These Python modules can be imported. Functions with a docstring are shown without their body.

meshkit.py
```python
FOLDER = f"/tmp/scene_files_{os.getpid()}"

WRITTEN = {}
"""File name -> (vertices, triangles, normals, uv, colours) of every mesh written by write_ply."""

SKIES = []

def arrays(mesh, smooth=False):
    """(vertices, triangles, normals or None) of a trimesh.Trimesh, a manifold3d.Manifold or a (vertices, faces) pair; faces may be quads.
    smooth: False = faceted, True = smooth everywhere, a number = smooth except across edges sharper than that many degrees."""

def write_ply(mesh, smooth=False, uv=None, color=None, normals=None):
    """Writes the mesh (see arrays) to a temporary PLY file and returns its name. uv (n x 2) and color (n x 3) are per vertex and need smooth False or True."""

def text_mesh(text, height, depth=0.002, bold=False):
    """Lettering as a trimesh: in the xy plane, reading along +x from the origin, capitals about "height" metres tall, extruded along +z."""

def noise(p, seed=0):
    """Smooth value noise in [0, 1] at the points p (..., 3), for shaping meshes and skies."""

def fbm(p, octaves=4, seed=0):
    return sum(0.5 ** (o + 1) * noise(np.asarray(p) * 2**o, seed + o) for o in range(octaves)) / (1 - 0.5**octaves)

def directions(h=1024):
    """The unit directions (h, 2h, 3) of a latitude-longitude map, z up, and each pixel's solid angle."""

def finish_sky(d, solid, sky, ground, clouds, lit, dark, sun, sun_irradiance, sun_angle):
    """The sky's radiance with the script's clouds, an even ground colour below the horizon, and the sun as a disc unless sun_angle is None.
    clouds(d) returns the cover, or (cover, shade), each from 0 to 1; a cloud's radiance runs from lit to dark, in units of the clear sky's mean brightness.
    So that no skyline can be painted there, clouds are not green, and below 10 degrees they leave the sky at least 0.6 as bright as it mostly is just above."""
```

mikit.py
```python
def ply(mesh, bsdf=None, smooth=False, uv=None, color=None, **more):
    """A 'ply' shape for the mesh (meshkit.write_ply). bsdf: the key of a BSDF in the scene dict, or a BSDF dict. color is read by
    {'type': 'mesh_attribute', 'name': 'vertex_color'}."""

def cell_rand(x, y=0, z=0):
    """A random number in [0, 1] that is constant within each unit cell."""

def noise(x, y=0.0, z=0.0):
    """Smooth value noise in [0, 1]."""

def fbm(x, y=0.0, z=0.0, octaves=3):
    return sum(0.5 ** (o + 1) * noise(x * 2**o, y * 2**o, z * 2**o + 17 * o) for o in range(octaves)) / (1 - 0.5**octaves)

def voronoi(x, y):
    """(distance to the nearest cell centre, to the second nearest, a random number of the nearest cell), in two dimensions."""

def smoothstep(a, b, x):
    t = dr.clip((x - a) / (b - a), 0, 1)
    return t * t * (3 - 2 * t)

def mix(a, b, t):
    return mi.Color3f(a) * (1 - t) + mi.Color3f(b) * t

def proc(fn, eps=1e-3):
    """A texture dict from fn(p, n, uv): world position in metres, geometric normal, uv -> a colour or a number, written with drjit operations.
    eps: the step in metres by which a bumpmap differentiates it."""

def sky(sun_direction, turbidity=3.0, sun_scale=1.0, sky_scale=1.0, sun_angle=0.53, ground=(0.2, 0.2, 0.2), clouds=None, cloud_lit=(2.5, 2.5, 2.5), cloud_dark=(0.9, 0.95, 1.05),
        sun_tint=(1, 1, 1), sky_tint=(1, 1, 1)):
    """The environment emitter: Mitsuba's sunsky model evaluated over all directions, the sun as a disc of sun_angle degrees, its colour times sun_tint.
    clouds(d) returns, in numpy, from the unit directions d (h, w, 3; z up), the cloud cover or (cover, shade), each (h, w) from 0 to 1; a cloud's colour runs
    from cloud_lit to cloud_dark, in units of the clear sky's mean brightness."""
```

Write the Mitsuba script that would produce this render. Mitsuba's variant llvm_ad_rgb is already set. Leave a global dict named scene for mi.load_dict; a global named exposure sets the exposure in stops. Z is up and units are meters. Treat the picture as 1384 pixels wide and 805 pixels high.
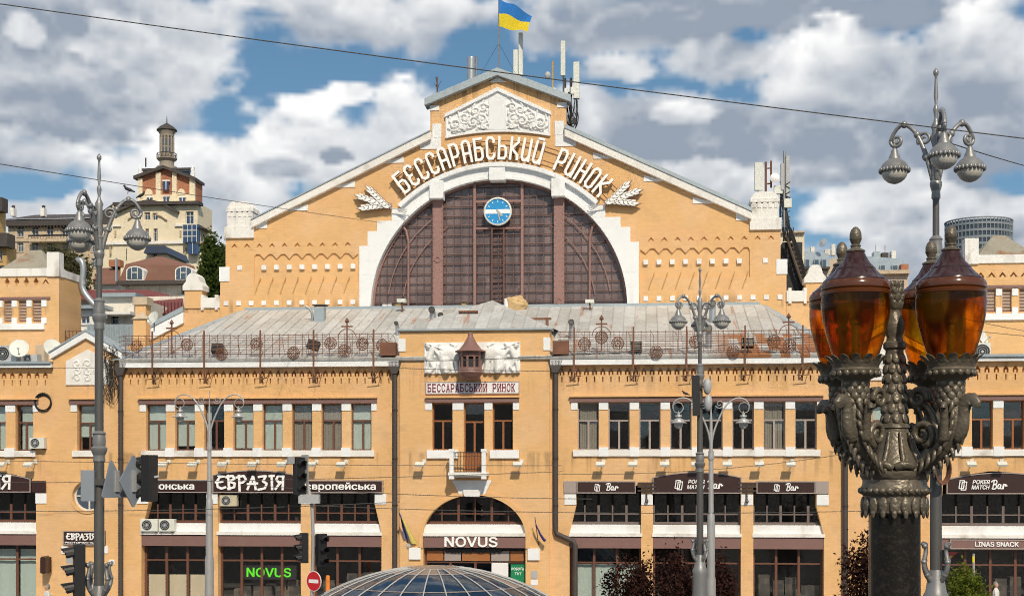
import math, random
import numpy as np, trimesh, mitsuba as mi, drjit as dr, manifold3d as m3
import mikit, meshkit
from mikit import proc, noise, fbm, voronoi, cell_rand, smoothstep, mix
from shapely.geometry import Polygon, LineString, Point, MultiPolygon, box as rect2
from shapely.ops import unary_union
from shapely import affinity

T = mi.ScalarTransform4f
scene, labels, used = {}, {}, set()
rnd = random.Random(7)
PI = math.pi

# ---------------------------------------------------------------- camera, sky, exposure
# World: the market's facade lies along X (its axis at X = 0), Y runs away from the square, Z is up.
FOC, YAW, HZ, EYE = 1900.0, math.radians(5.4), 635.0, (7.64, 0.0, 6.6)
scene['camera'] = {
    'type': 'perspective', 'fov': math.degrees(2 * math.atan(692 / FOC)), 'fov_axis': 'x',
    'near_clip': 0.1, 'far_clip': 6000.0, 'principal_point_offset_y': -(HZ - 402.5) / 805.0,
    'to_world': T().look_at(origin=list(EYE), target=[EYE[0] - math.sin(YAW), math.cos(YAW), EYE[2]], up=[0, 0, 1])}
SUN = (0.30, -1.0, 0.86)


# clouds over the market, far to near: azimuth, elevation, half width, half height (degrees), greyness at top and bottom
CLOUDS = [
    (-7.6, 17.9, 2.56, 1.14, 0.25, 0.35), (-12.1, 17.6, 6.02, 1.75, 0.20, 0.60), (-22.2, 16.2, 7.22, 3.01, 0.25, 0.75), (-0.0, 17.4, 5.72, 1.26, 0.25, 0.50), (4.1, 18.1, 12.04, 1.87, 0.40, 0.80),
    (8.4, 17.4, 6.02, 0.78, 0.80, 0.95), (-22.7, 13.3, 6.92, 1.87, 0.55, 0.90), (-24.6, 11.8, 3.61, 1.35, 0.35, 0.60), (-21.6, 16.2, 2.11, 1.26, 0.10, 0.30), (-24.3, 16.4, 0.78, 1.02, 0.00, 0.20),
    (-19.1, 15.0, 2.71, 1.35, 0.40, 0.70), (-0.6, 15.9, 1.66, 0.60, 0.30, 0.40), (3.5, 16.3, 2.71, 1.14, 0.15, 0.40), (7.6, 15.7, 3.91, 1.99, 0.10, 0.35), (13.2, 15.6, 3.61, 2.86, 0.05, 0.40),
    (11.0, 14.6, 3.91, 1.81, 0.30, 0.60), (-0.3, 13.6, 3.91, 1.44, 0.25, 0.55), (5.3, 12.5, 9.03, 1.99, 0.50, 0.85), (12.3, 12.3, 5.12, 2.26, 0.50, 0.80), (7.6, 13.1, 4.21, 1.08, 0.55, 0.75),
    (1.6, 14.1, 1.32, 0.45, 0.00, 0.10), (-2.1, 14.3, 1.81, 0.78, 0.25, 0.40), (2.6, 11.0, 4.51, 1.32, 0.30, 0.60), (9.3, 9.9, 4.51, 1.32, 0.10, 0.50), (13.4, 9.5, 2.71, 1.50, 0.10, 0.40),
    (6.7, 8.5, 3.31, 0.84, 0.50, 0.75), (9.3, 8.1, 2.11, 0.72, 0.30, 0.60), (12.3, 8.1, 3.61, 1.20, 0.30, 0.50), (-19.9, 11.5, 3.61, 1.99, 0.00, 0.45), (-18.4, 12.6, 1.50, 0.90, 0.00, 0.25),
    (-24.3, 9.8, 3.91, 1.08, 0.15, 0.40), (-21.3, 9.6, 5.12, 1.20, 0.20, 0.40), (-15.7, 11.6, 3.31, 2.26, 0.05, 0.40), (-13.3, 12.6, 4.21, 3.01, 0.00, 0.40), (-10.6, 13.3, 2.71, 2.11, 0.00, 0.35),
    (-12.1, 14.6, 1.26, 0.78, 0.00, 0.12), (-9.5, 13.7, 1.66, 1.14, 0.02, 0.20), (-17.1, 10.9, 2.11, 1.20, 0.05, 0.30), (-13.5, 14.2, 1.81, 0.90, 0.00, 0.10), (-14.6, 11.7, 1.81, 0.66, 0.55, 0.85),
    (-12.5, 12.4, 0.90, 0.45, 0.75, 0.95), (-11.8, 11.1, 3.91, 1.20, 0.30, 0.55), (-15.6, 9.8, 4.82, 1.50, 0.15, 0.40), (-5.2, 10.0, 12.04, 2.41, 0.30, 0.50), (-19.9, 6.8, 15.05, 3.31, 0.20, 0.50),
    (3.8, 6.4, 9.03, 1.81, 0.30, 0.50),
]


def clouds(d):
    az = np.degrees(np.arctan2(d[..., 0], d[..., 1]))
    el = np.degrees(np.arcsin(np.clip(d[..., 2], -1, 1)))

    def billow(q, f, n, seed):
        s, a, t = 0, 1.0, 0
        for o in range(n):
            v = meshkit.noise(q * f * 2 ** o + o * 3.7, seed + o)
            s, t = s + a * np.abs(2 * v - 1), t + a
            a *= .58
        return s / t

    warp = np.stack([meshkit.fbm(d * 20, 4, k) for k in (41, 52, 63)], -1) - .5
    q = (d + warp * .03) * np.array([1, 1, 1.25])
    puff = billow(q, 17, 6, 11)
    soft = meshkit.fbm(q * 10, 6, 5)
    A = az + (meshkit.fbm(d * 12, 4, 71) - .5) * 2.0
    E = el + (meshkit.fbm(d * 12, 4, 81) - .5) * 1.5
    # generic broken cloud all over the sky
    cover = np.clip((soft + .25 * (.5 - puff) - .50) / .12, 0, 1)
    cover = cover * cover * (3 - 2 * cover)
    shade = .45 + (soft - .5) * 1.2 + (puff - .3) * .8
    # the clouds over the market, far to near
    inside = np.clip(1 - (np.abs(az + 5.4) - 24) / 14, 0, 1) * np.clip(1 - (el - 24) / 10, 0, 1)
    cover = cover * (1 - inside)
    for i, (a, e, ra, re, top, bot) in enumerate(CLOUDS):
        x, y = (A - a) / (ra * 1.1), (E - e) / (re * 1.1)
        r = np.sqrt(x * x + y * y)
        n = .80 - r + 1.1 * (.31 - puff) + 1.2 * (soft - .5)
        c = np.clip((n + .05) / .30, 0, 1)
        c = c * c * (3 - 2 * c) * inside
        t = np.clip(.5 - .5 * y, 0, 1)
        s = .30 + 1.2 * (top + (bot - top) * t) + 1.6 * (puff - .31) + 1.1 * (soft - .5)
        shade = shade * (1 - c) + s * c
        cover = cover + (1 - cover) * c
    return cover, np.clip(shade, 0, 1)


scene['sky'] = mikit.sky(SUN, turbidity=3.0, clouds=clouds, cloud_lit=(4.7, 4.68, 4.6), cloud_dark=(1.38, 1.62, 1.98), ground=(.04, .04, .04),
                         sun_tint=(.98, 1.06, 1.16), sky_tint=(.96, 1.15, 1.16))
exposure = 1.36


# ---------------------------------------------------------------- where a point stands
def on(px, py, y):
    """The point of the plane Y = y that the photograph shows at (px, py); used to survey the place."""
    a = (px - 692) / FOC
    t = y / (math.cos(YAW) + math.sin(YAW) * a)
    return EYE[0] + t * (math.cos(YAW) * a - math.sin(YAW)), EYE[2] + (HZ - py) / FOC * t


def at(px, py, t):
    """The point at depth t."""
    a = (px - 692) / FOC * t
    return np.array([EYE[0] + a * math.cos(YAW) - t * math.sin(YAW), a * math.sin(YAW) + t * math.cos(YAW), EYE[2] + (HZ - py) / FOC * t])


# ---------------------------------------------------------------- mesh helpers
BF = np.array([[0, 2, 1], [0, 3, 2], [4, 5, 6], [4, 6, 7], [0, 1, 5], [0, 5, 4], [1, 2, 6], [1, 6, 5], [2, 3, 7], [2, 7, 6], [3, 0, 4], [3, 4, 7]])


def tube_vf(pts, rad, n=8, flat=1.0):
    P = np.asarray(pts, float)
    R = np.broadcast_to(np.asarray(rad, float), len(P))
    tg = np.gradient(P, axis=0)
    tg /= np.linalg.norm(tg, axis=1, keepdims=True) + 1e-12
    u = np.cross(tg[0], [0, 0, 1.0])
    if np.linalg.norm(u) < .05:
        u = np.cross(tg[0], [0, 1.0, 0])
    u /= np.linalg.norm(u)
    an = np.arange(n) / n * 2 * PI
    rings = []
    for k in range(len(P)):
        u = u - tg[k] * (u @ tg[k])
        u /= np.linalg.norm(u) + 1e-12
        w = np.cross(tg[k], u)
        rings.append(P[k] + R[k] * (np.cos(an)[:, None] * u + np.sin(an)[:, None] * w * flat))
    v = np.vstack(rings + [P[:1], P[-1:]])
    f, m = [], len(P)
    for k in range(m - 1):
        for j in range(n):
            a, b = k * n + j, k * n + (j + 1) % n
            f += [[a, b, b + n], [a, b + n, a + n]]
    for j in range(n):
        f += [[m * n, (j + 1) % n, j], [m * n + 1, (m - 1) * n + j, (m - 1) * n + (j + 1) % n]]
    return v, np.array(f)


def lathe_vf(prof, n=24, c=(0, 0, 0)):
    p = np.asarray(prof, float)
    an = np.arange(n) / n * 2 * PI
    v = np.stack([np.outer(p[:, 0], np.cos(an)), np.outer(p[:, 0], np.sin(an)), np.outer(p[:, 1], np.ones(n))], -1).reshape(-1, 3) + np.asarray(c, float)
    f = []
    for k in range(len(p) - 1):
        for j in range(n):
            a, b = k * n + j, k * n + (j + 1) % n
            if p[k, 0] > 1e-6:
                f.append([a, b, b + n])
            if p[k + 1, 0] > 1e-6:
                f.append([a, b + n, a + n])
    return v, np.array(f)


_ico = {s: trimesh.creation.icosphere(subdivisions=s) for s in (1, 2, 3)}


def rotz(a):
    c, s = math.cos(a), math.sin(a)
    return np.array([[c, -s, 0], [s, c, 0], [0, 0, 1.0]])


def roty(a):
    c, s = math.cos(a), math.sin(a)
    return np.array([[c, 0, s], [0, 1.0, 0], [-s, 0, c]])


def rotx(a):
    c, s = math.cos(a), math.sin(a)
    return np.array([[1.0, 0, 0], [0, c, -s], [0, s, c]])


class MB:
    """Collects pieces of one mesh."""

    def __init__(s):
        s.v, s.f, s.n = [], [], 0

    def add(s, vf, m=None, o=None):
        if isinstance(vf, trimesh.Trimesh):
            vf = (vf.vertices, vf.faces)
        v, f = np.asarray(vf[0], float), np.asarray(vf[1], int)
        if m is not None:
            v = v @ np.asarray(m).T
        if o is not None:
            v = v + np.asarray(o, float)
        s.v.append(v)
        s.f.append(f + s.n)
        s.n += len(v)
        return s

    def box(s, x0, x1, y0, y1, z0, z1, m=None, o=None):
        v = np.array([[x0, y0, z0], [x1, y0, z0], [x1, y1, z0], [x0, y1, z0], [x0, y0, z1], [x1, y0, z1], [x1, y1, z1], [x0, y1, z1]], float)
        return s.add((v, BF), m, o)

    def tube(s, pts, r, n=8, flat=1.0, m=None, o=None):
        return s.add(tube_vf(pts, r, n, flat), m, o)

    def lathe(s, prof, n=24, c=(0, 0, 0), m=None, o=None):
        return s.add(lathe_vf(prof, n, c), m, o)

    def ball(s, c, r, sub=2, m=None):
        v = _ico[sub].vertices * np.broadcast_to(np.asarray(r, float), 3)
        if m is not None:
            v = v @ np.asarray(m).T
        return s.add((v + np.asarray(c, float), _ico[sub].faces))

    def prism(s, poly, y0, y1):
        """A polygon of the XZ plane, from y0 (front) to y1."""
        for g in getattr(poly, 'geoms', [poly]):
            if g.is_empty or g.area < 1e-7 or g.geom_type != 'Polygon':
                continue
            t = trimesh.creation.extrude_polygon(g, y1 - y0, engine='earcut')
            s.add((np.stack([t.vertices[:, 0], y1 - t.vertices[:, 2], t.vertices[:, 1]], 1), t.faces))
        return s

    def slab(s, poly, z0, z1):
        """A polygon of the XY plane, from z0 to z1."""
        for g in getattr(poly, 'geoms', [poly]):
            t = trimesh.creation.extrude_polygon(g, z1 - z0, engine='earcut')
            s.add((t.vertices + [0, 0, z0], t.faces))
        return s

    def pieces(s):
        n = 0
        for v, f in zip(s.v, s.f):
            yield v, f - n, n
            n += len(v)

    def done(s):
        return np.vstack(s.v), np.vstack(s.f)


def unique(name):
    k, i = name, 0
    while k in used:
        i += 1
        k = f'{name}_{i:03d}'
    used.add(k)
    return k


def thing(name, label, cat, group=None):
    k = unique(name)
    labels[k] = {'label': label, 'category': cat}
    if group:
        labels[k]['group'] = group
    return k


def put(key, mb, mat, smooth=False, label=None, stuff=False):
    mesh = mb.done() if isinstance(mb, MB) else mb
    if smooth not in (False, True):
        mesh = trimesh.Trimesh(np.asarray(mesh[0]), np.asarray(mesh[1]), process=False) if isinstance(mesh, tuple) else mesh
    scene[key] = mikit.ply(mesh, mat, smooth=smooth)
    if stuff:
        labels.setdefault(key, {})['kind'] = 'stuff'
    if label:
        labels.setdefault(key, {})['label'] = label
    return key


def part(par, name, mb, mat, smooth=False, label=None, stuff=False):
    return put(unique(par + '__' + name), mb, mat, smooth, label, stuff)


def struct(name, mb, mat, smooth=False):
    put(unique(name), mb, mat, smooth)
    labels[name] = {'kind': 'structure', 'label': name.replace('_', ' '), 'category': name.replace('_', ' ')}


def B(x0, x1, y0, y1, z0, z1):
    return MB().box(x0, x1, y0, y1, z0, z1)


def place_all(mb, key, mat, **k):
    return put(key, mb, mat, **k)


def spiral(cx, cz, r0, r1, a0, turns, n=26):
    t = np.linspace(0, 1, n)
    r, a = r0 + (r1 - r0) * t, a0 + turns * 2 * PI * t
    return np.stack([cx + r * np.cos(a), cz + r * np.sin(a)], 1)


def arcpts(cx, cz, r, a0, a1, n=24):
    a = np.linspace(a0, a1, n)
    return np.stack([cx + r * np.cos(a), cz + r * np.sin(a)], 1)


def xz(p2, y):
    p2 = np.asarray(p2, float)
    return np.stack([p2[:, 0], np.full(len(p2), y), p2[:, 1]], 1)


def smooth_path(pts, n=24):
    from scipy.interpolate import CubicSpline
    pts = np.asarray(pts, float)
    s = np.concatenate([[0], np.cumsum(np.linalg.norm(np.diff(pts, axis=0), axis=1))])
    return CubicSpline(s, pts)(np.linspace(0, s[-1], n))


def text_vf(text, height, depth=.03, bold=True, width=None, slant=0.0):
    m = meshkit.text_mesh(text, height, depth, bold)
    v = np.array(m.vertices)
    v[:, 0] -= v[:, 0].min()
    if width:
        v[:, 0] *= width / v[:, 0].max()
    v[:, 0] += slant * v[:, 1]
    return v, np.array(m.faces)


def text_on_wall(mb, text, x, y, z, height, width=None, depth=.03, bold=True, slant=0.0):
    """Lettering from x to x + width, its baseline at z, standing out from the plane Y = y towards the square."""
    v, f = text_vf(text, height, depth, bold, width, slant)
    return mb.add((np.stack([x + v[:, 0], y - v[:, 2], z + v[:, 1]], 1), f))


# ---------------------------------------------------------------- materials
def P(c, rough=.6, **k):
    col = c if isinstance(c, dict) else {'type': 'rgb', 'value': list(c)}
    return {'type': 'principled', 'base_color': col, 'roughness': rough, **k}


def mat(name, d, bump=None, scale=.01, eps=2e-3, two=True):
    if bump is not None:
        d = {'type': 'bumpmap', 'tex': proc(bump, eps), 'scale': scale, 'bsdf': d}
    scene[name] = {'type': 'twosided', 'b': d} if two else d


def paint(c, var=.10, streak=.10, brick=.0, f=.55, dirt=(.25, .2, .14), dirt_amt=.12):
    c, dirt = [float(q) for q in c], [float(q) for q in dirt]

    def fn(p, n, uv):
        big = fbm(p.x * f, p.y * f, p.z * f, 4)
        fine = noise(p.x * 9, p.y * 9, p.z * 9)
        st = noise(p.x * 5.0, p.y * 5.0, p.z * .45)
        v = 1 + var * 2 * (big - .5) + .02 * (fine - .5) - streak * smoothstep(.62, .95, st) * noise(p.x * .8, p.y, p.z * .8)
        if brick:
            row = p.z / .085
            t = row - dr.floor(row)
            v *= 1 - brick * (1 - smoothstep(.0, .22, t)) + .5 * brick * (cell_rand(dr.floor(row), dr.floor(p.x / .27 + .5 * cell_rand(dr.floor(row)))) - .5)
        k = smoothstep(.58, .8, fbm(p.x * 1.3 + 7, p.y * 1.3, p.z * .7, 4)) * dirt_amt
        return mix(mi.Color3f(*c), mi.Color3f(*dirt), k) * v
    return proc(fn)


def brick_bump(p, n, uv):
    row = p.z / .085
    t = row - dr.floor(row)
    col = p.x / .27 + .5 * dr.floor(row)
    u = col - dr.floor(col)
    return dr.minimum(smoothstep(0, .2, t), smoothstep(0, .07, u)) + .4 * noise(p.x * 3, p.y * 3, p.z * 3)


def rough_bump(p, n, uv):
    return fbm(p.x * 4, p.y * 4, p.z * 4, 2)


def wall_fn(p, n, uv):
    big, mid = fbm(p.x * .35, p.y * .35, p.z * .5, 4), fbm(p.x * 1.7 + 9, p.y, p.z * 1.7, 3)
    row = p.z / .085
    t = row - dr.floor(row)
    br = cell_rand(dr.floor(row), dr.floor(p.x / .27 + .5 * dr.floor(row)))
    v = 1 + .12 * (big - .5) + .07 * (mid - .5) + .07 * (br - .5) - .12 * (1 - smoothstep(.0, .25, t))
    c = mix(mi.Color3f(.67, .405, .180), mi.Color3f(.68, .425, .215), smoothstep(.45, .65, fbm(p.x * .8, p.y, p.z * .6 + 4, 3)))
    # repainted patches, rain streaks below cornices and sills, dark drips under the pediment's cap
    patch = smoothstep(.63, .66, fbm(p.x * .55 + 3, 1.0, p.z * .75, 3))
    c = mix(c, mi.Color3f(.69, .40, .20), .45 * patch)
    st = noise(p.x * 4.5, 2.0, p.z * .25) * .65 + noise(p.x * 13, 5.0, p.z * .5) * .35
    cap = 27.1 - dr.abs(p.x) * .375
    run = dr.maximum(smoothstep(9.6, 11.3, p.z) * smoothstep(11.4, 11.3, p.z), smoothstep(5.9, 7.2, p.z) * smoothstep(7.5, 7.3, p.z))
    run = dr.maximum(run, smoothstep(15.9, 15.2, p.z) * smoothstep(14.9, 15.0, p.z))
    run = dr.maximum(run, 1.3 * smoothstep(1.1, .0, cap - p.z) * smoothstep(23., 23.5, p.z))
    c = mix(c, mi.Color3f(.34, .20, .095), dr.clip(run, 0, 1.3) * smoothstep(.50, .76, st) * .7)
    c = mix(c, mi.Color3f(.45, .29, .15), 0.2 * smoothstep(.60, .8, fbm(p.x * 2.2, 3.0, p.z * 2.0, 4)))
    return c * v


mat('m_wall', P(proc(wall_fn), .75), brick_bump, .003, 4e-3)
mat('m_wall_trim', P(paint((.67, .405, .185), .06, .10), .75))
mat('m_white', P(paint((.735, .75, .765), .05, .12, dirt=(.50, .46, .40), dirt_amt=.35), .7), rough_bump, .002)
mat('m_white_worn', P(paint((.72, .70, .67), .10, .25, dirt=(.33, .28, .23), dirt_amt=.6, f=1.2), .8), rough_bump, .004)
mat('m_relief', P(paint((.74, .74, .735), .05, .05, dirt=(.40, .36, .31), dirt_amt=.5, f=3.5), .75))
mat('m_cream', P(paint((.68, .595, .44), .05, .06), .8))
mat('m_stone_beige', P(paint((.50, .40, .29), .09, .10, .10, dirt=(.28, .22, .16), dirt_amt=.4), .85))
mat('m_stone_pink', P(paint((.56, .44, .35), .10, .08), .85))
mat('m_brick_red', P(paint((.36, .15, .085), .18, .08, .22, dirt=(.2, .1, .06)), .85))
mat('m_plaster_old', P(paint((.66, .62, .55), .16, .25, dirt=(.34, .28, .2), dirt_amt=.7, f=1.3), .85))
mat('m_ochre_dull', P(paint((.46, .30, .13), .12, .15), .85))


def roof_fn(p, n, uv):
    big = fbm(p.x * .5, p.y * .5, p.z, 4)
    sx = (p.x + 40.15) / .55
    sheet = cell_rand(dr.floor(sx), dr.floor(p.y / 2.1 + .37 * dr.floor(sx)))
    c = mix(mi.Color3f(.36, .355, .335), mi.Color3f(.50, .50, .49), .75 * sheet + .5 * (big - .2))
    run = noise(p.x * 5.5, p.y * .6, 3.0)
    r = smoothstep(.70, .86, fbm(p.x * 4.0, p.y * .45, 5.0, 4) + .14 * (run - .5)) * .7
    r = dr.maximum(r, smoothstep(.0, .9, (p.x - 10.2) / 2) * smoothstep(66.6, 66.3, p.y) * smoothstep(.34, .42, noise(dr.floor(sx * 1.3) * 2.7, p.y * .8, 9.0)) * .98)
    seam = smoothstep(.10, .0, dr.abs(sx - dr.round(sx)))
    return mix(c, mi.Color3f(.36, .15, .06), r) * (.9 + .2 * noise(p.x * 7, p.y * 7)) * (1 - .2 * seam)


mat('m_roof', P(proc(roof_fn), .55, metallic=.15))
mat('m_zinc', P(paint((.34, .395, .43), .10, .12, dirt=(.3, .25, .2), dirt_amt=.3), .45, metallic=.3))
mat('m_roof_dark', P(paint((.055, .045, .042), .15, .1), .6))
mat('m_roof_brown', P(paint((.16, .075, .05), .10, .0, .12), .75))
mat('m_roof_red', P(paint((.14, .035, .03), .12, .08), .6))
mat('m_roof_mossy', P(paint((.27, .25, .20), .2, .2, dirt=(.24, .12, .06), dirt_amt=.9, f=1.0), .8))
mat('m_brown', P(paint((.19, .105, .095), .08, .10), .5))
mat('m_sign_dark', P((.035, .014, .012), .4))
mat('m_frame', P((.13, .055, .035), .45))
mat('m_frame_dark', P((.05, .032, .028), .45))
mat('m_frame_orange', P((.26, .095, .03), .45))
mat('m_frame_white', P((.62, .60, .56), .45))
mat('m_frame_mezz', P((.15, .115, .105), .5))
mat('m_frame_grey', P((.32, .27, .25), .5))
mat('m_arch_iron', P(paint((.26, .145, .128), .12, .15), .55))
mat('m_rust', P(paint((.17, .075, .045), .3, .1, dirt=(.08, .05, .04), dirt_amt=.7, f=2.5), .8))
mat('m_iron', P((.030, .027, .026), .5, metallic=.3))
mat('m_lantern', P(paint((.22, .115, .098), .12, .2), .5))
mat('m_black', P((.014, .014, .015), .45))
mat('m_rubber', P((.02, .02, .02), .6))
mat('m_tarp', P(paint((.52, .36, .18), .2, .0, f=4), .8))
mat('m_dome_rib', P((.40, .40, .40), .45))
mat('m_wire', P((.07, .065, .06), .7))
mat('m_led_green', P((.13, .86, .02), .4))
mat('m_stone_grey', P(paint((.30, .26, .215), .12, .10), .85))
mat('m_pole', P(paint((.25, .25, .25), .15, .2, dirt=(.14, .12, .11), dirt_amt=.6, f=1.5), .42, metallic=.45))
mat('m_pole_dark', P(paint((.10, .098, .096), .12, .15), .5, metallic=.3))
mat('m_pole_light', P(paint((.40, .40, .40), .1, .1), .45, metallic=.3))
mat('m_galv', P(paint((.42, .44, .46), .12, .1), .35, metallic=.6))
mat('m_opal', P((.52, .50, .45), .4))
mat('m_plastic_pale', P(paint((.62, .63, .58), .05, .06), .45))
mat('m_plastic_grey', P((.38, .39, .40), .5))
mat('m_sign_back', P((.27, .30, .34), .45, metallic=.35))
mat('m_red_paint', P((.55, .02, .025), .4))
mat('m_pure_white', P((.82, .82, .82), .45))
mat('m_letter_face', P((.84, .83, .81), .45))
mat('m_letter_side', P((.24, .17, .13), .6))
mat('m_wood_letter', P((.17, .022, .035), .5))
mat('m_board_white', P((.74, .73, .74), .5))
mat('m_blue_clock', P((.02, .26, .58), .35))
mat('m_curtain_green', P((.36, .44, .41), .8))
mat('m_curtain_beige', P((.50, .44, .32), .85))
mat('m_blind_dark', P((.20, .19, .16), .8))
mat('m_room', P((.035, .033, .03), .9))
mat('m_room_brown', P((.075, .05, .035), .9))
mat('m_goods', P(proc(lambda p, n, uv: mix(mi.Color3f(.03, .03, .03), mi.Color3f(.16, .13, .10), cell_rand(dr.floor(p.x * 5), dr.floor(p.z * 4), 1.) * noise(p.x * 3, p.z * 3))), .7))
mat('m_wood_panel', P(paint((.32, .12, .035), .12, .0), .5))
mat('m_green_poster', P((.01, .20, .085), .4))
mat('m_orange', P((.75, .22, .03), .5))
mat('m_flag_blue', P((.02, .17, .52), .8))
mat('m_flag_yellow', P((.72, .55, .02), .8))
mat('m_flag_pale_blue', P((.22, .22, .50), .8))
mat('m_flag_pale_yellow', P((.62, .52, .14), .8))
mat('m_flag_navy', P((.03, .025, .16), .8))
mat('m_bird', P((.03, .03, .035), .7))
mat('m_bronze', P(paint((.14, .118, .088), .3, .25, dirt=(.024, .02, .016), dirt_amt=.9, f=6), .42, metallic=.35), lambda p, n, uv: fbm(p.x * 38, p.y * 38, p.z * 38, 2), .007)


def granite_fn(p, n, uv):
    a = noise(p.x * 75, p.y * 75, p.z * 75)
    b = fbm(p.x * 22, p.y * 22, p.z * 22, 3)
    return mix(mi.Color3f(.012, .011, .010), mi.Color3f(.045, .038, .03), smoothstep(.5, .95, a) * .4 + smoothstep(.5, .8, b) * .45)


mat('m_granite', P(proc(granite_fn), .14, specular=.6))
mat('m_amber_hood', P((.030, .008, .006), .18, specular=.5, clearcoat=.25, clearcoat_gloss=.95))
mat('m_amber_band', P((.09, .026, .007), .15, specular=.5, clearcoat=.3, clearcoat_gloss=.95))
scene['m_amber_glass'] = {'type': 'blendbsdf', 'weight': .26,
                          'a': {'type': 'thindielectric', 'int_ior': 1.45, 'specular_transmittance': {'type': 'rgb', 'value': [.53, .27, .03]}},
                          'b': {'type': 'principledthin', 'base_color': proc(lambda p, n, uv: mix(mi.Color3f(.62, .33, .025), mi.Color3f(.22, .075, .006), smoothstep(.40, .60, fbm(p.x * 7, p.y * 7, p.z * 3.0, 3)))),
                                'roughness': .3, 'spec_trans': .35, 'diff_trans': 1.3, 'eta': 1.5}}
scene['m_glass'] = {'type': 'thindielectric', 'int_ior': 1.5}
scene['m_glass_grey'] = {'type': 'thindielectric', 'int_ior': 1.5, 'specular_transmittance': {'type': 'rgb', 'value': [.5, .52, .52]}}
mat('m_glass_far', P((.06, .085, .12), .08, specular=.8))
mat('m_canopy', P((.035, .05, .085), .45))
mat('m_glass_tower', P((.04, .055, .075), .12))
mat('m_tower_band', P((.20, .23, .26), .5))
mat('m_glass_blue', P((.025, .05, .12), .08, specular=.9))
mat('m_dome_glass', P((.012, .026, .05), .06, specular=.55))
mat('m_dome_tan', P(paint((.20, .15, .12), .2, .0), .3))


def arch_fn(p, n, uv):
    cx, cz = dr.floor((p.x + 20) / .42), dr.floor((p.z - 15) / .57)
    k = cell_rand(cx, cz, 5.)
    c = mix(mi.Color3f(.095, .068, .068), mi.Color3f(.17, .122, .118), k * .7 + .5 * fbm(p.x * .5, p.z * .7, 2., 3))
    fold = noise(p.x * 2.6 + .7 * noise(p.x, p.z * .6), p.z * .22, 4.)
    return c * (.55 + .9 * fold)


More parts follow.
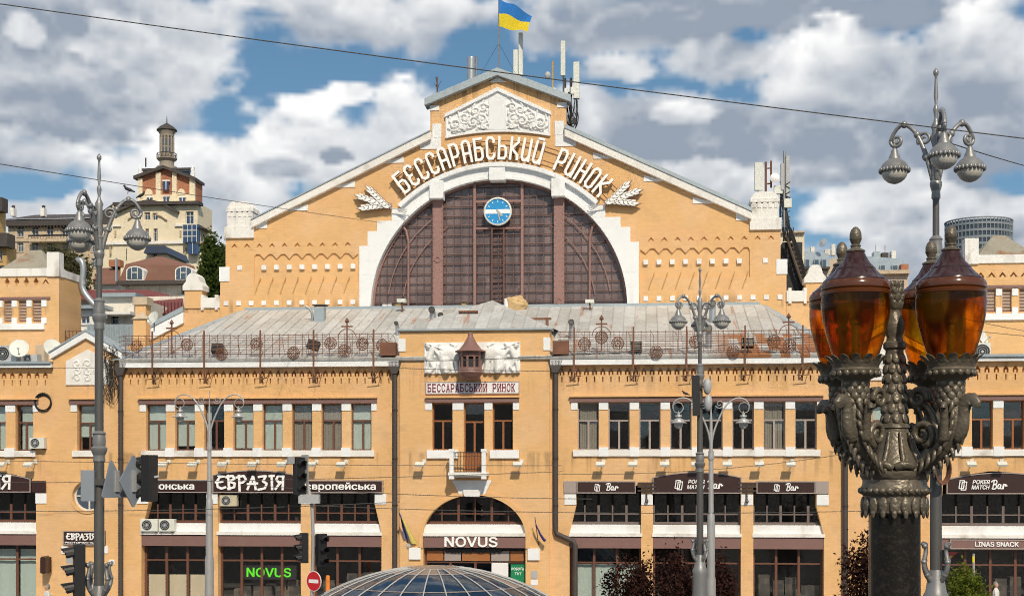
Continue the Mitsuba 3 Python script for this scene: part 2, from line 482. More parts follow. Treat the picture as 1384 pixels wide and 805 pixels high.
mat('m_arch_bar', P(paint((.17, .10, .088), .15, .1), .55))
mat('m_arch_glass', P(proc(arch_fn), .16, specular=.6))
mat('m_arch_patch', P((.38, .27, .10), .5))
mat('m_asphalt', P(paint((.055, .055, .057), .15, .0, f=.3), .85))
mat('m_paving', P(paint((.26, .25, .24), .12, .0, f=.4), .8))
mat('m_kerb', P((.34, .33, .31), .8))
mat('m_road_paint', P((.72, .72, .70), .7))
mat('m_hill', P(paint((.07, .08, .04), .3, .0, f=.05), .9))
mat('m_bark', P(paint((.10, .075, .055), .25, .2, f=3), .9))


def leaf(name, c, c2):
    def fn(p, n, uv):
        return mix(mi.Color3f(*c), mi.Color3f(*c2), noise(p.x * 5, p.y * 5, p.z * 5))
    scene[name] = {'type': 'principledthin', 'base_color': proc(fn), 'roughness': .5, 'diff_trans': .6, 'spec_trans': 0.0}


leaf('m_leaf_plum', (.032, .016, .016), (.075, .034, .026))
leaf('m_leaf_green', (.035, .065, .018), (.09, .12, .03))
leaf('m_leaf_bright', (.07, .11, .018), (.17, .19, .03))
leaf('m_leaf_olive', (.06, .065, .03), (.12, .115, .06))
mat('m_skin', P((.48, .29, .21), .6))
mat('m_hair', P((.20, .18, .16), .7))
mat('m_shirt', P(paint((.58, .57, .56), .2, .0, f=4), .8))
mat('m_trousers', P((.05, .06, .09), .8))


# ---------------------------------------------------------------- ground
YF, YG = 63.0, 73.0


def ground_z(x, y):
    k = np.clip((40 - np.asarray(y, float)) / 40, 0, 1.6)
    hill = np.clip((np.asarray(y, float) - 128) / 90, 0, 1)
    return 5.0 * k ** 2 + 20 * hill * hill * (3 - 2 * hill)


gx = np.concatenate([np.linspace(-900, -120, 14), np.linspace(-100, 100, 41), np.linspace(120, 900, 14)])
gy = np.concatenate([np.linspace(-150, 0, 9), np.linspace(2.5, 60, 24), np.linspace(64, 240, 40), np.linspace(260, 1200, 16)])
GX, GY = np.meshgrid(gx, gy)
gv = np.stack([GX, GY, ground_z(GX, GY) - .012], -1).reshape(-1, 3)
q = np.arange(len(gx) * len(gy)).reshape(len(gy), len(gx))
gf = np.concatenate([np.stack([q[:-1, :-1], q[:-1, 1:], q[1:, 1:]], -1).reshape(-1, 3), np.stack([q[:-1, :-1], q[1:, 1:], q[1:, :-1]], -1).reshape(-1, 3)])
near = gv[gf].mean(1)[:, 1] < 130
struct('ground', (gv, gf[near]), 'm_asphalt', True)
struct('hill', (gv, gf[~near]), 'm_hill', True)
struct('pavement', MB().box(-60, 60, 55.5, 64, -.3, .13), 'm_paving')
kb = MB()
for k in range(60):
    kb.box(-60 + 2 * k, -58.01 + 2 * k, 55.2, 55.497, -.3, .134)
struct('kerb', kb, 'm_kerb')
rp = MB()
for k in range(24):
    rp.box(-58 + 5 * k, -55.5 + 5 * k, 48, 48.15, -.01, .004)
struct('road_marking', rp, 'm_road_paint')

# ---------------------------------------------------------------- the market hall
HALL = thing('market_hall', 'long ochre brick market hall with white trim and a huge arched window under its gable', 'market hall')


def hp(name, mb, m, smooth=False, **k):
    return part(HALL, name, mb, m, smooth, **k)


def niche_row(x0, x1, n, z, s=1.3):
    """Little pointed niches under the eaves, each with a slit below it."""
    out = []
    for k in range(n):
        x = x0 + (x1 - x0) * (k + .5) / n
        out.append(Polygon([(x - .085 * s, z - .10 * s), (x - .085 * s, z + .02 * s), (x, z + .15 * s), (x + .085 * s, z + .02 * s), (x + .085 * s, z - .10 * s), (x + .03 * s, z - .10 * s), (x + .03 * s, z), (x - .03 * s, z), (x - .03 * s, z - .10 * s)]))
        out.append(rect2(x - .028, z - .45, x + .028, z - .20))
    return out


WZ0, WZ1 = 7.5, 9.62
LW = [(-15.27 + 1.371 * k, -15.27 + 1.371 * k + .94) for k in range(8)]
RW = [(4.64 + 1.372 * k, 4.64 + 1.372 * k + .95) for k in range(8)]
CW = [(-1.91, -.98), (-.47, .46), (.83, 1.75)]
LP = [(-24.25, -23.40), (-22.90, -22.02), (-21.54, -20.69)]
RP = [(20.54, 21.40), (21.86, 22.75), (23.2, 24.1), (24.5, 25.4)]
LG, RG = [(-18.52, -17.58)], [(17.58, 18.52)]


def shop_shapes(s):
    def q(pts):
        return Polygon([(s * x, z) for x, z in pts])
    a = q([(4.27, -.1), (4.27, 3.75), (4.58, 5.05), (4.58, 5.9), (7.47, 5.9), (7.47, -.1)])
    b = q([(8.0, -.1), (8.0, 6.26), (8.9, 6.46), (9.94, 6.54), (10.98, 6.46), (11.88, 6.26), (11.88, -.1)])
    c = q([(12.42, -.1), (12.42, 5.9), (15.16, 5.9), (15.16, 5.05), (15.50, 3.75), (15.50, -.1)])
    return [a, b, c]


def pav_shape(s):
    return Polygon([(s * x, z) for x, z in [(20.55, -.1), (20.55, 5.0), (20.62, 6.0), (21.5, 6.38), (22.6, 6.55), (23.6, 6.5), (25, 6.2), (26.0, 5.6), (26.0, -.1)]])


wins = lambda L, z0=WZ0: [rect2(a, z0, b, WZ1) for a, b in L]
for s, W in ((-1, LW), (1, RW)):
    holes = wins(W) + shop_shapes(s) + niche_row(s * 3.75, s * 16.2, 34, 10.98)
    hp('wall', MB().prism(rect2(min(s * 3.4, s * 16.45), -.1, max(s * 3.4, s * 16.45), 11.32).difference(unary_union(holes)), YF, YF + .5), 'm_wall')
    hp('frieze_back', B(min(s * 3.6, s * 16.3), max(s * 3.6, s * 16.3), YF + .24, YF + .4, 10.45, 11.2), 'm_wall_trim')
for s, W, G in ((-1, LP, LG), (1, RP, RG)):
    holes = wins(W) + [pav_shape(s)] + niche_row(s * 19.9, s * 33.9, 35, 10.98)
    hp('wall', MB().prism(rect2(min(s * 19.68, s * 34), -.1, max(s * 19.68, s * 34), 11.32).difference(unary_union(holes)), YF, YF + .5), 'm_wall')
    hp('frieze_back', B(min(s * 19.8, s * 34), max(s * 19.8, s * 34), YF + .24, YF + .4, 10.45, 11.2), 'm_wall_trim')
    gab = Polygon([(s * 16.46, -.1), (s * 16.46, 11.8), (s * 18.05, 12.72), (s * 19.66, 11.8), (s * 19.66, -.1)])
    rw = Point(s * 18.03, 5.4).buffer(.74, 24)
    hp('wall', MB().prism(gab.difference(unary_union(wins(G) + [rw])), YF - .12, YF + .5), 'm_wall')
    tr = MB()
    for d in (-1, 1):
        tr.prism(Polygon([(s * (18.05 + d * 1.72), 11.72), (s * (18.05 + d * 1.72), 11.98), (s * 18.05, 12.98), (s * 18.05, 12.68)]), YF - .3, YF + .4)
    hp('raking_trim', tr, 'm_white')
    tz = MB()
    for d in (-1, 1):
        tz.prism(Polygon([(s * (18.05 + d * 1.78), 11.99), (s * (18.05 + d * 1.78), 12.06), (s * 18.05, 13.08), (s * 18.05, 12.99)]), YF - .34, YF + 1.6)
    hp('gable_roof', tz, 'm_zinc')
    # round window
    rg = MB().prism(Point(s * 18.03, 5.4).buffer(.82, 24).difference(Point(s * 18.03, 5.4).buffer(.70, 24)), YF - .18, YF + .1)
    hp('round_window_ring', rg, 'm_wall_trim')
    fr = MB().prism(Point(s * 18.03, 5.4).buffer(.70, 24).difference(Point(s * 18.03, 5.4).buffer(.62, 24)), YF + .1, YF + .2)
    fr.box(s * 18.03 - .03, s * 18.03 + .03, YF + .1, YF + .2, 4.75, 6.05).box(s * 18.03 - .6, s * 18.03 + .6, YF + .1, YF + .2, 5.37, 5.43)
    k = hp('round_window', fr, 'm_frame_white')
    part(k, 'pane', MB().prism(Point(s * 18.03, 5.4).buffer(.64, 24), YF + .15, YF + .16), 'm_glass_far')
    struct_key = hp('relief_panel', MB().prism(Polygon([(s * 16.98, 10.53), (s * 16.98, 11.62), (s * 18.0, 12.16), (s * 19.03, 11.62), (s * 19.03, 10.53)]), YF - .2, YF - .05), 'm_white_worn')
    rr = MB()
    for k in range(9):
        rr.tube(xz(spiral(s * (17.5 + .5 * (k % 3)), 10.85 + .33 * (k // 3), .05, .2, k * 1.3, 1.1, 14), YF - .2), .045, 6)
    part(struct_key, 'carving', rr, 'm_white_worn', True)
    # eaves of the far wing
    a, b = sorted((s * 19.7, s * 34))
    hp('cornice', B(a, b, YF - .3, YF + .2, 11.33, 11.5), 'm_white')
    hp('roof_edge', B(a, b, YF - .42, YF + 10, 11.51, 11.62), 'm_zinc')

# the projecting bay
arch_in = unary_union([affinity.scale(Point(0, 0).buffer(1, 32), 2.32, 1.86), rect2(-2.32, -4, 2.32, 0)])
arch_in = affinity.translate(arch_in, 0, 3.62)
BY = YF - .25
bay = rect2(-3.4, -.1, 3.4, 12.85).difference(unary_union([arch_in, rect2(CW[0][0], WZ0, CW[0][1], WZ1), rect2(CW[1][0], 6.55, CW[1][1], WZ1), rect2(CW[2][0], WZ0, CW[2][1], WZ1)]))
hp('bay_wall', MB().prism(bay, BY, BY + .6), 'm_wall')
hp('bay_side', B(-3.4, -3.1, BY + .6, YF + 2.6, 9, 12.85), 'm_wall')
hp('bay_side', B(3.1, 3.4, BY + .6, YF + 2.6, 9, 12.85), 'm_wall')
ring = affinity.translate(unary_union([affinity.scale(Point(0, 0).buffer(1, 32), 2.52, 2.06), rect2(-2.52, -.5, 2.52, 0)]), 0, 3.62).difference(arch_in)
hp('arch_moulding', MB().prism(ring.intersection(rect2(-4, 3.1, 4, 9)), BY - .09, BY + .1), 'm_wall_trim')
for s in (-1, 1):
    hp('impost_block', B(min(s * 2.42, s * 2.95), max(s * 2.42, s * 2.95), BY - .12, BY + .1, 2.58, 3.1), 'm_white')
    hp('bay_block', B(min(s * 3.12, s * 3.44), max(s * 3.12, s * 3.44), BY - .05, BY + .1, 11.95, 12.52), 'm_white')
hp('keystone', MB().prism(Polygon([(-1.0, 6.14), (.80, 6.14), (.50, 5.52), (-.66, 5.52)]), BY - .1, BY + .1).prism(Polygon([(-.48, 5.72), (.32, 5.72), (.26, 5.42), (-.42, 5.42)]), BY - .26, BY), 'm_white')
hp('bay_cap', B(-3.52, 3.52, BY - .16, BY + .9, 12.86, 12.93), 'm_zinc')
pc = np.array([[-3.5, BY - .1, 12.94], [3.5, BY - .1, 12.94], [3.5, 67.6, 13.3], [-3.5, 67.6, 13.3], [.35, 67.2, 14.75]])
hp('bay_roof', (pc, np.array([[0, 1, 4], [1, 2, 4], [2, 3, 4], [3, 0, 4]])), 'm_roof')

# white eaves, gutters, gallery roof
sl = math.atan2(15.05 - 11.62, YG - (YF - .42))
ln = math.hypot(15.05 - 11.62, YG - (YF - .42))
RM = rotx(sl)
for s in (-1, 1):
    a, b = sorted((s * 3.42, s * 16.42))
    hp('cornice', B(a, b, YF - .34, YF + .2, 11.29, 11.545), 'm_white')
    hp('gutter', B(a, b, YF - .37, YF - .2, 11.56, 11.66), 'm_roof_dark')
slope = Polygon([(-16.42, 0), (16.42, 0), (13.5, ln), (-13.5, ln)])
ROOF = hp('gallery_roof', MB().slab(slope, -.12, -.02).add((np.zeros((3, 3)), np.array([[0, 1, 2]]))) if False else MB().add(MB().slab(slope, -.12, -.02).done(), RM, (0, YF - .42, 11.66)), 'm_roof')
seam = MB()
for k in range(61):
    x0 = -16.5 + .55 * k
    strip = slope.intersection(rect2(x0 + .012, 0, x0 + .538, ln))
    off = .35 * ((k * 7) % 5)
    cuts = [0, 2.1 + off, 4.3 + off, 6.5 + off, ln]
    for c0, c1 in zip(cuts, cuts[1:]):
        p = strip.intersection(rect2(-20, c0, 20, c1 - .02))
        if p.area < .05:
            continue
        part(ROOF, 'sheet', MB().add(MB().slab(p, -.018, .003 + .004 * ((k * 3) % 4)).done(), RM, (0, YF - .42, 11.66)), 'm_roof')
    l2 = slope.intersection(rect2(x0 - .013, 0, x0 + .013, ln))
    if l2.area > .01:
        seam.add(MB().slab(l2, -.02, .032).done(), RM, (0, YF - .42, 11.66))
part(ROOF, 'seam', seam, 'm_roof', stuff=True)
for s in (-1, 1):
    # flashing on the hip, and the hip's own short slope
    hv = np.array([[s * 16.42, YF - .42, 11.66], [s * 13.5, YG, 15.05], [s * 16.9, YG, 11.7]])
    part(ROOF, 'hip', (hv, np.array([[0, 1, 2]])), 'm_roof')
    d = np.array([s * 13.5, YG, 15.08]) - np.array([s * 16.42, YF - .42, 11.69])
    fl = MB()
    o = np.array([s * 16.42, YF - .42, 11.69])
    w = np.array([s * .32, .0, -.03])
    v = np.array([o - w * .6, o + w, o + d + w, o + d - w * .6])
    fl.add((np.vstack([v, v - [0, 0, .03]]), BF))
    part(ROOF, 'flashing', fl, 'm_zinc')
part(ROOF, 'ridge_flashing', B(-13.5, 13.5, YG - .12, YG - .01, 15.0, 15.2), 'm_zinc')

# the great gable
RIN = 6.73
CZ = 15.05
up = lambda z: rect2(-40, z, 40, 60)
arch_hole = Point(0, CZ).buffer(RIN, 48).intersection(up(CZ)).union(rect2(-RIN, 12, RIN, CZ))
outline = Polygon([(-14.86, 11), (-14.86, 16.9), (-14.56, 16.9), (-14.56, 18.95), (-13.05, 19.5), (-3.57, 23.95), (-3.57, 25.75), (0, 27.15), (3.57, 25.75), (3.57, 23.95), (13.05, 19.5), (14.56, 18.95), (14.56, 16.9), (14.86, 16.9), (14.86, 11)])
cut = []
sq = [7.68 + .685 * k for k in range(11)]
for s in (-1, 1):
    top = []
    for k in range(8):
        c = 7.68 + .685 * k
        top += [(c, 17.78), (c + .24, 18.04), (c + .445, 18.04)]
    zig = [(7.40, 16.5)] + [(7.40, 18.0)] + top + [(13.0, 17.9), (13.0, 16.5)]
    cut.append(Polygon([(s * x, z) for x, z in zig]).buffer(0))
    for k in range(10):
        x = s * (7.96 + .68 * k)
        cut.append(Polygon([(x - .17, 18.42), (x, 18.62), (x + .17, 18.42), (x + .08, 18.42), (x, 18.51), (x - .08, 18.42)]))
hp('gable_wall', MB().prism(outline.difference(arch_hole.buffer(.06)).difference(unary_union(cut)), YG, YG + .11), 'm_wall')
hp('gable_core', MB().prism(outline.buffer(-.01).difference(arch_hole.buffer(.05)), YG + .11, YG + .7), 'm_wall_trim')
for s in (-1, 1):
    for k, x in enumerate(sq):
        if k < 10 or True:
            hp('white_block', B(s * x - .12, s * x + .12, YG - .06, YG + .05, 15.33, 15.57), 'm_white')
    for x in [7.68 + .685 * k for k in range(8)] + [13.79]:
        hp('white_block', B(s * x - .12, s * x + .12, YG - .06, YG + .14, 17.21, 17.45), 'm_white')
    pegs = MB()
    for k in range(8):
        x = 8.0 + .685 * k
        for j in range(8):
            u, z = s * x - .16 + .04 * j, 15.95 + .115 * j
            pegs.box(u - .022, u + .022, YG - .05, YG + .02, z - .035, z + .035)
    hp('wall_peg', pegs, 'm_ochre_dull', stuff=True)
    # turret
    t = MB()
    a, b = sorted((s * 13.0, s * 14.6))
    t.box(a, b, YG - .16, YG + 1.2, 18.9, 19.5)
    a2, b2 = sorted((s * 13.06, s * 14.46))
    t.box(a2, b2, YG - .1, YG + 1.1, 19.5, 20.25)
    for j in range(5):
        u = a2 + (b2 - a2) * (j + .5) / 5
        t.box(u - .09, u + .09, YG - .14, YG + .3, 20.02, 20.3)
    t.box(a2 - .04, b2 + .04, YG - .17, YG + 1.12, 20.3, 20.5)
    t.prism(Polygon([(a2 - .02, 20.5), (a2 + .12, 20.72), (a2 + .3, 20.84), (b2 - .3, 20.84), (b2 - .12, 20.72), (b2 + .02, 20.5)]), YG - .1, YG + 1.0)
    hp('turret', t, 'm_white_worn')
    # raking cornice and cap
    cap = .20 if s > 0 else .07
    hp('raking_cornice', MB().prism(Polygon([(s * 13.07, 19.42), (s * 13.07, 19.78), (s * 3.5, 24.27), (s * 3.5, 23.88)]), YG - .32, YG + .4), 'm_white_worn')
    hp('raking_cap', MB().prism(Polygon([(s * 13.1, 19.79), (s * 13.1, 19.79 + cap), (s * 3.5, 24.28 + cap), (s * 3.5, 24.28)]), YG - .38, YG + .5), 'm_zinc')
    for (x, z) in ((10.65, 20.28), (8.13, 21.42), (5.52, 22.62)):
        zt = 19.5 + (13.05 - (x - .0)) / 9.48 * 4.45
        hp('rake_block', MB().prism(Polygon([(s * (x - .55), zt + .02), (s * (x - .55), zt - .32), (s * (x + .55), zt - .32), (s * (x + .55), zt - .30)]), YG - .05, YG + .05), 'm_white')
    hp('rake_block', MB().prism(Polygon([(s * 12.9, 19.40), (s * 12.3, 19.40), (s * 12.3, 19.82), (s * 12.9, 19.5)]), YG - .05, YG + .05), 'm_white')
    hp('shoulder_block', MB().box(*sorted((s * 3.45, s * 2.98)), YG - .05, YG + .05, 24.0, 24.72).box(*sorted((s * 4.1, s * 3.0)), YG - .045, YG + .05, 23.4, 23.99), 'm_white')
    hp('pediment_block', B(*sorted((s * 3.59, s * 3.1)), YG - .06, YG + .05, 25.42, 25.68), 'm_white')
    hp('corner_block', B(*sorted((s * 14.34, s * 14.9)), YG - .06, YG + .2, 16.62, 17.38), 'm_white')
    hp('pediment_cap', MB().prism(Polygon([(s * 3.82, 25.62), (s * 3.82, 25.98), (0, 27.48), (0, 27.10)]), YG - .4, YG + .6), 'm_zinc')
hp('pediment_block', MB().prism(Polygon([(-.45, 26.82), (.45, 26.82), (0, 27.08)]), YG - .05, YG + .05), 'm_white')
# hall body and roof behind the gable
hp('hall_roof', MB().prism(Polygon([(-14.4, 11), (-14.4, 18.8), (-13, 19.35), (-3.4, 23.8), (-3.4, 25.6), (0, 27.0), (3.4, 25.6), (3.4, 23.8), (13, 19.35), (14.4, 18.8), (14.4, 11)]), YG + .71, YG + 50), 'm_roof_dark')
# white surround of the arch
gaps = unary_union([Point(0, CZ).buffer(RIN, 48), rect2(-RIN, 12, RIN, CZ)])
for i in range(13):
    a0, a1 = math.radians(46 + 88 / 13 * i), math.radians(46 + 88 / 13 * (i + 1) - .03)
    pie = Polygon([(0, CZ)] + [tuple(p) for p in arcpts(0, CZ, 12, a0, a1, 5)])
    rA = Point(0, CZ).buffer(7.55, 64).difference(Point(0, CZ).buffer(7.33, 64)).intersection(pie)
    rB = Point(0, CZ).buffer(7.33, 64).difference(Point(0, CZ).buffer(RIN, 64)).intersection(pie)
    rC = Point(0, CZ).buffer(6.86, 64).difference(Point(0, CZ).buffer(RIN - .02, 64)).intersection(pie)
    hp('arch_stone', MB().prism(rA, YG - .34, YG + .1).prism(rB, YG - .07, YG + .45).prism(rC, YG - .15, YG - .07), 'm_white')
for s in (-1, 1):
    zs = [12.9, 13.7, 14.5, 15.3, 16.07, 16.84, 17.61, 18.38, 19.15, 19.68, 20.3]
    for z0, z1 in zip(zs, zs[1:]):
        x1 = 7.33 if z1 < 18.5 else (6.89 if z1 < 19.2 else (6.38 if z1 < 20 else 5.6))
        pie = Polygon([(0, CZ)] + [tuple(p) for p in arcpts(0, CZ, 15, math.radians(46), math.radians(134), 5)])
        blk = rect2(min(s * x1, 0), z0, max(0, s * x1), z1 - .003).difference(gaps).difference(pie)
        if blk.area > .02:
            hp('quoin', MB().prism(blk, YG - .08, YG + .45), 'm_white')
for x, r0 in ((0, 6.66), (-3.18, 6.5), (3.18, 6.5)):
    a = math.atan2(1, 0) - math.asin(x / 7)
    u = np.array([math.sin(x / 7.0), math.cos(x / 7.0)])
    w = .42 if x == 0 else .36
    zc = CZ + math.sqrt(7.0 ** 2 - x * x)
    hp('keystone', B(x - w, x + w * (.95), YG - .40, YG + .4, zc - .40 + (0 if x == 0 else -.12), zc + (.26 if x == 0 else .40)), 'm_white')

# ---------------------------------------------------------------- the arched window
AW = hp('arched_window', MB().prism(Point(0, CZ).buffer(RIN + .05, 48).difference(Point(0, CZ).buffer(RIN - .12, 48)).intersection(up(CZ - .2)), YG + .36, YG + .5).box(-RIN, RIN, YG + .3, YG + .5, CZ - .3, CZ - .05), 'm_arch_iron')
disc = Point(0, CZ).buffer(RIN - .1, 48).intersection(up(CZ - .1))
nx, dz = 34, .50
dx = 2 * RIN / nx
skip = 0
for i in range(nx):
    for j in range(14):
        cell = rect2(-RIN + i * dx + .012, CZ - .1 + j * dz + .012, -RIN + (i + 1) * dx - .012, CZ - .1 + (j + 1) * dz - .012).intersection(disc)
        if cell.is_empty or cell.area < .015:
            continue
        pm = MB().prism(cell, YG + .52, YG + .535).done()
        zc_ = CZ - .1 + (j + .5) * dz
        pm[0][:, 1] += rnd.gauss(0, .022) * (pm[0][:, 2] - zc_) + rnd.gauss(0, .02) * (pm[0][:, 0] + RIN - (i + .5) * dx)
        part(AW, 'pane', pm, 'm_arch_glass')
for i in range(1, nx):
    x = -RIN + i * dx
    h = math.sqrt(max(RIN ** 2 - x * x, 0))
    part(AW, 'bar', B(x - .012, x + .012, YG + .40, YG + .45, CZ - .1, CZ + h - .05), 'm_arch_bar')
for j in range(1, 14):
    z = CZ - .1 + j * dz
    h = math.sqrt(max((RIN - .1) ** 2 - (z - CZ) ** 2, .01))
    part(AW, 'bar', B(-h, h, YG + .37, YG + .42, z - .015, z + .015), 'm_arch_bar')
for r in (5.9, 5.1):
    for s in (-1, 1):
        a0, a1 = (math.radians(8), math.radians(58)) if s > 0 else (math.radians(122), math.radians(172))
        part(AW, 'curved_bar', MB().prism(LineString(arcpts(0, CZ, r, a0, a1, 30)).buffer(.022, cap_style='flat'), YG + .345, YG + .375), 'm_arch_iron')
for s in (-1, 1):
    pl = MB().box(*sorted((s * 2.92, s * 3.46)), YG + .1, YG + .34, CZ - .1, CZ + 6.0)
    for j in range(20):
        for e in (2.98, 3.40):
            pl.box(s * e - .025, s * e + .025, YG + .07, YG + .11, CZ + .2 + j * .29, CZ + .25 + j * .29)
    pl.prism(Point(s * 3.19, CZ + 2.6 if s < 0 else CZ + .35).buffer(.17, 12).difference(Point(s * 3.19, CZ + 2.6 if s < 0 else CZ + .35).buffer(.10, 12)), YG + .05, YG + .12)
    part(AW, 'pilaster', pl, 'm_arch_iron')
    part(AW, 'post', B(s * 1.25 - .07, s * 1.25 + .07, YG + .22, YG + .36, CZ - .1, CZ + 6.55), 'm_arch_iron')
    rib = [(s * 4.78, CZ - .1), (s * 4.78, CZ + 2), (s * 4.78, CZ + 3.6), (s * 4.9, CZ + 4.15), (s * 5.12, CZ + 4.45)]
    part(AW, 'rib', MB().tube(xz(rib, YG + .3), .07, 8), 'm_arch_iron', True)
part(AW, 'beam', B(-1.2, 1.2, YG + .2, YG + .34, CZ + 5.55, CZ + 5.65), 'm_arch_iron')
part(AW, 'beam', B(-1.2, 1.2, YG + .2, YG + .34, CZ + 4.15, CZ + 4.24), 'm_arch_iron')
for x, w, h in ((-6.2, .5, .42), (-5.5, .28, .42), (-2.0, .28, .42), (4.75, .28, .4)):
    part(AW, 'patch', B(x, x + w, YG + .46, YG + .49, CZ + .0, CZ + h), 'm_board_white' if x == -6.2 else 'm_arch_patch')

# ---------------------------------------------------------------- windows
def window(x0, x1, z0, z1, y, fm, tr=.66, fill=None, mull=.55, fw=.055, name='window', par=None, door=False):
    k = unique((par or HALL) + '__' + name)
    f = MB()
    f.box(x0, x1, y, y + .07, z1 - fw, z1).box(x0, x1, y, y + .07, z0, z0 + fw).box(x0, x0 + fw, y, y + .07, z0 + fw, z1 - fw).box(x1 - fw, x1, y, y + .07, z0 + fw, z1 - fw)
    zt, xm = z0 + (z1 - z0) * tr, x0 + (x1 - x0) * mull
    f.box(x0 + fw, x1 - fw, y - .012, y + .06, zt - .035, zt + .035)
    f.box(xm - .045, xm + .045, y - .01, y + .06, z0 + fw, zt - .035)
    scene[k + '__frame'] = mikit.ply(f.done(), fm)
    for i, (a, b, c, d) in enumerate(((x0 + fw, x1 - fw, zt + .035, z1 - fw), (x0 + fw, xm - .045, z0 + fw, zt - .035), (xm + .045, x1 - fw, z0 + fw, zt - .035))):
        nm = '__pane' + (f'_{i:03d}' if i else '')
        if door and i:
            part(k, 'door_panel', B(a, b, y + .02, y + .05, c, c + .75), fm)
            c += .75
        e1, e2 = rnd.gauss(0, .004), rnd.gauss(0, .006)
        v = np.array([[a, y + .035 + e1, c], [b, y + .035 - e1, c], [b, y + .035 - e1 + e2, d], [a, y + .035 + e1 + e2, d]])
        scene[k + nm] = mikit.ply((v, np.array([[0, 1, 2], [0, 2, 3]])), 'm_glass')
    if fill:
        m, a, b, c = fill
        part(k, 'blind', blind_mesh(m != 'm_curtain_green' and 1, x0 + (x1 - x0) * a, x0 + (x1 - x0) * b, y + .14, z0 + (z1 - z0) * c, z1), m)
    return k


def blind_mesh(strips, x0, x1, y, z0, z1):
    """A vertical-strip blind, or a plain hanging sheet."""
    mb = MB()
    if not strips:
        xs = np.linspace(x0, x1, 9)
        w = np.array([.015 * math.sin(x * 9) for x in xs])
        v = np.concatenate([np.stack([xs, y + w, xs * 0 + z0], 1), np.stack([xs, y + .5 * w, xs * 0 + z1], 1)])
        i = np.arange(8)
        return mb.add((v, np.concatenate([np.stack([i, i + 1, i + 10], 1), np.stack([i, i + 10, i + 9], 1)])))
    n = max(3, int((x1 - x0) / .105))
    for i in range(n):
        a, b = x0 + (x1 - x0) * i / n, x0 + (x1 - x0) * (i + .93) / n
        yy = y + .018 * ((i * 37 % 5) - 2) / 2
        v = np.array([[a, yy - .012, z0], [b, yy + .012, z0], [b, yy + .012, z1], [a, yy - .012, z1]])
        mb.add((v, np.array([[0, 1, 2], [0, 2, 3]])))
    return mb


def window_trim(L, y, ends=True, sill=True, x_sill=None):
    x0, x1 = L[0][0] - .34, L[-1][1] + .26
    hp('lintel', MB().box(x0, x1, y - .10, y + .1, 9.64, 9.80), 'm_brown')
    hp('lintel_ledge', MB().box(x0 - .02, x1 + .02, y - .20, y + .1, 9.86, 9.93), 'm_wall_trim')
    xs = [(L[0][0] - .30, L[0][0])] + [(a[1], b[0]) for a, b in zip(L, L[1:])] + [(L[-1][1], L[-1][1] + .24)]
    for i, (a, b) in enumerate(xs):
        hp('pier_block', B(a + .003, b - .003, y - .045, y + .35, 9.30, 9.635), 'm_white')
        if 0 < i < len(xs) - 1:
            hp('pier_block', B(a + .003, b - .003, y - .15, y + .35, 7.21, 7.62), 'm_white')
    if sill:
        for a, b in L:
            hp('sill', B(a - .002, b + .002, y - .12, y + .4, 7.22, 7.5), 'm_white_worn')
        hp('sill', B(L[0][0] - .2, L[0][0] - .004, y - .12, y + .1, 7.215, 7.5), 'm_white_worn')
        hp('sill', B(L[-1][1] + .004, L[-1][1] + .14, y - .12, y + .1, 7.215, 7.5), 'm_white_worn')


greens = {0: ('m_curtain_green', 0, 1, 0), 1: ('m_curtain_green', 0, 1, .1), 2: ('m_curtain_green', 0, .25, 0), 3: ('m_curtain_green', 0, 1, .05), 4: ('m_curtain_green', 0, 1, 0), 5: ('m_blind_dark', 0, 1, 0), 6: ('m_blind_dark', 0, 1, 0), 7: ('m_curtain_green', 0, 1, 0)}
for i, (a, b) in enumerate(LW):
    window(a, b, WZ0, WZ1, YF + .24, 'm_frame', .64, greens[i])
for i, (a, b) in enumerate(RW):
    window(a, b, WZ0, WZ1, YF + .24, 'm_frame_grey', .62, ('m_blind_dark', .1, .9, .0) if i in (0, 6) else None, .5)
window(*CW[0], WZ0, WZ1, BY + .25, 'm_frame_orange', .62, None, .5)
window(*CW[2], WZ0, WZ1, BY + .25, 'm_frame_orange', .62, None, .5)
window(*CW[1], 6.56, WZ1, BY + .25, 'm_frame_orange', .72, None, .5, name='balcony_door', door=True)
for L, fm in ((LP, 'm_frame'), (RP, 'm_frame_orange')):
    for a, b in L:
        window(a, b, WZ0, WZ1, YF + .24, fm, .62, ('m_curtain_green', .2, .8, 0) if fm == 'm_frame' else None, .5)
for L in (LG, RG):
    window(*L[0], WZ0, WZ1, YF + .15, 'm_frame', .60, ('m_curtain_green', .05, .95, .3), .55)
for L, y in ((LW, YF), (RW, YF), (LP, YF), (RP, YF), (LG, YF - .12), (RG, YF - .12)):
    window_trim(L, y)
hp('lintel', B(-2.2, 2.03, BY - .1, BY + .1, 9.64, 9.80), 'm_brown')
hp('lintel_ledge', B(-2.22, 2.05, BY - .18, BY + .1, 9.84, 9.90), 'm_wall_trim')
for a, b in ((-2.22, -1.91), (-.98, -.47), (.46, .83), (1.75, 2.03)):
    hp('pier_block', B(a + .003, b - .003, BY - .045, BY + .35, 9.30, 9.635), 'm_white')
for a, b in ((-2.13, -.72), (.72, 2.02)):
    hp('sill', B(a, b, BY - .14, BY + .3, 7.13, 7.5), 'm_white')
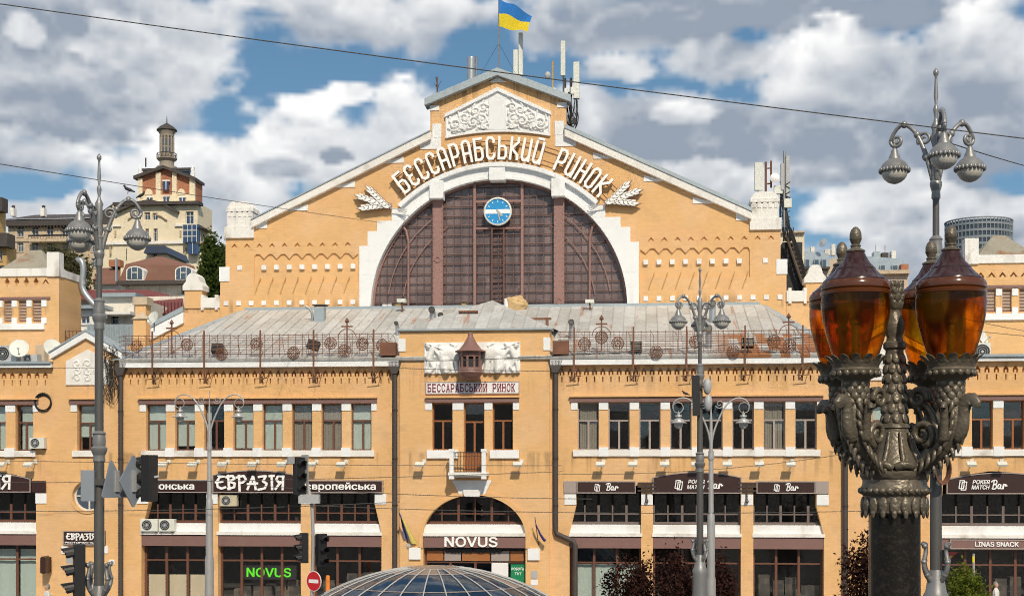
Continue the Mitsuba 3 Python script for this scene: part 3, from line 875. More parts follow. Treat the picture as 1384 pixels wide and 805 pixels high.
# floors and inner walls that close the rooms behind the windows
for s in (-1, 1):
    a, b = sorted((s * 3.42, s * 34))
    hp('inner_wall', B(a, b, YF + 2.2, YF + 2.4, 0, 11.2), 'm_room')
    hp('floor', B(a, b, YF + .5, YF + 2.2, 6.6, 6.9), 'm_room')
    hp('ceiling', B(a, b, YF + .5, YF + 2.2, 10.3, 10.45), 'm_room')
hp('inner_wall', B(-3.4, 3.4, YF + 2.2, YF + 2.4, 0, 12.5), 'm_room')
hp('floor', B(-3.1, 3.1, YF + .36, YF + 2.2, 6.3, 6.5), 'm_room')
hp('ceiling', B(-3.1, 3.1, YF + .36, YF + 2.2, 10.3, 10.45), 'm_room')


# ---------------------------------------------------------------- shopfronts
def shopfront(x0, x1, y, mull=4, curtain=None, grey=False, zt=5.56, clip=None, ground=3, low=None):
    """Mezzanine windows, white band and ledge, brown fascia and shop windows of one opening."""
    k = unique(HALL + '__shopfront')
    fm = 'm_frame_mezz' if grey else 'm_frame'
    f = MB()
    yy = y + .38
    f.box(x0, x1, yy, yy + .08, 4.16, 4.28)
    n = mull
    xs = [x0 + .03 + (x1 - x0 - .06) * i / n for i in range(n + 1)]
    for i, x in enumerate(xs):
        w = .055 if i % 2 == 0 else .03
        f.box(x - w, x + w, yy - .01, yy + .07, 4.28, 5.02 if clip is None else min(5.4, clip(x)))
    f.box(x0, x1, yy + .006, yy + .06, 4.60, 4.655)
    scene[k + '__mezzanine_frame'] = mikit.ply(f.done(), fm)
    for a, b in zip(xs, xs[1:]):
        v = np.array([[a + .05, yy + .04, 4.28], [b - .05, yy + .04, 4.28], [b - .05, yy + .04, zt], [a + .05, yy + .04, zt]])
        part(k, 'mezzanine_pane', (v, np.array([[0, 1, 2], [0, 2, 3]])), 'm_glass')
    part(k, 'white_band', B(x0, x1, y + .16, y + .46, 3.78, 4.15), 'm_white')
    part(k, 'ledge', B(x0 - .05, x1 + .05, y - .06, y + .46, 3.63, 3.775), 'm_white_worn')
    part(k, 'fascia', B(x0, x1, y + .02, y + .4, 3.11, 3.60), 'm_brown')
    g = MB()
    xs = [x0 + .04 + (x1 - x0 - .08) * i / ground for i in range(ground + 1)]
    for x in xs:
        g.box(x - .055, x + .055, yy + .05, yy + .15, 0.1, 3.11)
    g.box(x0, x1, yy + .062, yy + .14, 2.40, 2.47).box(x0, x1, yy + .062, yy + .14, .1, .3)
    scene[k + '__shop_frame'] = mikit.ply(g.done(), 'm_frame')
    for a, b in zip(xs, xs[1:]):
        for c, d in ((2.47, 3.1), (.3, 2.40)):
            v = np.array([[a + .05, yy + .1, c], [b - .05, yy + .1, c], [b - .05, yy + .1, d], [a + .05, yy + .1, d]])
            part(k, 'shop_pane', (v, np.array([[0, 1, 2], [0, 2, 3]])), 'm_glass')
    if low:
        for a, b in zip(xs, xs[1:]):
            part(k, 'curtain', blind_mesh(0, a + .06, b - .06, yy + .3, .3, low[1]), low[0])
    gd = MB()
    for j in range(10):
        x = x0 + .3 + (x1 - x0 - .6) * rnd.random()
        h = rnd.uniform(.8, 1.9)
        gd.box(x - .25, x + .25, y + 1.0, y + 1.4, .1, h)
    part(k, 'shelf', gd, 'm_goods')
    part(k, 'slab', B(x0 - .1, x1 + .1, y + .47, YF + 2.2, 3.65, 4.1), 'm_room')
    return k


for s in (-1, 1):
    A, C = sorted((s * 4.29, s * 7.47)), sorted((s * 12.42, s * 15.49))
    Bq, D = sorted((s * 8.0, s * 11.88)), sorted((s * 20.55, s * 26.0))
    g = s > 0
    k1 = shopfront(*A, YF, 5, grey=g, ground=3, low=('m_curtain_green', 2.35) if g else None)
    k2 = shopfront(*Bq, YF, 6, grey=g, ground=3 if g else 4)
    k3 = shopfront(*C, YF, 5, grey=g, ground=3, low=None if g else ('m_curtain_beige', 1.75))
    k4 = shopfront(*D, YF, 8, grey=g, ground=5, low=None if g else ('m_curtain_green', 2.9))
    for x in (4.05, 7.475, 11.885, 15.185):
        hp('pier_cap', B(*sorted((s * x, s * (x + .52))), YF - .05, YF + .15, 5.05, 5.52), 'm_white')
    hp('pier_cap', B(*sorted((s * 20.03, s * 20.56)), YF - .05, YF + .15, 5.05, 5.52), 'm_white')
shopfront(-2.30, 2.30, BY, 6, zt=5.6, clip=lambda x: 3.62 + 1.80 * math.sqrt(max(0, 1 - (x / 2.32) ** 2)), ground=4)
pb = MB()
for a, b, m_ in ((-2.2, -1.45, 'm_wood_panel'), (-1.4, -.65, 'm_frame_grey'), (-.6, .68, 'm_wood_panel'), (.73, 1.55, 'm_frame_grey'), (1.6, 2.2, 'm_wood_panel')):
    hp('transom_panel', B(a, b, BY + .36, BY + .4, 2.5, 2.95), m_)
hp('door_blind', B(.75, 1.5, BY + .36, BY + .4, .9, 2.42), 'm_board_white')
# shade fringe in the entrance
fr = MB()
for i in range(14):
    fr.ball((-1.25 + .18 * i + rnd.uniform(-.03, .03), BY + .3, 2.98), (.12, .05, .10 + .06 * rnd.random()), 1)
hp('valance', fr, 'm_black', stuff=True)


# ---------------------------------------------------------------- signs on the shops
def letters(par, text, x, y, z, h, w, m='m_pure_white', slant=0.0, depth=.05, bold=True, each=True):
    mb = MB()
    text_on_wall(mb, text, x, y, z, h, w, depth, bold, slant)
    part(par, 'lettering', mb, m)


def signboard(name, label, x0, x1, z0, z1, y, m, frame='m_frame_grey', arch=0.0, cat='shop sign', group=None):
    t = thing(name, label, cat, group)
    if arch:
        n = 14
        top = [(x0 + (x1 - x0) * i / n, z1 + arch * (1 - (2 * i / n - 1) ** 2)) for i in range(n + 1)]
        pg = Polygon([(x0, z0), (x1, z0)] + top[::-1])
    else:
        pg = rect2(x0, z0, x1, z1)
    part(t, 'board', MB().prism(pg, y - .10, y + .12), m)
    part(t, 'frame', MB().prism(pg.difference(pg.buffer(-.045, join_style='mitre')), y - .13, y - .10), frame)
    return t


def bar_logo(t, x, y, z, h, m='m_pure_white'):
    mb = MB()
    for ox, oz in ((0, .06 * h), (.26 * h, -.12 * h)):
        r = affinity.skew(rect2(x + ox, z + oz, x + ox + .52 * h, z + oz + .95 * h).buffer(.06 * h), 8)
        mb.prism(r.difference(r.buffer(-.11 * h)), y - .02, y)
    part(t, 'emblem', mb, m)


def script_bar(t, x, y, z, h):
    """Hand-drawn script: B, a, r as brush strokes."""
    S = [[(.1, 0), (.32, 1.0)], [(.0, .85), (.2, 1.02), (.55, 1.02), (.62, .78), (.42, .55), (.22, .52)], [(.22, .52), (.52, .48), (.55, .2), (.35, .0), (.05, .04)],
         [(1.05, .52), (.85, .56), (.72, .3), (.78, .04), (.95, .1), (1.08, .5), (1.05, .08), (1.15, .02), (1.3, .15)],
         [(1.3, .15), (1.42, .55), (1.4, .3), (1.38, .04)], [(1.41, .3), (1.52, .54), (1.66, .56)], [(1.66, .56), (1.66, .35), (1.8, .42)]]
    mb = MB()
    for st in S:
        p = smooth_path(np.array([(x + a * h, z + b * h) for a, b in st]), 20) if len(st) > 2 else np.array([(x + a * h, z + b * h) for a, b in st])
        mb.prism(LineString(p).buffer(.065 * h), y - .02, y)
    part(t, 'lettering', mb, 'm_pure_white')


for nm, x0, x1, lab in (('first', 4.6, 7.24, 'long dark brown bar sign with square emblem and script, next to the entrance bay'), ('third', 12.55, 15.12, 'long dark brown bar sign with square emblem and script, right of the arched bar sign')):
    t = signboard('bar_sign', lab, x0, x1, 5.56, 6.11, YF - .02, 'm_sign_dark', group=None)
    bar_logo(t, (x0 + x1) / 2 - .50, YF - .13, 5.70, .26)
    script_bar(t, (x0 + x1) / 2 + .0, YF - .13, 5.70, .30)
    part(t, 'end_panel', B(*((4.03, 4.58) if nm == 'first' else (15.14, 15.7)), YF - .1, YF + .05, 5.56, 6.11), 'm_frame_grey')
t = signboard('arched_bar_sign', 'arch-topped dark brown bar sign behind the slim twin lamp, between two flat bar signs', 7.98, 11.9, 5.56, 6.28, YF - .02, 'm_sign_dark', arch=.24)
bar_logo(t, 9.0, YF - .13, 5.78, .36)
letters(t, 'POKER', 9.55, YF - .12, 6.0, .17, .72, slant=.2)
letters(t, 'MATCH', 9.50, YF - .12, 5.77, .17, .74, slant=.2)
script_bar(t, 10.42, YF - .13, 5.78, .36)
t = signboard('arched_bar_sign', 'arch-topped dark brown bar sign at the right edge above the snack sign', 20.75, 25.4, 5.56, 6.2, YF - .02, 'm_sign_dark', arch=.3)
bar_logo(t, 21.3, YF - .13, 5.78, .36)
letters(t, 'POKER', 21.85, YF - .12, 6.0, .17, .72, slant=.2)
letters(t, 'MATCH', 21.80, YF - .12, 5.77, .17, .74, slant=.2)
script_bar(t, 22.66, YF - .13, 5.78, .36)
for x in (7.52, 11.93):
    br = thing('iron_wall_bracket', f'dark iron bracket with pendant on a white pier cap {"left" if x < 9 else "right"} of the arched bar sign', 'bracket')
    b = MB()
    for z in (5.68, 5.86, 6.02):
        b.box(x - .2, x + .62, YF - .16, YF - .10, z - .04, z + .04)
    b.box(x + .17, x + .23, YF - .2, YF - .12, 5.3, 6.0)
    b.lathe([(0, 5.12), (.09, 5.2), (.05, 5.3), (.02, 5.36)], 10, (x + .2, YF - .16, 0))
    put(br, b, 'm_frame_dark')
t = signboard('snack_sign', 'brown fascia sign with small white snack lettering under the white ledge at the right edge', 20.9, 24.6, 3.16, 3.58, YF + .0, 'm_brown')
letters(t, 'LINAS SNACK', 21.95, YF - .11, 3.28, .20, 1.85)
t = signboard('japanese_food_sign', 'dark brown sign with white lettering left of the arched brush-script sign', -15.3, -12.15, 5.56, 6.16, YF - .02, 'm_sign_dark')
letters(t, 'японська', -15.2, YF - .12, 5.72, .30, 2.25)
t = signboard('european_food_sign', 'dark brown sign with white lettering right of the arched brush-script sign', -7.95, -4.18, 5.56, 6.14, YF - .02, 'm_sign_dark')
letters(t, 'європейська', -7.75, YF - .12, 5.72, .30, 3.25)
t = signboard('arched_restaurant_sign', 'arch-topped dark sign with large white brush letters above a shop with green letters', -12.1, -8.2, 5.56, 6.38, YF - .02, 'm_sign_dark', arch=.22)
BR = {'Є': [[(.62, .95), (.3, .9), (.08, .55), (.15, .15), (.45, .02), (.72, .12)], [(.02, .5), (.5, .55)], [(.2, 1.02), (.62, .95)]],
      'В': [[(.12, 1.0), (.22, .0)], [(.0, .9), (.45, 1.0), (.66, .8), (.2, .55)], [(.2, .55), (.66, .42), (.6, .12), (.15, .02)]],
      'Р': [[(.15, 1.0), (.2, -.12)], [(.0, .88), (.5, 1.0), (.7, .72), (.45, .48), (.2, .45)]],
      'А': [[(.0, .0), (.42, 1.0), (.62, .0)], [(.02, .38), (.72, .42)]],
      'З': [[(.05, .92), (.6, .98), (.35, .58), (.66, .4), (.5, .05), (.02, -.05)]],
      'І': [[(.2, 1.0), (.24, .0)], [(.05, .98), (.36, 1.0)]],
      'Я': [[(.6, 1.0), (.56, .0)], [(.62, .96), (.2, .98), (.06, .72), (.25, .5), (.58, .5)], [(.4, .5), (.02, .02)]]}


def brush(t, text, x, y, z, h, adv=.78):
    for ch in text:
        mb = MB()
        for st in BR[ch]:
            p = np.array([(x + a * h, z + b * h) for a, b in st])
            mb.prism(unary_union([LineString(p).buffer(.085 * h, cap_style='square', join_style='bevel')]), y - .06, y)
        part(t, 'letter', mb, 'm_pure_white')
        x += (adv if ch != 'І' else .5) * h


brush(t, 'ЄВРАЗІЯ', -11.93, YF - .12, 5.74, .60, .83)
t = signboard('arched_restaurant_sign', 'arch-topped dark sign with large white brush letters cut off by the left edge', -25.4, -20.75, 5.56, 6.2, YF - .02, 'm_sign_dark', arch=.3)
brush(t, 'ЄВРАЗІЯ', -24.9, YF - .12, 5.74, .60, .83)
part(t, 'end_panel', B(-20.72, -20.05, YF - .1, YF + .05, 5.56, 6.1), 'm_sign_dark')
t = signboard('small_restaurant_sign', 'small brown sign with white brush letters behind the left lamp post', -19.15, -17.15, 3.14, 3.8, YF - .12, 'm_sign_dark')
brush(t, 'ЄВРАЗІЯ', -18.98, YF - .22, 3.40, .27, .80)
letters(t, 'РЕСТОРАН-КЛУБ', -19.05, YF - .21, 3.22, .07, 1.75)
for i, (x, z, w, h, lab) in enumerate(((-19.25, 2.72, .3, .36, 'small white notice under the left end of the small brown brush-lettered sign'), (-17.35, 2.76, .32, .34, 'small white notice under the right end of the small brown brush-lettered sign'), (-17.0, 2.25, .28, .22, 'white house plate below the notices near the left downpipe'))):
    put(thing('wall_notice', lab, 'notice'), B(x, x + w, YF - .17, YF - .121, z, z + h), 'm_board_white')
t = thing('store_sign', 'big white supermarket letters on the brown band over the arched entrance', 'shop sign')
letters(t, 'NOVUS', -1.34, BY + .01, 3.17, .42, 2.4, depth=.09)
t = thing('store_window_sign', 'bright green supermarket letters on a dark panel inside the shop window', 'shop sign')
part(t, 'panel', B(-10.95, -8.35, YF + .60, YF + .64, 1.55, 2.2), 'm_black')
mb = MB()
text_on_wall(mb, 'NOVUS', -10.7, YF + .60, 1.68, .40, 2.1, .03, True)
part(t, 'lettering', mb, 'm_led_green')
t = thing('job_poster', 'green poster with white words in the glass right of the entrance', 'poster')
part(t, 'sheet', B(1.62, 2.28, BY + .34, BY + .355, 1.3, 2.36), 'm_green_poster')
letters(t, 'РОБОТА', 1.66, BY + .339, 2.1, .11, .56, depth=.006)
letters(t, 'ТУТ', 1.80, BY + .339, 1.88, .11, .30, depth=.006)
letters(t, '800-123-456', 1.66, BY + .339, 1.70, .08, .56, depth=.006) if False else None
put(thing('wall_plaque', 'dark grey plaque on the wall right of the entrance', 'plaque'), MB().box(2.57, 2.85, BY - .04, BY - .001, 1.75, 2.1), 'm_plastic_grey')
put(thing('wall_plaque', 'white plaque under the dark grey plaque right of the entrance', 'plaque'), MB().box(2.55, 2.88, BY - .04, BY - .001, 1.45, 1.7), 'm_board_white')
# market name on the white board of the bay
t = thing('market_name_board', 'white board with dark red slab letters under the metal lantern', 'sign')
part(t, 'board', B(-2.18, 2.03, BY - .07, BY - .002, 10.03, 10.55), 'm_board_white')
part(t, 'frame', MB().prism(rect2(-2.2, 10.01, 2.05, 10.57).difference(rect2(-2.16, 10.05, 2.01, 10.53)), BY - .09, BY - .071), 'm_frame_grey')
SLAB = 'БЕССАРАБСЬКИЙ РИНОК'
x = -2.10
adv = 4.0 / len(SLAB)
for ch in SLAB:
    if ch != ' ':
        mb = MB()
        text_on_wall(mb, ch, x, BY - .071, 10.11, .36, adv * .80, .02, True)
        for zz in (10.105, 10.435):
            if ch in 'БЕРЬКИЙНА' and not (ch in 'А' and zz > 10.3):
                mb.box(x - .015, x + adv * .30, BY - .09, BY - .071, zz, zz + .04)
                if ch in 'КИЙНА':
                    mb.box(x + adv * .46, x + adv * .76, BY - .0905, BY - .071, zz, zz + .04)
        part(t, 'letter', mb, 'm_wood_letter')
    x += adv

# ---------------------------------------------------------------- big curved lettering over the arch
G = {'Б': [[(0, 0), (0, 1), (1, 1)], [(0, .57), (.75, .57), (1, .46), (1, .12), (.75, 0), (0, 0)]],
     'Е': [[(1, .8), (1, .9), (.75, 1), (.28, 1), (0, .87), (0, .62), (.2, .5), (0, .38), (0, .13), (.28, 0), (.75, 0), (1, .1), (1, .2)], [(.15, .5), (.7, .5)]],
     'С': [[(1, .74), (1, .88), (.75, 1), (.25, 1), (0, .87), (0, .13), (.25, 0), (.75, 0), (1, .12), (1, .26)]],
     'А': [[(0, 0), (0, .87), (.25, 1), (.75, 1), (1, .87), (1, 0)], [(0, .4), (1, .4)]],
     'Р': [[(0, 0), (0, 1), (.75, 1), (1, .88), (1, .5), (.75, .38), (0, .38)]],
     'Ь': [[(0, 1), (0, 0), (.75, 0), (1, .12), (1, .46), (.75, .58), (0, .58)]],
     'К': [[(0, 0), (0, 1)], [(1, 1), (1, .82), (.12, .5), (1, .18), (1, 0)]],
     'И': [[(0, 1), (0, .13), (.25, 0), (.6, 0), (1, .22)], [(1, 1), (1, 0)]],
     'Й': [[(0, 1), (0, .13), (.25, 0), (.6, 0), (1, .22)], [(1, 1), (1, 0)], [(.2, 1.16), (.8, 1.16)]],
     'Н': [[(0, 0), (0, 1)], [(1, 0), (1, 1)], [(0, .5), (1, .5)]],
     'О': [[(.25, 0), (0, .13), (0, .87), (.25, 1), (.75, 1), (1, .87), (1, .13), (.75, 0), (.25, 0), (.0, .13)]]}
t = thing('arch_lettering', 'tall white letters curving over the great arch between two wheat ears', 'lettering')
H, R0 = 1.08, 7.71
N = len(SLAB)
for i, ch in enumerate(SLAB):
    if ch == ' ':
        continue
    a = math.radians(127.4 - (127.4 - 48.6) * i / (N - 1))
    rot = math.degrees(a) - 90
    face = unary_union([LineString([((u - .5) * .36, R0 + v * H) for u, v in st]).buffer(.060, cap_style='square' if ch not in 'СЕ' else 'flat', join_style='mitre') for st in G[ch]])
    face = affinity.translate(affinity.rotate(face, rot, origin=(0, 0)), 0, CZ)
    k = part(t, 'letter', MB().prism(face, YG - .42, YG - .24), 'm_letter_side')
    part(k, 'face', MB().prism(face.buffer(.006, join_style='mitre'), YG - .455, YG - .42), 'm_letter_face')
rail = MB()
for r in (R0 + .25, R0 + .95):
    rail.prism(LineString(arcpts(0, CZ, r, math.radians(43), math.radians(131), 60)).buffer(.02), YG - .24, YG - .20)
for i in range(12):
    a = math.radians(46 + 82 * i / 11)
    c, s_ = math.cos(a), math.sin(a)
    rail.tube([(r_ * c, YG - (.22 if q == 0 else -.02), CZ + r_ * s_) for q, r_ in ((0, R0 + .6), (1, R0 + .6))], .018, 5)
part(t, 'support_rail', rail, 'm_rust')


def wheat(s, lab):
    t = thing('wheat_emblem', lab, 'emblem')
    base = np.array([s * 5.28, CZ + 5.20])
    ears = []
    for e, (ang, L, sh) in enumerate(((181, 2.1, -.22), (161, 2.35, .0), (141, 2.05, .22))):
        a = math.radians(ang)
        d, n = np.array([math.cos(a), math.sin(a)]), np.array([math.sin(a), -math.cos(a)])
        ear = []
        m = 6
        for j in range(m):
            for side in (-1, 1):
                c = d * (.30 + (L - .95) * j / (m - 1)) + n * (side * .065 - sh * (1 - .6 * j / m))
                g = Polygon([(0, 0), (.07, .06), (.16, .095), (.27, .095), (.38, .06), (.47, 0), (.38, -.06), (.27, -.095), (.16, -.095), (.07, -.06)])
                g = affinity.rotate(affinity.translate(g, .03, 0), ang + side * 24, origin=(0, 0))
                ear.append(affinity.translate(g, *c))
        g = affinity.rotate(Polygon([(0, 0), (.12, .06), (.24, .06), (.42, 0), (.24, -.06), (.12, -.06)]), ang, origin=(0, 0))
        ear.append(affinity.translate(g, *(d * (L - .42) - n * sh * .4)))
        ears.append(ear)
    every = [g for ear in ears for g in ear]
    i = 0
    for ear in ears:
        mb, back = MB(), MB()
        for g in ear:
            i += 1
            over = unary_union([q.buffer(.021) for q in every[i:] if q.distance(g) < .1] or [Point(99, 99).buffer(.01)])
            h = g.difference(over)
            for pc_, b_, tgt, y0, y1 in ((h, -.004, mb, YG - .45, YG - .34), (g, .032, back, YG - .30, YG - .22)):
                pc_ = affinity.translate(affinity.scale(pc_, -s, 1, origin=(0, 0)) if s > 0 else pc_, *base)
                tgt.prism(pc_.buffer(b_, join_style='mitre'), y0, y1)
        k = part(t, 'ear', mb, 'm_letter_face')
        part(k, 'backing', back, 'm_letter_side')
    st = MB()
    for q in (-.22, 0, .22):
        a = math.radians(-18) + q
        st.tube([(base[0] + s * .35, YG - .36, base[1] + .03), (base[0], YG - .37, base[1]), (base[0] - s * .55 * math.cos(a), YG - .40, base[1] + .55 * math.sin(a))], .028, 6)
    part(t, 'stem', st, 'm_plastic_grey')


wheat(-1, 'white wheat ears with black outlines left of the curved lettering')
wheat(1, 'white wheat ears with black outlines right of the curved lettering')

# clock
t = thing('wall_clock', 'round blue and white clock hanging in the arched window', 'clock')
cz = 20.07
part(t, 'rim', MB().add((lambda v: (np.stack([v[0][:, 0], YG - .05 - v[0][:, 2], v[0][:, 1] + cz], 1), v[1]))(lathe_vf([(0, -.14), (.70, -.14), (.74, -.05), (.74, .05), (.70, .08), (.655, .08), (.655, .02)], 40))), 'm_plastic_pale', 40)
part(t, 'dial', MB().prism(Point(0, cz).buffer(.66, 40), YG - .075, YG - .03), 'm_blue_clock')
part(t, 'band', MB().prism(rect2(-.66, cz - .11, .66, cz + .11).intersection(Point(0, cz).buffer(.65, 40)), YG - .082, YG - .075), 'm_pure_white')
mk = MB()
for i in range(12):
    a = i * PI / 6
    mk.prism(affinity.translate(affinity.rotate(rect2(-.018, -.05, .018, .05), -math.degrees(a), origin=(0, 0)), .53 * math.sin(a), cz + .53 * math.cos(a)), YG - .088, YG - .076)
part(t, 'hour_mark', mk, 'm_pure_white')
part(t, 'hour_hand', MB().prism(affinity.translate(affinity.rotate(Polygon([(-.05, -.1), (.05, -.1), (.06, .3), (0, .36), (-.06, .3)]), -135, origin=(0, 0)), 0, cz), YG - .10, YG - .09), 'm_plastic_grey')
part(t, 'minute_hand', MB().prism(affinity.translate(affinity.rotate(Polygon([(-.035, -.12), (.035, -.12), (.03, .5), (-.03, .5)]), -166, origin=(0, 0)), 0, cz), YG - .115, YG - .105), 'm_plastic_grey')
part(t, 'mount', MB().box(-.08, .08, YG - .03, YG + .2, cz - .1, cz + .1), 'm_arch_iron')
t = thing('access_ladder', 'brown iron ladder running down the arched window from the clock', 'ladder')
for x in (-.32, .30):
    part(t, 'stile', B(x - .04, x + .04, YG + .05, YG + .12, CZ + .25, cz - .8), 'm_frame')
for j in range(15):
    part(t, 'rung', B(-.28, .26, YG + .07, YG + .1, CZ + .35 + .27 * j, CZ + .385 + .27 * j), 'm_frame')


# ---------------------------------------------------------------- reliefs
def relief(mb, x0, x1, z0, z1, y, strokes, nx, nz, clip=None, depth=1.0, noise_amt=.0):
    xs, zs = np.linspace(x0, x1, nx), np.linspace(z0, z1, nz)
    X, Z = np.meshgrid(xs, zs)
    Hh = np.zeros_like(X)
    for pts, r, amp in strokes:
        pts = np.asarray(pts, float)
        for a, b in zip(pts, pts[1:]):
            d = b - a
            tt = np.clip(((X - a[0]) * d[0] + (Z - a[1]) * d[1]) / (d @ d + 1e-9), 0, 1)
            dist = np.hypot(X - a[0] - tt * d[0], Z - a[1] - tt * d[1])
            Hh = np.maximum(Hh, amp * np.sqrt(np.clip(1 - (dist / r) ** 2, 0, 1)))
    if noise_amt:
        Hh = Hh + noise_amt * (meshkit.fbm(np.stack([X * 2.6, Z * 2.6, X * 0 + 3], -1), 4) - .3)
    if clip is not None:
        import shapely
        m = shapely.contains_xy(clip, X, Z)
    else:
        m = np.ones_like(X, bool)
    v = np.stack([X, y - Hh * depth, Z], -1).reshape(-1, 3)
    qq = np.arange(nx * nz).reshape(nz, nx)
    ok = m[:-1, :-1] & m[1:, :-1] & m[:-1, 1:] & m[1:, 1:]
    f = np.concatenate([np.stack([qq[:-1, :-1], qq[:-1, 1:], qq[1:, 1:]], -1)[ok], np.stack([qq[:-1, :-1], qq[1:, 1:], qq[1:, :-1]], -1)[ok]])
    return mb.add((v, f))


ped = Polygon([(-2.70, 25.10), (0, 26.38), (2.70, 25.10), (2.70, 24.03)] + [(2.7 - 5.4 * i / 12, 24.03 + .27 * (1 - (2 * i / 12 - 1) ** 2)) for i in range(1, 12)] + [(-2.70, 24.03)])
PEDR = hp('pediment_relief', MB().prism(ped, YG - .05, YG + .02), 'm_relief')
S = []
for s in (-1, 1):
    for cx, cz_, r, a0, tn in ((2.25, 24.62, .34, 2.0, 1.5), (1.75, 24.95, .30, .3, -1.4), (1.18, 25.28, .27, 2.5, 1.4), (1.28, 24.72, .27, 0.2, 1.3), (.80, 24.85, .26, 3.2, -1.3), (.78, 25.45, .25, 1.2, 1.2), (1.85, 24.45, .16, 4, 1.0), (.72, 24.48, .16, 1, 1.1)):
        sp = spiral(s * cx, cz_, .05, r, a0 if s > 0 else PI - a0, tn * s, 22)
        S.append((sp, .075, .19))
        S.append(([(s * cx - .01, cz_), (s * cx + .01, cz_)], .10, .2))
        for j in range(5):
            a = a0 + j * 1.2
            S.append(([(s * (cx + r * math.cos(a)), cz_ + r * math.sin(a)), (s * (cx + (r + .16) * math.cos(a + .5)), cz_ + (r + .16) * math.sin(a + .5))], .06, .14))
    S.append(([(s * .62, 24.4), (s * .9, 25.0), (s * .6, 25.7)], .07, .12))
part(PEDR, 'carving', relief(MB(), -2.68, 2.68, 24.05, 26.3, YG - .03, S, 220, 100, ped.buffer(-.05), 1.0, .02), 'm_relief', True)
cp = MB()
cp.prism(Polygon([(-.45, 24.31), (-.45, 25.95), (0, 26.2), (.45, 25.95), (.45, 24.31)]), YG - .16, YG - .04)
part(PEDR, 'centre_panel', cp, 'm_white')
pf = MB()
for s in (-1, 1):
    pf.prism(Polygon([(s * 2.78, 25.02), (s * 2.78, 25.18), (0, 26.52), (0, 26.32)]), YG - .22, YG)
pf.prism(LineString([(2.7 - 5.4 * i / 16, 24.0 + .27 * (1 - (2 * i / 16 - 1) ** 2)) for i in range(17)]).buffer(.06), YG - .14, YG)
for s in (-1, 1):
    pf.box(*sorted((s * 2.66, s * 2.74)), YG - .13, YG, 24.0, 25.05)
part(PEDR, 'moulding', pf, 'm_white')

# relief of oxen and ploughmen on the bay
BR_ = hp('bay_relief', B(-2.25, 2.08, BY - .08, BY + .05, 10.93, 12.33), 'm_relief')
S = []
for s in (-1, 1):
    f = lambda pts: [(s * a - .08, z) for a, z in pts]
    S += [(f([(.75, 11.75), (1.0, 11.85), (1.25, 11.78)]), .34, .22), (f([(1.2, 11.55), (1.2, 11.2)]), .26, .26), (f([(1.2, 11.15), (1.15, 11.0)]), .16, .30),
          (f([(.85, 11.85), (.75, 12.15), (.95, 12.25)]), .06, .16), (f([(1.5, 11.85), (1.65, 12.1), (1.5, 12.25)]), .06, .16),
          (f([(1.75, 12.1), (1.95, 11.6)]), .15, .2), (f([(2.0, 12.2), (1.98, 12.15)]), .12, .2), (f([(1.95, 11.6), (1.75, 11.2), (1.9, 10.98)]), .09, .16), (f([(1.95, 11.6), (2.08, 11.0)]), .08, .16),
          (f([(1.7, 12.0), (1.45, 11.7)]), .06, .18), (f([(.7, 11.5), (.62, 11.0)]), .12, .16), (f([(.95, 11.4), (.85, 10.98)]), .10, .15), (f([(1.55, 11.35), (1.6, 10.98)]), .09, .14), (f([(2.1, 12.3), (1.2, 11.95)]), .035, .20)]
part(BR_, 'carving', relief(MB(), -2.24, 2.07, 10.94, 12.32, BY - .085, S, 200, 70, None, 1.0, .06), 'm_relief', True)

# ---------------------------------------------------------------- lantern oriel, balcony
t = thing('metal_lantern', 'brown metal lantern with conical roof hanging over the market name board', 'lantern')
LX, LY = -.09, BY - .62
lz = lambda p, n=16, a=0: MB().lathe(p, n, (LX, LY, 0))
part(t, 'roof', lz([(0, 12.72), (.10, 12.71), (.115, 12.60), (.13, 12.52), (.16, 12.46), (.33, 12.18), (.50, 11.97), (.70, 11.88), (.70, 11.85), (.45, 11.86)], 20), 'm_lantern', 40)
part(t, 'neck', lz([(.46, 11.86), (.46, 11.68), (.50, 11.66), (.50, 11.62)], 16), 'm_lantern', 40)
for i in range(10):
    a = i * PI / 5 + .16
    part(t, 'post', MB().box(-.045, .045, -.03, .03, 11.14, 11.64, rotz(a + PI / 2), (LX + .475 * math.cos(a), LY + .475 * math.sin(a), 0)), 'm_lantern')
    a += PI / 10
    part(t, 'pane', MB().box(-.13, .13, -.01, .01, 11.15, 11.5, rotz(a + PI / 2), (LX + .43 * math.cos(a), LY + .43 * math.sin(a), 0)), 'm_black')
part(t, 'belly', lz([(.50, 11.15), (.53, 11.12), (.53, 11.05), (.56, 10.98), (.575, 10.93), (.55, 10.88), (.52, 10.86), (.44, 10.74), (.30, 10.63), (.15, 10.58), (0, 10.57)], 20), 'm_lantern', 40)
part(t, 'bracket', B(LX - .1, LX + .1, LY, BY - .08, 11.2, 11.5), 'm_lantern')

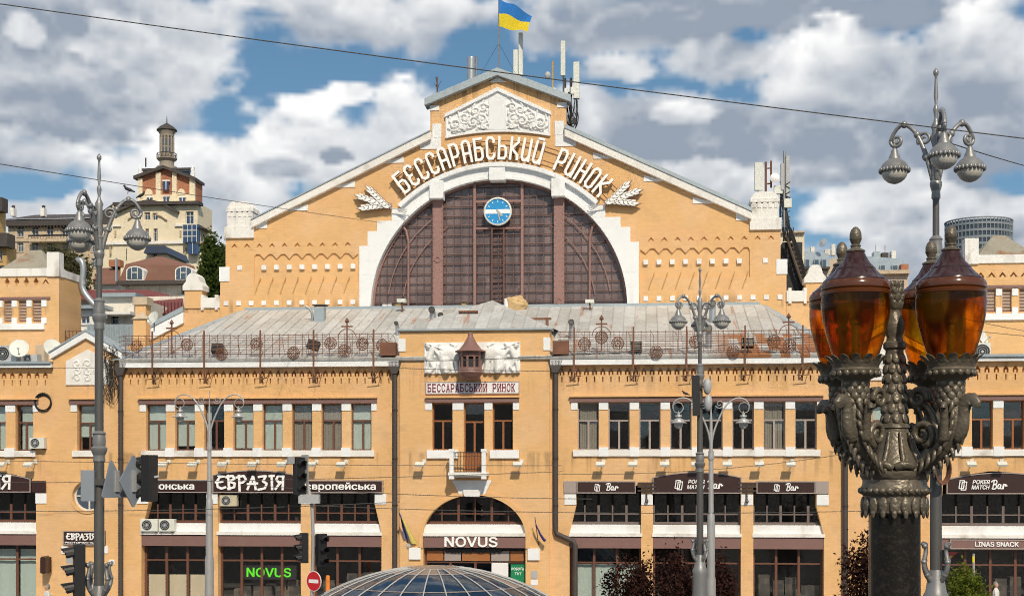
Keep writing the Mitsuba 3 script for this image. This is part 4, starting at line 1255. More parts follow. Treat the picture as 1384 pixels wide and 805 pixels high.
t = thing('balcony', 'small balcony with white posts and iron railing over the entrance arch', 'balcony')
b0, b1, by = -1.0, .62, BY - .88
part(t, 'slab', MB().box(b0 - .06, b1 + .06, by - .05, BY, 6.36, 6.50).box(b0 + .05, b1 - .05, by + .05, BY, 6.28, 6.36), 'm_white_worn')
for x in (b0 + .09, b1 - .09):
    part(t, 'post', MB().box(x - .09, x + .09, by, by + .18, 6.50, 7.42).box(x - .12, x + .12, by - .03, by + .21, 7.42, 7.54).box(x - .11, x + .11, by - .02, by + .2, 6.2, 6.36).box(x - .07, x + .07, by + .1, BY, 7.35, 7.40), 'm_white')
rb = MB()
rb.box(b0 + .18, b1 - .18, by + .06, by + .10, 7.36, 7.40).box(b0 + .18, b1 - .18, by + .06, by + .10, 6.62, 6.65).box(b0 + .18, b1 - .18, by + .06, by + .10, 7.2, 7.22)
part(t, 'rail', rb, 'm_iron')
for i in range(10):
    x = b0 + .25 + (b1 - b0 - .5) * i / 9
    pts = [(x, by + .08, 6.5), (x, by + .07, 6.62), (x, by - .02, 6.8), (x, by + .03, 7.0), (x, by + .08, 7.2), (x, by + .08, 7.38)]
    part(t, 'baluster', MB().tube(smooth_path(pts, 10), .013, 5), 'm_iron', True)
for x in (b0 + .09, b1 - .09):
    part(t, 'rail', MB().box(x - .02, x + .02, by + .18, BY, 7.36, 7.40).box(x - .02, x + .02, by + .18, BY, 6.62, 6.65), 'm_iron')

# ---------------------------------------------------------------- downpipes
for x, lab in ((-16.42, 'dark rainwater pipe at the left end of the left wing'), (-3.62, 'dark rainwater pipe left of the projecting bay'), (3.66, 'dark rainwater pipe right of the projecting bay, bent at its foot'), (16.40, 'dark rainwater pipe at the right end of the right wing')):
    t = thing('downpipe', lab, 'downpipe')
    y = YF - .18
    part(t, 'hopper', MB().add(MB().prism(Polygon([(x - .32, 11.5), (x + .32, 11.5), (x + .24, 11.2), (x + .12, 10.95), (x - .12, 10.95), (x - .24, 11.2)]), y - .16, y + .16).done()), 'm_roof_dark')
    pts = [(x, y, 11.1), (x, y, 3.95), (x + .05, y, 3.75), (x + .8, y, 3.42), (x + .88, y, 3.25), (x + .88, y, .1)] if x == 3.66 else [(x, y, 11.1), (x, y, .1)]
    part(t, 'pipe', MB().tube(pts, .115, 10), 'm_roof_dark', 50)
    for z in (9.3, 7.1, 5.0):
        part(t, 'clamp', MB().lathe([(.135, z - .03), (.135, z + .03)], 10, (x, y, 0)).box(x - .02, x + .02, y, YF, z - .02, z + .02), 'm_iron')

# ---------------------------------------------------------------- floodlights under the windows
fx = [(on(px, 623, YF)[0]) for px in (8, 45, 225, 265, 305, 345, 384.5, 424.6, 464.5, 571, 702, 812, 855.4, 898, 940, 982, 1025, 1067, 1309, 1350)]
secs = [(2, 'left pavilion'), (7, 'left wing'), (2, 'projecting bay'), (7, 'right wing'), (2, 'right pavilion')]
ords = ('first', 'second', 'third', 'fourth', 'fifth', 'sixth', 'seventh')
where = [f'{ords[i]} pale floodlight from the left below the upper windows of the {sec}' for n_, sec in secs for i in range(n_)]
for x, lab in zip(fx, where):
    bay_ = abs(x) < 3.4
    y = BY if bay_ else YF
    t = thing('wall_floodlight', lab, 'floodlight', 'floodlights along the facade')
    part(t, 'arm', MB().tube([(x + .12, y, 6.98), (x + .12, y - .3, 6.95), (x + .1, y - .5, 6.9)], .02, 6).box(x + .04, x + .2, y - .04, y, 6.9, 7.08), 'm_plastic_pale')
    part(t, 'head', MB().box(-.20, .20, -.13, .13, -.05, .05, rotx(.6), (x, y - .58, 6.86)), 'm_plastic_pale')
    part(t, 'lens', MB().box(-.18, .18, -.11, .11, -.058, -.051, rotx(.6), (x, y - .58, 6.86)), 'm_plastic_grey')


# ---------------------------------------------------------------- rusty garland frames on the gallery eaves
def roof_frame(s, posts, wheels, crosses, label):
    t = thing('roof_light_frame', label, 'roof frame')
    y = YF - .40
    a, b = sorted((s * 3.75, s * 16.25))
    for z in (11.9, 12.1, 12.32, 12.52, 12.74):
        part(t, 'rail', MB().tube([(a, y, z), ((a + b) / 2, y - .02, z - .03), (b, y, z)], .016, 5).tube([(b if s > 0 else a, y, z), ((b if s > 0 else a) + s * .35, y + .5, z)], .016, 5), 'm_rust')
    for z in (11.8, 12.0, 12.21, 12.43, 12.63):
        part(t, 'rear_rail', MB().tube([(a, y + .35, z), (b, y + .35, z + rnd.uniform(-.04, .04))], .011, 4), 'm_rust')
    for i in range(13):
        x = a + (b - a) * i / 12
        part(t, 'brace', MB().tube([(x, y, 12.74 - .02 * (i % 3)), (x + .1, y + .35, 12.6), (x + .15, YF + .3, 11.8)], .011, 4), 'm_rust')
    n = 38
    for i in range(n):
        x = a + (b - a) * (i + .5 + .2 * rnd.uniform(-1, 1)) / n
        part(t, 'upright', B(x - .011, x + .011, y - .02, y + .01, 11.8, 12.78), 'm_rust')
    for x in posts:
        m = MB().box(x - .035, x + .035, y - .06, y, 10.95, 12.95)
        m.tube([(x, y - .03, 11.0), (x + .02, YF, 10.55)], .025, 5).tube([(x - .25, y - .05, 10.75), (x + .32, y - .02, 10.78)], .022, 5).tube([(x - .1, YF - .02, 10.6), (x + .22, y, 11.2)], .018, 5).tube([(x + .25, y, 10.78), (x + .3, YF, 11.0)], .018, 5)
        part(t, 'post', m, 'm_rust')
    for x, z in wheels:
        m = MB()
        for r in (.27, .13):
            c = arcpts(x, z, r, 0, 2 * PI, 19)
            m.tube(xz(c, y - .05), .022, 5)
        for k in range(8):
            q = k * PI / 4
            m.tube([(x + .08 * math.cos(q), y - .05, z + .08 * math.sin(q)), (x + .30 * math.cos(q), y - .05, z + .27 * math.sin(q))], .016, 4)
            m.ball((x + .20 * math.cos(q + .39), y - .06, z + .20 * math.sin(q + .39)), .035, 1)
        m.ball((x, y - .06, z), .05, 1)
        part(t, 'rosette', m, 'm_rust')
    for x in crosses:
        m = MB().box(x - .03, x + .03, y - .03, y + .03, 11.9, 13.3).box(x - .26, x + .26, y - .02, y + .02, 13.05, 13.12)
        m.add(lathe_vf([(0, 13.5), (.09, 13.36), (.11, 13.3), (.05, 13.26), (0, 13.24)], 8, (x, y, 0)))
        m.tube(xz(arcpts(x, 12.55, .42, 0, PI, 14), y), .018, 5)
        part(t, 'cross_finial', m, 'm_rust')
    m = MB().box(*sorted((s * 3.55, s * 4.25)), y - .1, y + .5, 11.75, 12.35)
    part(t, 'end_box', m, 'm_rust')
    return t


pX = lambda px, py: on(px, py, YF - .4)
roof_frame(-1, [pX(p, 480)[0] for p in (206, 276, 352, 424, 505)], [pX(*p) for p in ((185, 468), (253, 466), (300, 478), (347, 465), (397, 477), (447, 464), (466, 474), (490, 465), (517, 467))], [pX(p, 450)[0] for p in (232, 469)], 'rusty iron frame with wheel rosettes along the eaves of the left wing')
roof_frame(1, [pX(p, 480)[0] for p in (776, 856, 928, 1007, 1085)], [pX(*p) for p in ((790, 465), (813, 456), (835, 464), (887, 476), (940, 462), (991, 475), (1046, 461), (1067, 467))], [pX(p, 450)[0] for p in (813, 1066)], 'rusty iron frame with wheel rosettes along the eaves of the right wing')
for px, py, lab in ((292, 471, 'black spotlight on the garland frame at the left end of the left wing'), (422, 466, 'black tilted spotlight on the garland frame near the middle of the left wing'), (860, 468, 'black spotlight on the garland frame of the right wing near the bay'), (1011, 463, 'black twin spotlight on the garland frame right of the street lamp')):
    x, z = pX(px, py)
    t = thing('roof_spotlight', lab, 'spotlight')
    part(t, 'body', MB().box(-.26, .26, -.16, .16, -.20, .20, rotx(-.3) @ roty(.3 if px == 422 else 0), (x, YF - .15, z)), 'm_black')
    part(t, 'yoke', B(x - .02, x + .02, YF - .17, YF - .13, z - .55, z - .2), 'm_iron')


def on_roof(px, py):
    """Where the view through (px, py) meets the gallery roof (for surveying)."""
    best = min(np.linspace(YF, YG, 300), key=lambda y: abs(on(px, py, y)[1] - (11.66 + (y - YF + .42) * math.tan(sl))))
    x, z = on(px, py, best)
    return x, best, z


def vent(px, py, h, r, label, bend=True):
    x, y, z = on_roof(px, py)
    t = thing('roof_vent', label, 'roof vent')
    pts = [(x, y, z - .3), (x, y, z + h)] + ([(x, y - .05, z + h + .12), (x - .02, y - .22, z + h + .2)] if bend else [])
    part(t, 'pipe', MB().tube(pts, r, 12), 'm_galv', 40)
    part(t, 'mouth', MB().add((lambda v: (v[0] @ rotx(PI / 2 - .35).T + [x - .02, y - .26, z + h + .21], v[1]))(lathe_vf([(0, 0), (r * .95, .0), (r * 1.08, .03), (r * 1.08, -.06)], 12))) if bend else MB().lathe([(r * 1.2, h + z), (r * 1.4, h + z + .03), (r * 1.3, h + z + .12), (0, h + z + .2)], 12, (x, y, 0)), 'm_black' if bend else 'm_galv')
    return t


vent(585, 440, .55, .15, 'grey bent vent pipe on the roof just left of the bay')
vent(597, 440, .28, .13, 'short black-mouthed vent pipe beside the bay roof')
vent(773, 458, .55, .13, 'short vent pipe with round mouth on the roof right of the bay')
vent(963, 436, .70, .16, 'tall vent pipe with black mouth behind the middle street lamp')
vent(958, 470, .65, .15, 'lower bent vent pipe on the roof right of the middle street lamp')
vent(537, 453, .35, .09, 'thin bent pipe on the roof close to the bay corner')
x, y, z = on_roof(433, 434)
t = thing('roof_duct', 'grey box-shaped roof duct on the left gallery roof below the gable', 'roof duct')
part(t, 'box', B(x - .28, x + .22, y - .2, y + .3, z - .3, z + .68), 'm_zinc')
part(t, 'hood', MB().box(x - .36, x + .32, y - .25, y + .35, z + .78, z + .83).box(x - .3, x - .27, y, y + .05, z + .68, z + .78).box(x + .22, x + .25, y, y + .05, z + .68, z + .78), 'm_roof_dark')
part(t, 'pipe', MB().tube([(x - .42, y, z - .3), (x - .42, y, z + .4), (x - .55, y - .05, z + .65), (x - .75, y - .1, z + .75)], .07, 8), 'm_galv', True)
t = thing('rusty_sign_frame', 'rusty steel beam with a small bracket on top of the bay roof', 'frame')
z0 = 13.55
x0, x1 = on(595, 433, 65)[0], on(745, 432, 65)[0]
part(t, 'beam', B(x0, x1, 64.95, 65.05, z0, z0 + .1), 'm_rust')
part(t, 'post', B(x1 - .25, x1 - .12, 64.95, 65.05, 12.9, z0), 'm_rust')
part(t, 'post', B(x1 - 1.1, x1 - 1.03, 64.97, 65.03, 12.95, z0), 'm_rust')
part(t, 'bracket', MB().box(-1.0, -.1, 64.9, 65.1, z0 + .38, z0 + .46).tube([(-.9, 65, z0 + .4), (-1.1, 65, z0)], .05, 5).tube([(-.2, 65, z0 + .4), (.2, 65, z0 - .1)], .05, 5), 'm_rust')
for px, py, lab in ((666, 417, 'black floodlight box at the foot of the arched window'),):
    x, z = on(px, py, 71.5)
    put(thing('roof_spotlight', lab, 'spotlight'), MB().box(x - .25, x + .25, 71.3, 71.7, z - .2, z + .25), 'm_black')
x, z = on(697, 411, 72)
cl = MB()
g = _ico[3].vertices.copy()
g *= 1 + 1.1 * (meshkit.fbm(g * 1.7 + 4, 4, 5)[:, None] - .5)
cl.add((g * [.55, .2, .42] + [x, 72.4, z], _ico[3].faces))
put(thing('tarpaulin_bundle', 'tan tarpaulin bundle at the foot of the arched window', 'tarpaulin'), cl, 'm_tarp', False)
x, z = on(684, 412, 72)
put(thing('white_canister', 'tall white canister beside the tan tarpaulin bundle', 'canister'), MB().lathe([(0, z - .4), (.14, z - .4), (.15, z + .35), (.08, z + .38), (0, z + .38)], 14, (x, 72.4, 0)), 'm_pure_white', 40)
for px, py, lab in ((543, 410, 'small lamp on the roof at the left foot of the arched window'), (797, 411, 'small lamp on the roof at the right foot of the arched window')):
    x, z = on(px, py, 72)
    t = thing('roof_lamp', lab, 'lamp')
    part(t, 'head', MB().box(x - .22, x + .22, 71.8, 72.2, z + .05, z + .22), 'm_plastic_pale')
    part(t, 'post', MB().tube([(x, 72, z + .1), (x + .05, 72, z - .6)], .05, 6), 'm_rust')

# ---------------------------------------------------------------- antennas and the flag
def panel_antenna(par, x, y, z0, z1, w, m='m_plastic_pale', d=.14):
    mb = MB().slab(rect2(x - w / 2 + .03, y - d, x + w / 2 - .03, y + d).buffer(.03), z0, z1)
    mb.box(x - .03, x + .03, y + d, y + d + .12, z0 + .1, z0 + .2).box(x - .03, x + .03, y + d, y + d + .12, z1 - .2, z1 - .1)
    part(par, 'panel', mb, m)
    part(par, 'pipe', MB().tube([(x, y + d + .15, z0 - .8), (x, y + d + .15, z1 + .1)], .04, 6), 'm_pole')


YA = YG + .9
gp = lambda px, py, y=YA: on(px, py, y)
t = thing('roof_antenna', 'grey drum-shaped antenna on the left slope of the pediment', 'antenna')
x, z = gp(638, 95)
part(t, 'drum', MB().lathe([(0, z - .75), (.21, z - .75), (.22, z + .6), (.20, z + .66), (0, z + .68)], 16, (x - .05, YA, 0)), 'm_galv', 40)
part(t, 'pipe', MB().tube([(x + .22, YA + .1, z - 1.0), (x + .22, YA + .1, z + .75)], .05, 8), 'm_pole')
t = thing('roof_antenna', 'twin panel antennas beside the flagpole', 'antenna')
x, z = gp(697, 102)
panel_antenna(t, x, YA, z, z + 1.3, .24)
x2, _ = gp(703.5, 102)
panel_antenna(t, x2, YA + .2, z, z + 2.25, .22)
t = thing('roof_antenna', 'bare whip antenna with short rods at the left end of the pediment', 'antenna')
x, z = gp(591, 135)
part(t, 'mast', MB().tube([(x, YA, z - .4), (x, YA, z + 1.2)], .04, 6), 'm_rust')
rods = MB()
for k in range(9):
    a = rnd.uniform(0, 6.3)
    rods.tube([(x, YA, z + .4 + .06 * k), (x + .22 * math.cos(a), YA + .22 * math.sin(a), z + .75 + .06 * k)], .01, 4)
part(t, 'rods', rods, 'm_iron')
t = thing('roof_antenna', 'thin mast with a round relay and white box on the right slope of the pediment', 'antenna')
x, z = gp(747, 128)
part(t, 'mast', MB().tube([(x, YA, z - .5), (x, YA, z + 1.75)], .05, 6), 'm_ochre_dull')
part(t, 'relay', MB().ball((x - .26, YA - .1, z + .98), (.16, .16, .2), 2), 'm_plastic_grey', True)
part(t, 'box', MB().ball((x + .08, YA - .1, z + .1), (.17, .14, .22), 2), 'm_plastic_pale', True)
t = thing('cell_mast', 'cluster of tall panel antennas and cables at the right end of the pediment', 'antenna mast')
x, z = gp(761, 103)
panel_antenna(t, x, YA, z, z + 1.8, .24)
x, z = gp(779, 134)
panel_antenna(t, x, YA, z, z + 1.9, .32)
x, z = gp(769, 165)
part(t, 'mast', MB().tube([(x + .1, YA, z - .8), (x + .1, YA, z + 2.3)], .06, 6).tube([(x - .2, YA, z - .6), (x - .2, YA, z + 2.3)], .05, 6).tube([(x - .3, YA, z + 1.5), (x + .5, YA, z + 1.6)], .04, 6), 'm_iron')
cb = MB()
for k in range(14):
    a = x - .3 + .75 * rnd.random()
    cb.tube(smooth_path([(a, YA + .1 * rnd.random(), z + 1.8 * rnd.random() + .2), (a + rnd.uniform(-.2, .2), YA - .1, z + .3), (x + rnd.uniform(-.3, .4), YA, z - .8)], 8), .03, 5)
for k in range(6):
    a, b = x + rnd.uniform(-.35, .4), z + rnd.uniform(-.3, 1.6)
    cb.box(a - .1, a + .1, YA - .2, YA, b - .12, b + .14)
part(t, 'cables', cb, 'm_black', stuff=True)
part(t, 'relay_box', MB().box(x - .22, x - .05, YA - .3, YA - .05, z + 1.35, z + 1.7).box(x + .1, x + .28, YA - .3, YA - .05, z + 1.4, z + 1.75), 'm_plastic_pale')
# right turret aerials
t = thing('cell_mast', 'panel antennas on and behind the white right turret', 'antenna mast')
x, z = gp(1024, 262)
panel_antenna(t, x, YA - .6, z + .05, z + 1.45, .42)
x, z = gp(1035, 262)
part(t, 'mast', MB().tube([(x, YA, z - .5), (x, YA, z + 1.65)], .06, 6).tube([(x + .27, YA, z + .3), (x + .27, YA, z + 1.7)], .05, 6).tube([(x - .05, YA, z + 1.3), (x + .3, YA, z + 1.32)], .04, 5).tube([(x - .05, YA, z + .5), (x + .3, YA, z + .52)], .04, 5), 'm_rust')
x, z = gp(1046, 243)
part(t, 'dish', MB().add((lathe_vf([(0, .05), (.15, .03), (.24, -.04), (.22, -.06), (0, -.0)], 16)[0] @ rotx(PI / 2).T + [x, YA - .5, z], lathe_vf([(0, .05), (.15, .03), (.24, -.04), (.22, -.06), (0, -.0)], 16)[1])), 'm_pure_white', 40)
part(t, 'relay_box', MB().box(x + .0, x + .42, YA - .2, YA + .1, z - .75, z - .35), 'm_plastic_pale')
x, z = gp(1060, 250)
part(t, 'pipe', MB().tube([(x, YA, z - 2.2), (x, YA, z + 1.75)], .06, 6), 'm_pole')
panel_antenna(t, x - .12, YA - .1, z - .3, z + 1.05, .16, 'm_plastic_grey')
panel_antenna(t, x + .18, YA + .2, z - .6, z + 1.5, .2, 'm_plastic_grey')
part(t, 'relay_box', MB().box(x - .02, x + .36, YA - .2, YA + .1, z - 1.2, z - .75), 'm_plastic_pale')
cb = MB()
for k in range(12):
    a = x - .3 + .6 * rnd.random()
    cb.tube(smooth_path([(a, YA + .2, z - .6 * rnd.random()), (x + rnd.uniform(-.3, .3), YA, z - 1.8), (x + .2 + rnd.uniform(-.3, .3), YA + .2, z - 2.9)], 8), .028, 5)
for k in range(5):
    b = z - 2.2 + .5 * k
    cb.tube([(x - .25, YA, b), (x + .3, YA, b + .35)], .02, 4).tube([(x + .3, YA, b), (x - .25, YA, b + .35)], .02, 4)
part(t, 'cables', cb, 'm_iron', stuff=True)
t = thing('cable_gantry', 'slanting wooden cable gantry with hanging cables beside the right end of the gable', 'gantry')
p0, p1 = np.array([*on(1062, 322, 75)]), np.array([*on(1087, 396, 75)])
A0, A1 = np.array([p0[0], 74.6, p0[1]]), np.array([p1[0], 74.6, p1[1]])
for k, o in enumerate((0, .38)):
    part(t, 'beam', MB().tube([A0 + [o, .2 * k, 0], A1 + [o * .6, .2 * k, 0]], .075, 6), 'm_bark')
for k in range(12):
    q = A0 + (A1 - A0) * (k + .5) / 12
    part(t, 'rung', MB().tube([q, q + [.38, .2, .12]], .03, 5), 'm_bark')
cb = MB()
for k in range(10):
    r_ = rnd.uniform(-.15, .4)
    cb.tube(smooth_path([A0 + [r_, .1, .5], (A0 * .5 + A1 * .5) + [rnd.uniform(-.2, .5), .1, rnd.uniform(-.4, .1)], A1 + [r_, .1, -.1]], 10), .03, 5)
part(t, 'cables', cb, 'm_iron', stuff=True)
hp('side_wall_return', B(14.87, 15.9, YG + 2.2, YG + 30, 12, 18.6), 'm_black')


def flag(t, o, along, L, Hh, mats, wave=.10, droop=.0, seed=1):
    """A waving flag hung from its hoist line: o = top of hoist, along = its horizontal direction."""
    n, m = 22, 12
    for half, mm in enumerate(mats):
        v = []
        for j in range(m + 1):
            for i in range(n + 1):
                u, w = i / n, (half + j / m) * Hh / len(mats)
                d = wave * math.sin(u * 7 + w * 2 + seed) * u ** .6
                v.append((o[0] + along[0] * L * u * (1 - .05 * w) - along[1] * d, o[1] + along[1] * L * u + along[0] * d, o[2] - w - droop * u ** 1.1 * (1 - .62 * w / Hh) - .05 * math.sin(u * 9 + w * 3)))
        v = np.array(v)
        qq = np.arange((n + 1) * (m + 1)).reshape(m + 1, n + 1)
        f = np.concatenate([np.stack([qq[:-1, :-1], qq[:-1, 1:], qq[1:, 1:]], -1).reshape(-1, 3), np.stack([qq[:-1, :-1], qq[1:, 1:], qq[1:, :-1]], -1).reshape(-1, 3)])
        part(t, ('blue_stripe', 'yellow_stripe')[half] if len(mats) > 1 else 'cloth', (v, f), mm, True)


x, z = on(674, 100, YG + .6)
xt, zt = on(675, -8, YG + .6)
t = thing('flag', 'blue and yellow flag flying from the pole on the gable top', 'flag')
part(t, 'pole', MB().tube([(x, YG + .6, z - .8), (x, YG + .6, zt)], [.045, .03], 8), 'm_pole')
flag(t, (x + .03, YG + .55, on(675, -1, YG + .6)[1]), (.98, -.2), 1.75, 1.52, ('m_flag_blue', 'm_flag_yellow'), .16, 1.02)
for dx_ in (-1.2, 1.1):
    part(t, 'stay', MB().tube([(x, YG + .6, z + 1.6), (x + dx_, YG + .6, z - .4)], .008, 4), 'm_iron')
x, z = on(543, 698, BY)
t = thing('wall_flag', 'faded blue and yellow flag on a slanting pole left of the entrance arch', 'flag')
part(t, 'pole', MB().tube([(x + .32, BY, 3.2), (x, BY - .75, 4.75)], .018, 6), 'm_iron')
part(t, 'socket', B(x + .25, x + .42, BY - .1, BY, 3.12, 3.3), 'm_plastic_grey')
n, m = 10, 10
for nm, mm, u0, u1 in (('blue_stripe', 'm_flag_pale_blue', 0, .5), ('yellow_stripe', 'm_flag_pale_yellow', .5, 1)):
    v = []
    for j in range(m + 1):
        for i in range(n + 1):
            u, w = u0 + (u1 - u0) * i / n, j / m
            v.append((x + .03 + .75 * u * (.25 + .6 * w) + .1 * w, BY - .70 + .55 * w + .08 * math.sin(u * 8), 4.65 - 1.15 * w - .30 * u + .03 * math.sin(u * 9)))
    qq = np.arange((n + 1) * (m + 1)).reshape(m + 1, n + 1)
    part(t, nm, (np.array(v), np.concatenate([np.stack([qq[:-1, :-1], qq[:-1, 1:], qq[1:, 1:]], -1).reshape(-1, 3), np.stack([qq[:-1, :-1], qq[1:, 1:], qq[1:, :-1]], -1).reshape(-1, 3)])), mm, True)
x, z = on(725, 702, BY)
t = thing('wall_flag', 'furled navy flag on a slanting pole right of the entrance arch', 'flag')
part(t, 'pole', MB().tube([(x + .1, BY, 3.25), (x - .02, BY - .6, 4.5)], .018, 6), 'm_iron')
mb = MB()
mb.tube(smooth_path([(x, BY - .55, 4.25), (x + .12, BY - .5, 3.95), (x + .3, BY - .42, 3.6), (x + .42, BY - .4, 3.45)], 12), np.linspace(.03, .15, 12), 8, .45)
part(t, 'cloth', mb, 'm_flag_navy', True)


# ---------------------------------------------------------------- dishes, air conditioners, coils
def dish(px, py, y, r, label, az=0.0, zbase=None):
    x, z = on(px, py, y)
    t = thing('satellite_dish', label, 'satellite dish')
    M = rotz(az) @ rotx(PI / 2 - .35)
    pf = [(0, -.12 * r), (.5 * r, -.09 * r), (.85 * r, 0.02 * r), (r, .10 * r), (r, .12 * r), (.84 * r, .045 * r), (0, -.09 * r)]
    part(t, 'reflector', MB().add(lathe_vf(pf, 26), M, (x, y, z)), 'm_plastic_pale', 40)
    f = M @ np.array([0, -.2 * r, .9 * r])
    part(t, 'arm', MB().tube([(x, y, z - r * .8), (x + f[0], y + f[1], z + f[2] - .1)], .018, 5).ball((x + f[0], y + f[1], z + f[2] - .08), .06, 1), 'm_plastic_grey')
    part(t, 'post', MB().tube([(x, y + .15, (zbase if zbase else z - r - .3)), (x, y + .15, z)], .035, 6), 'm_pole')


dish(26, 471, 65, .46, 'round white satellite dish on the roof edge at the far left', .3)
dish(71, 470, 65, .44, 'tilted white satellite dish left of the small gable', .7)
dish(207, 430, 68, .36, 'tall white satellite dish beside the ochre chimney', -.5)
dish(1327, 455, 66, .42, 'grey satellite dish on the roof in front of the right tower', .9)


def ac_unit(x, y, z, label, w=.82, h=.56, d=.32, m='m_plastic_pale'):
    t = thing('air_conditioner', label, 'air conditioner')
    part(t, 'case', MB().box(x, x + w, y - d, y, z, z + h), m)
    c = (x + w * .38, z + h / 2)
    g = MB()
    for r in (.10, .17, .235):
        g.tube(xz(arcpts(c[0], c[1], r * h / .56, 0, 2 * PI, 19), y - d - .012), .010, 4)
    part(t, 'fan_grille', g.prism(Point(*c).buffer(.06), y - d - .02, y - d - .002), 'm_plastic_grey')
    part(t, 'fan_opening', MB().prism(Point(*c).buffer(.235 * h / .56), y - d - .004, y - d - .001), 'm_black')
    part(t, 'bracket', MB().box(x + .08, x + .12, y - d, y + .1, z - .05, z).box(x + w - .12, x + w - .08, y - d, y + .1, z - .05, z), 'm_iron')


ac_unit(-15.48, YF + .12, 3.79, 'first of two air conditioner boxes on the white ledge under the left food sign')
ac_unit(-14.6, YF + .12, 3.79, 'second of two air conditioner boxes on the white ledge under the left food sign', .72)
ac_unit(-11.8, YF + .30, 4.95, 'yellowed air conditioner in the dark recess under the arched brush-letter sign', .8, .5, m='m_curtain_beige')
x, z = on(44, 606, YF)
ac_unit(x, YF - .02, z, 'air conditioner box on the wall under the upper left windows', .7, .5)
x, z = on(0, 485, 66)
ac_unit(x, 66, z - .2, 'long grey air conditioner on the roof at the left edge', 1.1, .8, .6, 'm_plastic_grey')
x, z = on(36, 487, 66)
ac_unit(x, 66, z - .2, 'low grey roof unit between two white dishes', .75, .45, .5, 'm_plastic_grey')
x, z = on(1318, 485, 66)
ac_unit(x, 66, z - .1, 'pale ribbed roof unit below the grey dish on the right', .6, .8, .4)
x, z = on(49, 487, 66.4)
put(thing('roof_vent', 'small brick vent stack between two white dishes', 'roof vent'), MB().box(x, x + .45, 66.3, 66.8, z - .4, z + .75), 'm_stone_beige')
x, z = on(59, 545, YF)
mb = MB()
for k in range(6):
    r = .36 + .02 * (k % 3)
    mb.tube(xz(arcpts(x + .02 * (k % 2), z + .015 * k, r, 0, 2 * PI, 25), YF - .04 - .02 * k), .02, 5)
put(thing('cable_coil', 'coil of black cable hanging on the wall at the upper left windows', 'cable coil'), mb, 'm_black', True)
# loose wires hanging on the small gable behind the left lamp post
mb = MB()
for k in range(26):
    px0 = rnd.uniform(140, 158)
    p = [on(px0 + rnd.uniform(-6, 6), y_, YF - .3) for y_ in np.linspace(rnd.uniform(465, 490), rnd.uniform(520, 548), 6)]
    mb.tube(smooth_path([(a, YF - .32 - .06 * rnd.random(), b) for a, b in p], 16), .012, 4)
put(thing('hanging_wires', 'tangle of loose thin wires hanging on the small gable behind the left lamp post', 'wires'), mb, 'm_iron')
labels[list(scene)[-1]]['kind'] = 'stuff'
# box sign on the left wall, projecting
t = thing('projecting_sign', 'small dark projecting box sign low on the wall left of the black traffic light', 'sign')
x, z = on(63, 762, YF)
part(t, 'box', MB().box(x + .02, x + .28, YF - .75, YF - .12, z - .35, z + .35), 'm_sign_dark')
part(t, 'arm', MB().tube([(x + .1, YF, z + .38), (x + .1, YF - .8, z + .38)], .02, 5).tube([(x + .1, YF, z - .38), (x + .1, YF - .8, z - .38)], .02, 5), 'm_iron')


# ---------------------------------------------------------------- three-globe street lamps
def frame_at(o, a):
    """Turns local (radial, sideways, up) points into world points."""
    M = rotz(a)
    return lambda p: np.asarray(p, float) @ M.T + np.asarray(o, float)


def globe_lamp(t, o, a, arm=True):
    """One arm with its scrolls and its hanging lamp; o = the post's axis at the arms' foot level (z of reference 0)."""
    W = frame_at(o, a)
    p = smooth_path([(.04, 0, 6.15), (.13, 0, 6.50), (.27, 0, 6.88), (.42, 0, 7.10), (.56, 0, 7.17), (.69, 0, 7.08), (.77, 0, 6.92)], 22)
    k = part(t, 'arm', MB().tube(W(p), np.linspace(.045, .032, 22), 8), 'm_pole', True)
    sp = spiral(.665, 6.915, .105, .02, .1, -1.6, 26)
    sc = MB().tube(W(np.stack([sp[:, 0], sp[:, 0] * 0, sp[:, 1]], 1)), np.linspace(.032, .02, 26), 7)
    sp = spiral(.19, 6.88, .12, .02, -.6, 1.5, 24)
    sc.tube(W(np.stack([sp[:, 0], sp[:, 0] * 0, sp[:, 1]], 1)), np.linspace(.03, .018, 24), 7)
    sp = spiral(.16, 6.60, .08, .02, 2.6, 1.3, 20)
    sc.tube(W(np.stack([sp[:, 0], sp[:, 0] * 0, sp[:, 1]], 1)), np.linspace(.028, .015, 20), 7)
    for q in (6, 12, 16):
        sc.ball(W([p[q]])[0], (.055, .055, .065), 1)
    for v_, f_, n0 in sc.pieces():
        part(k, 'scroll', (v_, f_), 'm_pole', True)
    c = W([(.70, 0, 6.45)])[0]
    L = lambda pf, n=20: MB().lathe(pf, n, c)
    b = unique(t + '__lamp_head')
    scene[b + '__cap'] = mikit.ply(trimesh.Trimesh(*L([(0, .47), (.02, .46), (.025, .40), (.045, .38), (.03, .35), (.055, .31), (.06, .27), (.085, .22), (.10, .17), (.16, .125), (.205, .075), (.225, .03), (.238, .02), (.238, -.02), (.225, -.025), (.0, -.024)]).done(), process=False), 'm_pole', smooth=35)
    s_ = MB()
    for i in range(22):
        g = i * 2 * PI / 22
        s_.ball((c[0] + .232 * math.cos(g), c[1] + .232 * math.sin(g), c[2] - .018), (.03, .03, .045), 1)
    part(b, 'scallop_rim', s_, 'm_pole', True, stuff=True)
    part(b, 'bowl', L([(.205, -.02), (.212, -.06), (.20, -.11), (.165, -.165), (.11, -.21), (.05, -.235), (0, -.24)]), 'm_opal', True)
    part(b, 'hook', MB().tube([c + [0, 0, .45], c + [0, 0, .54]], .02, 6), 'm_pole')


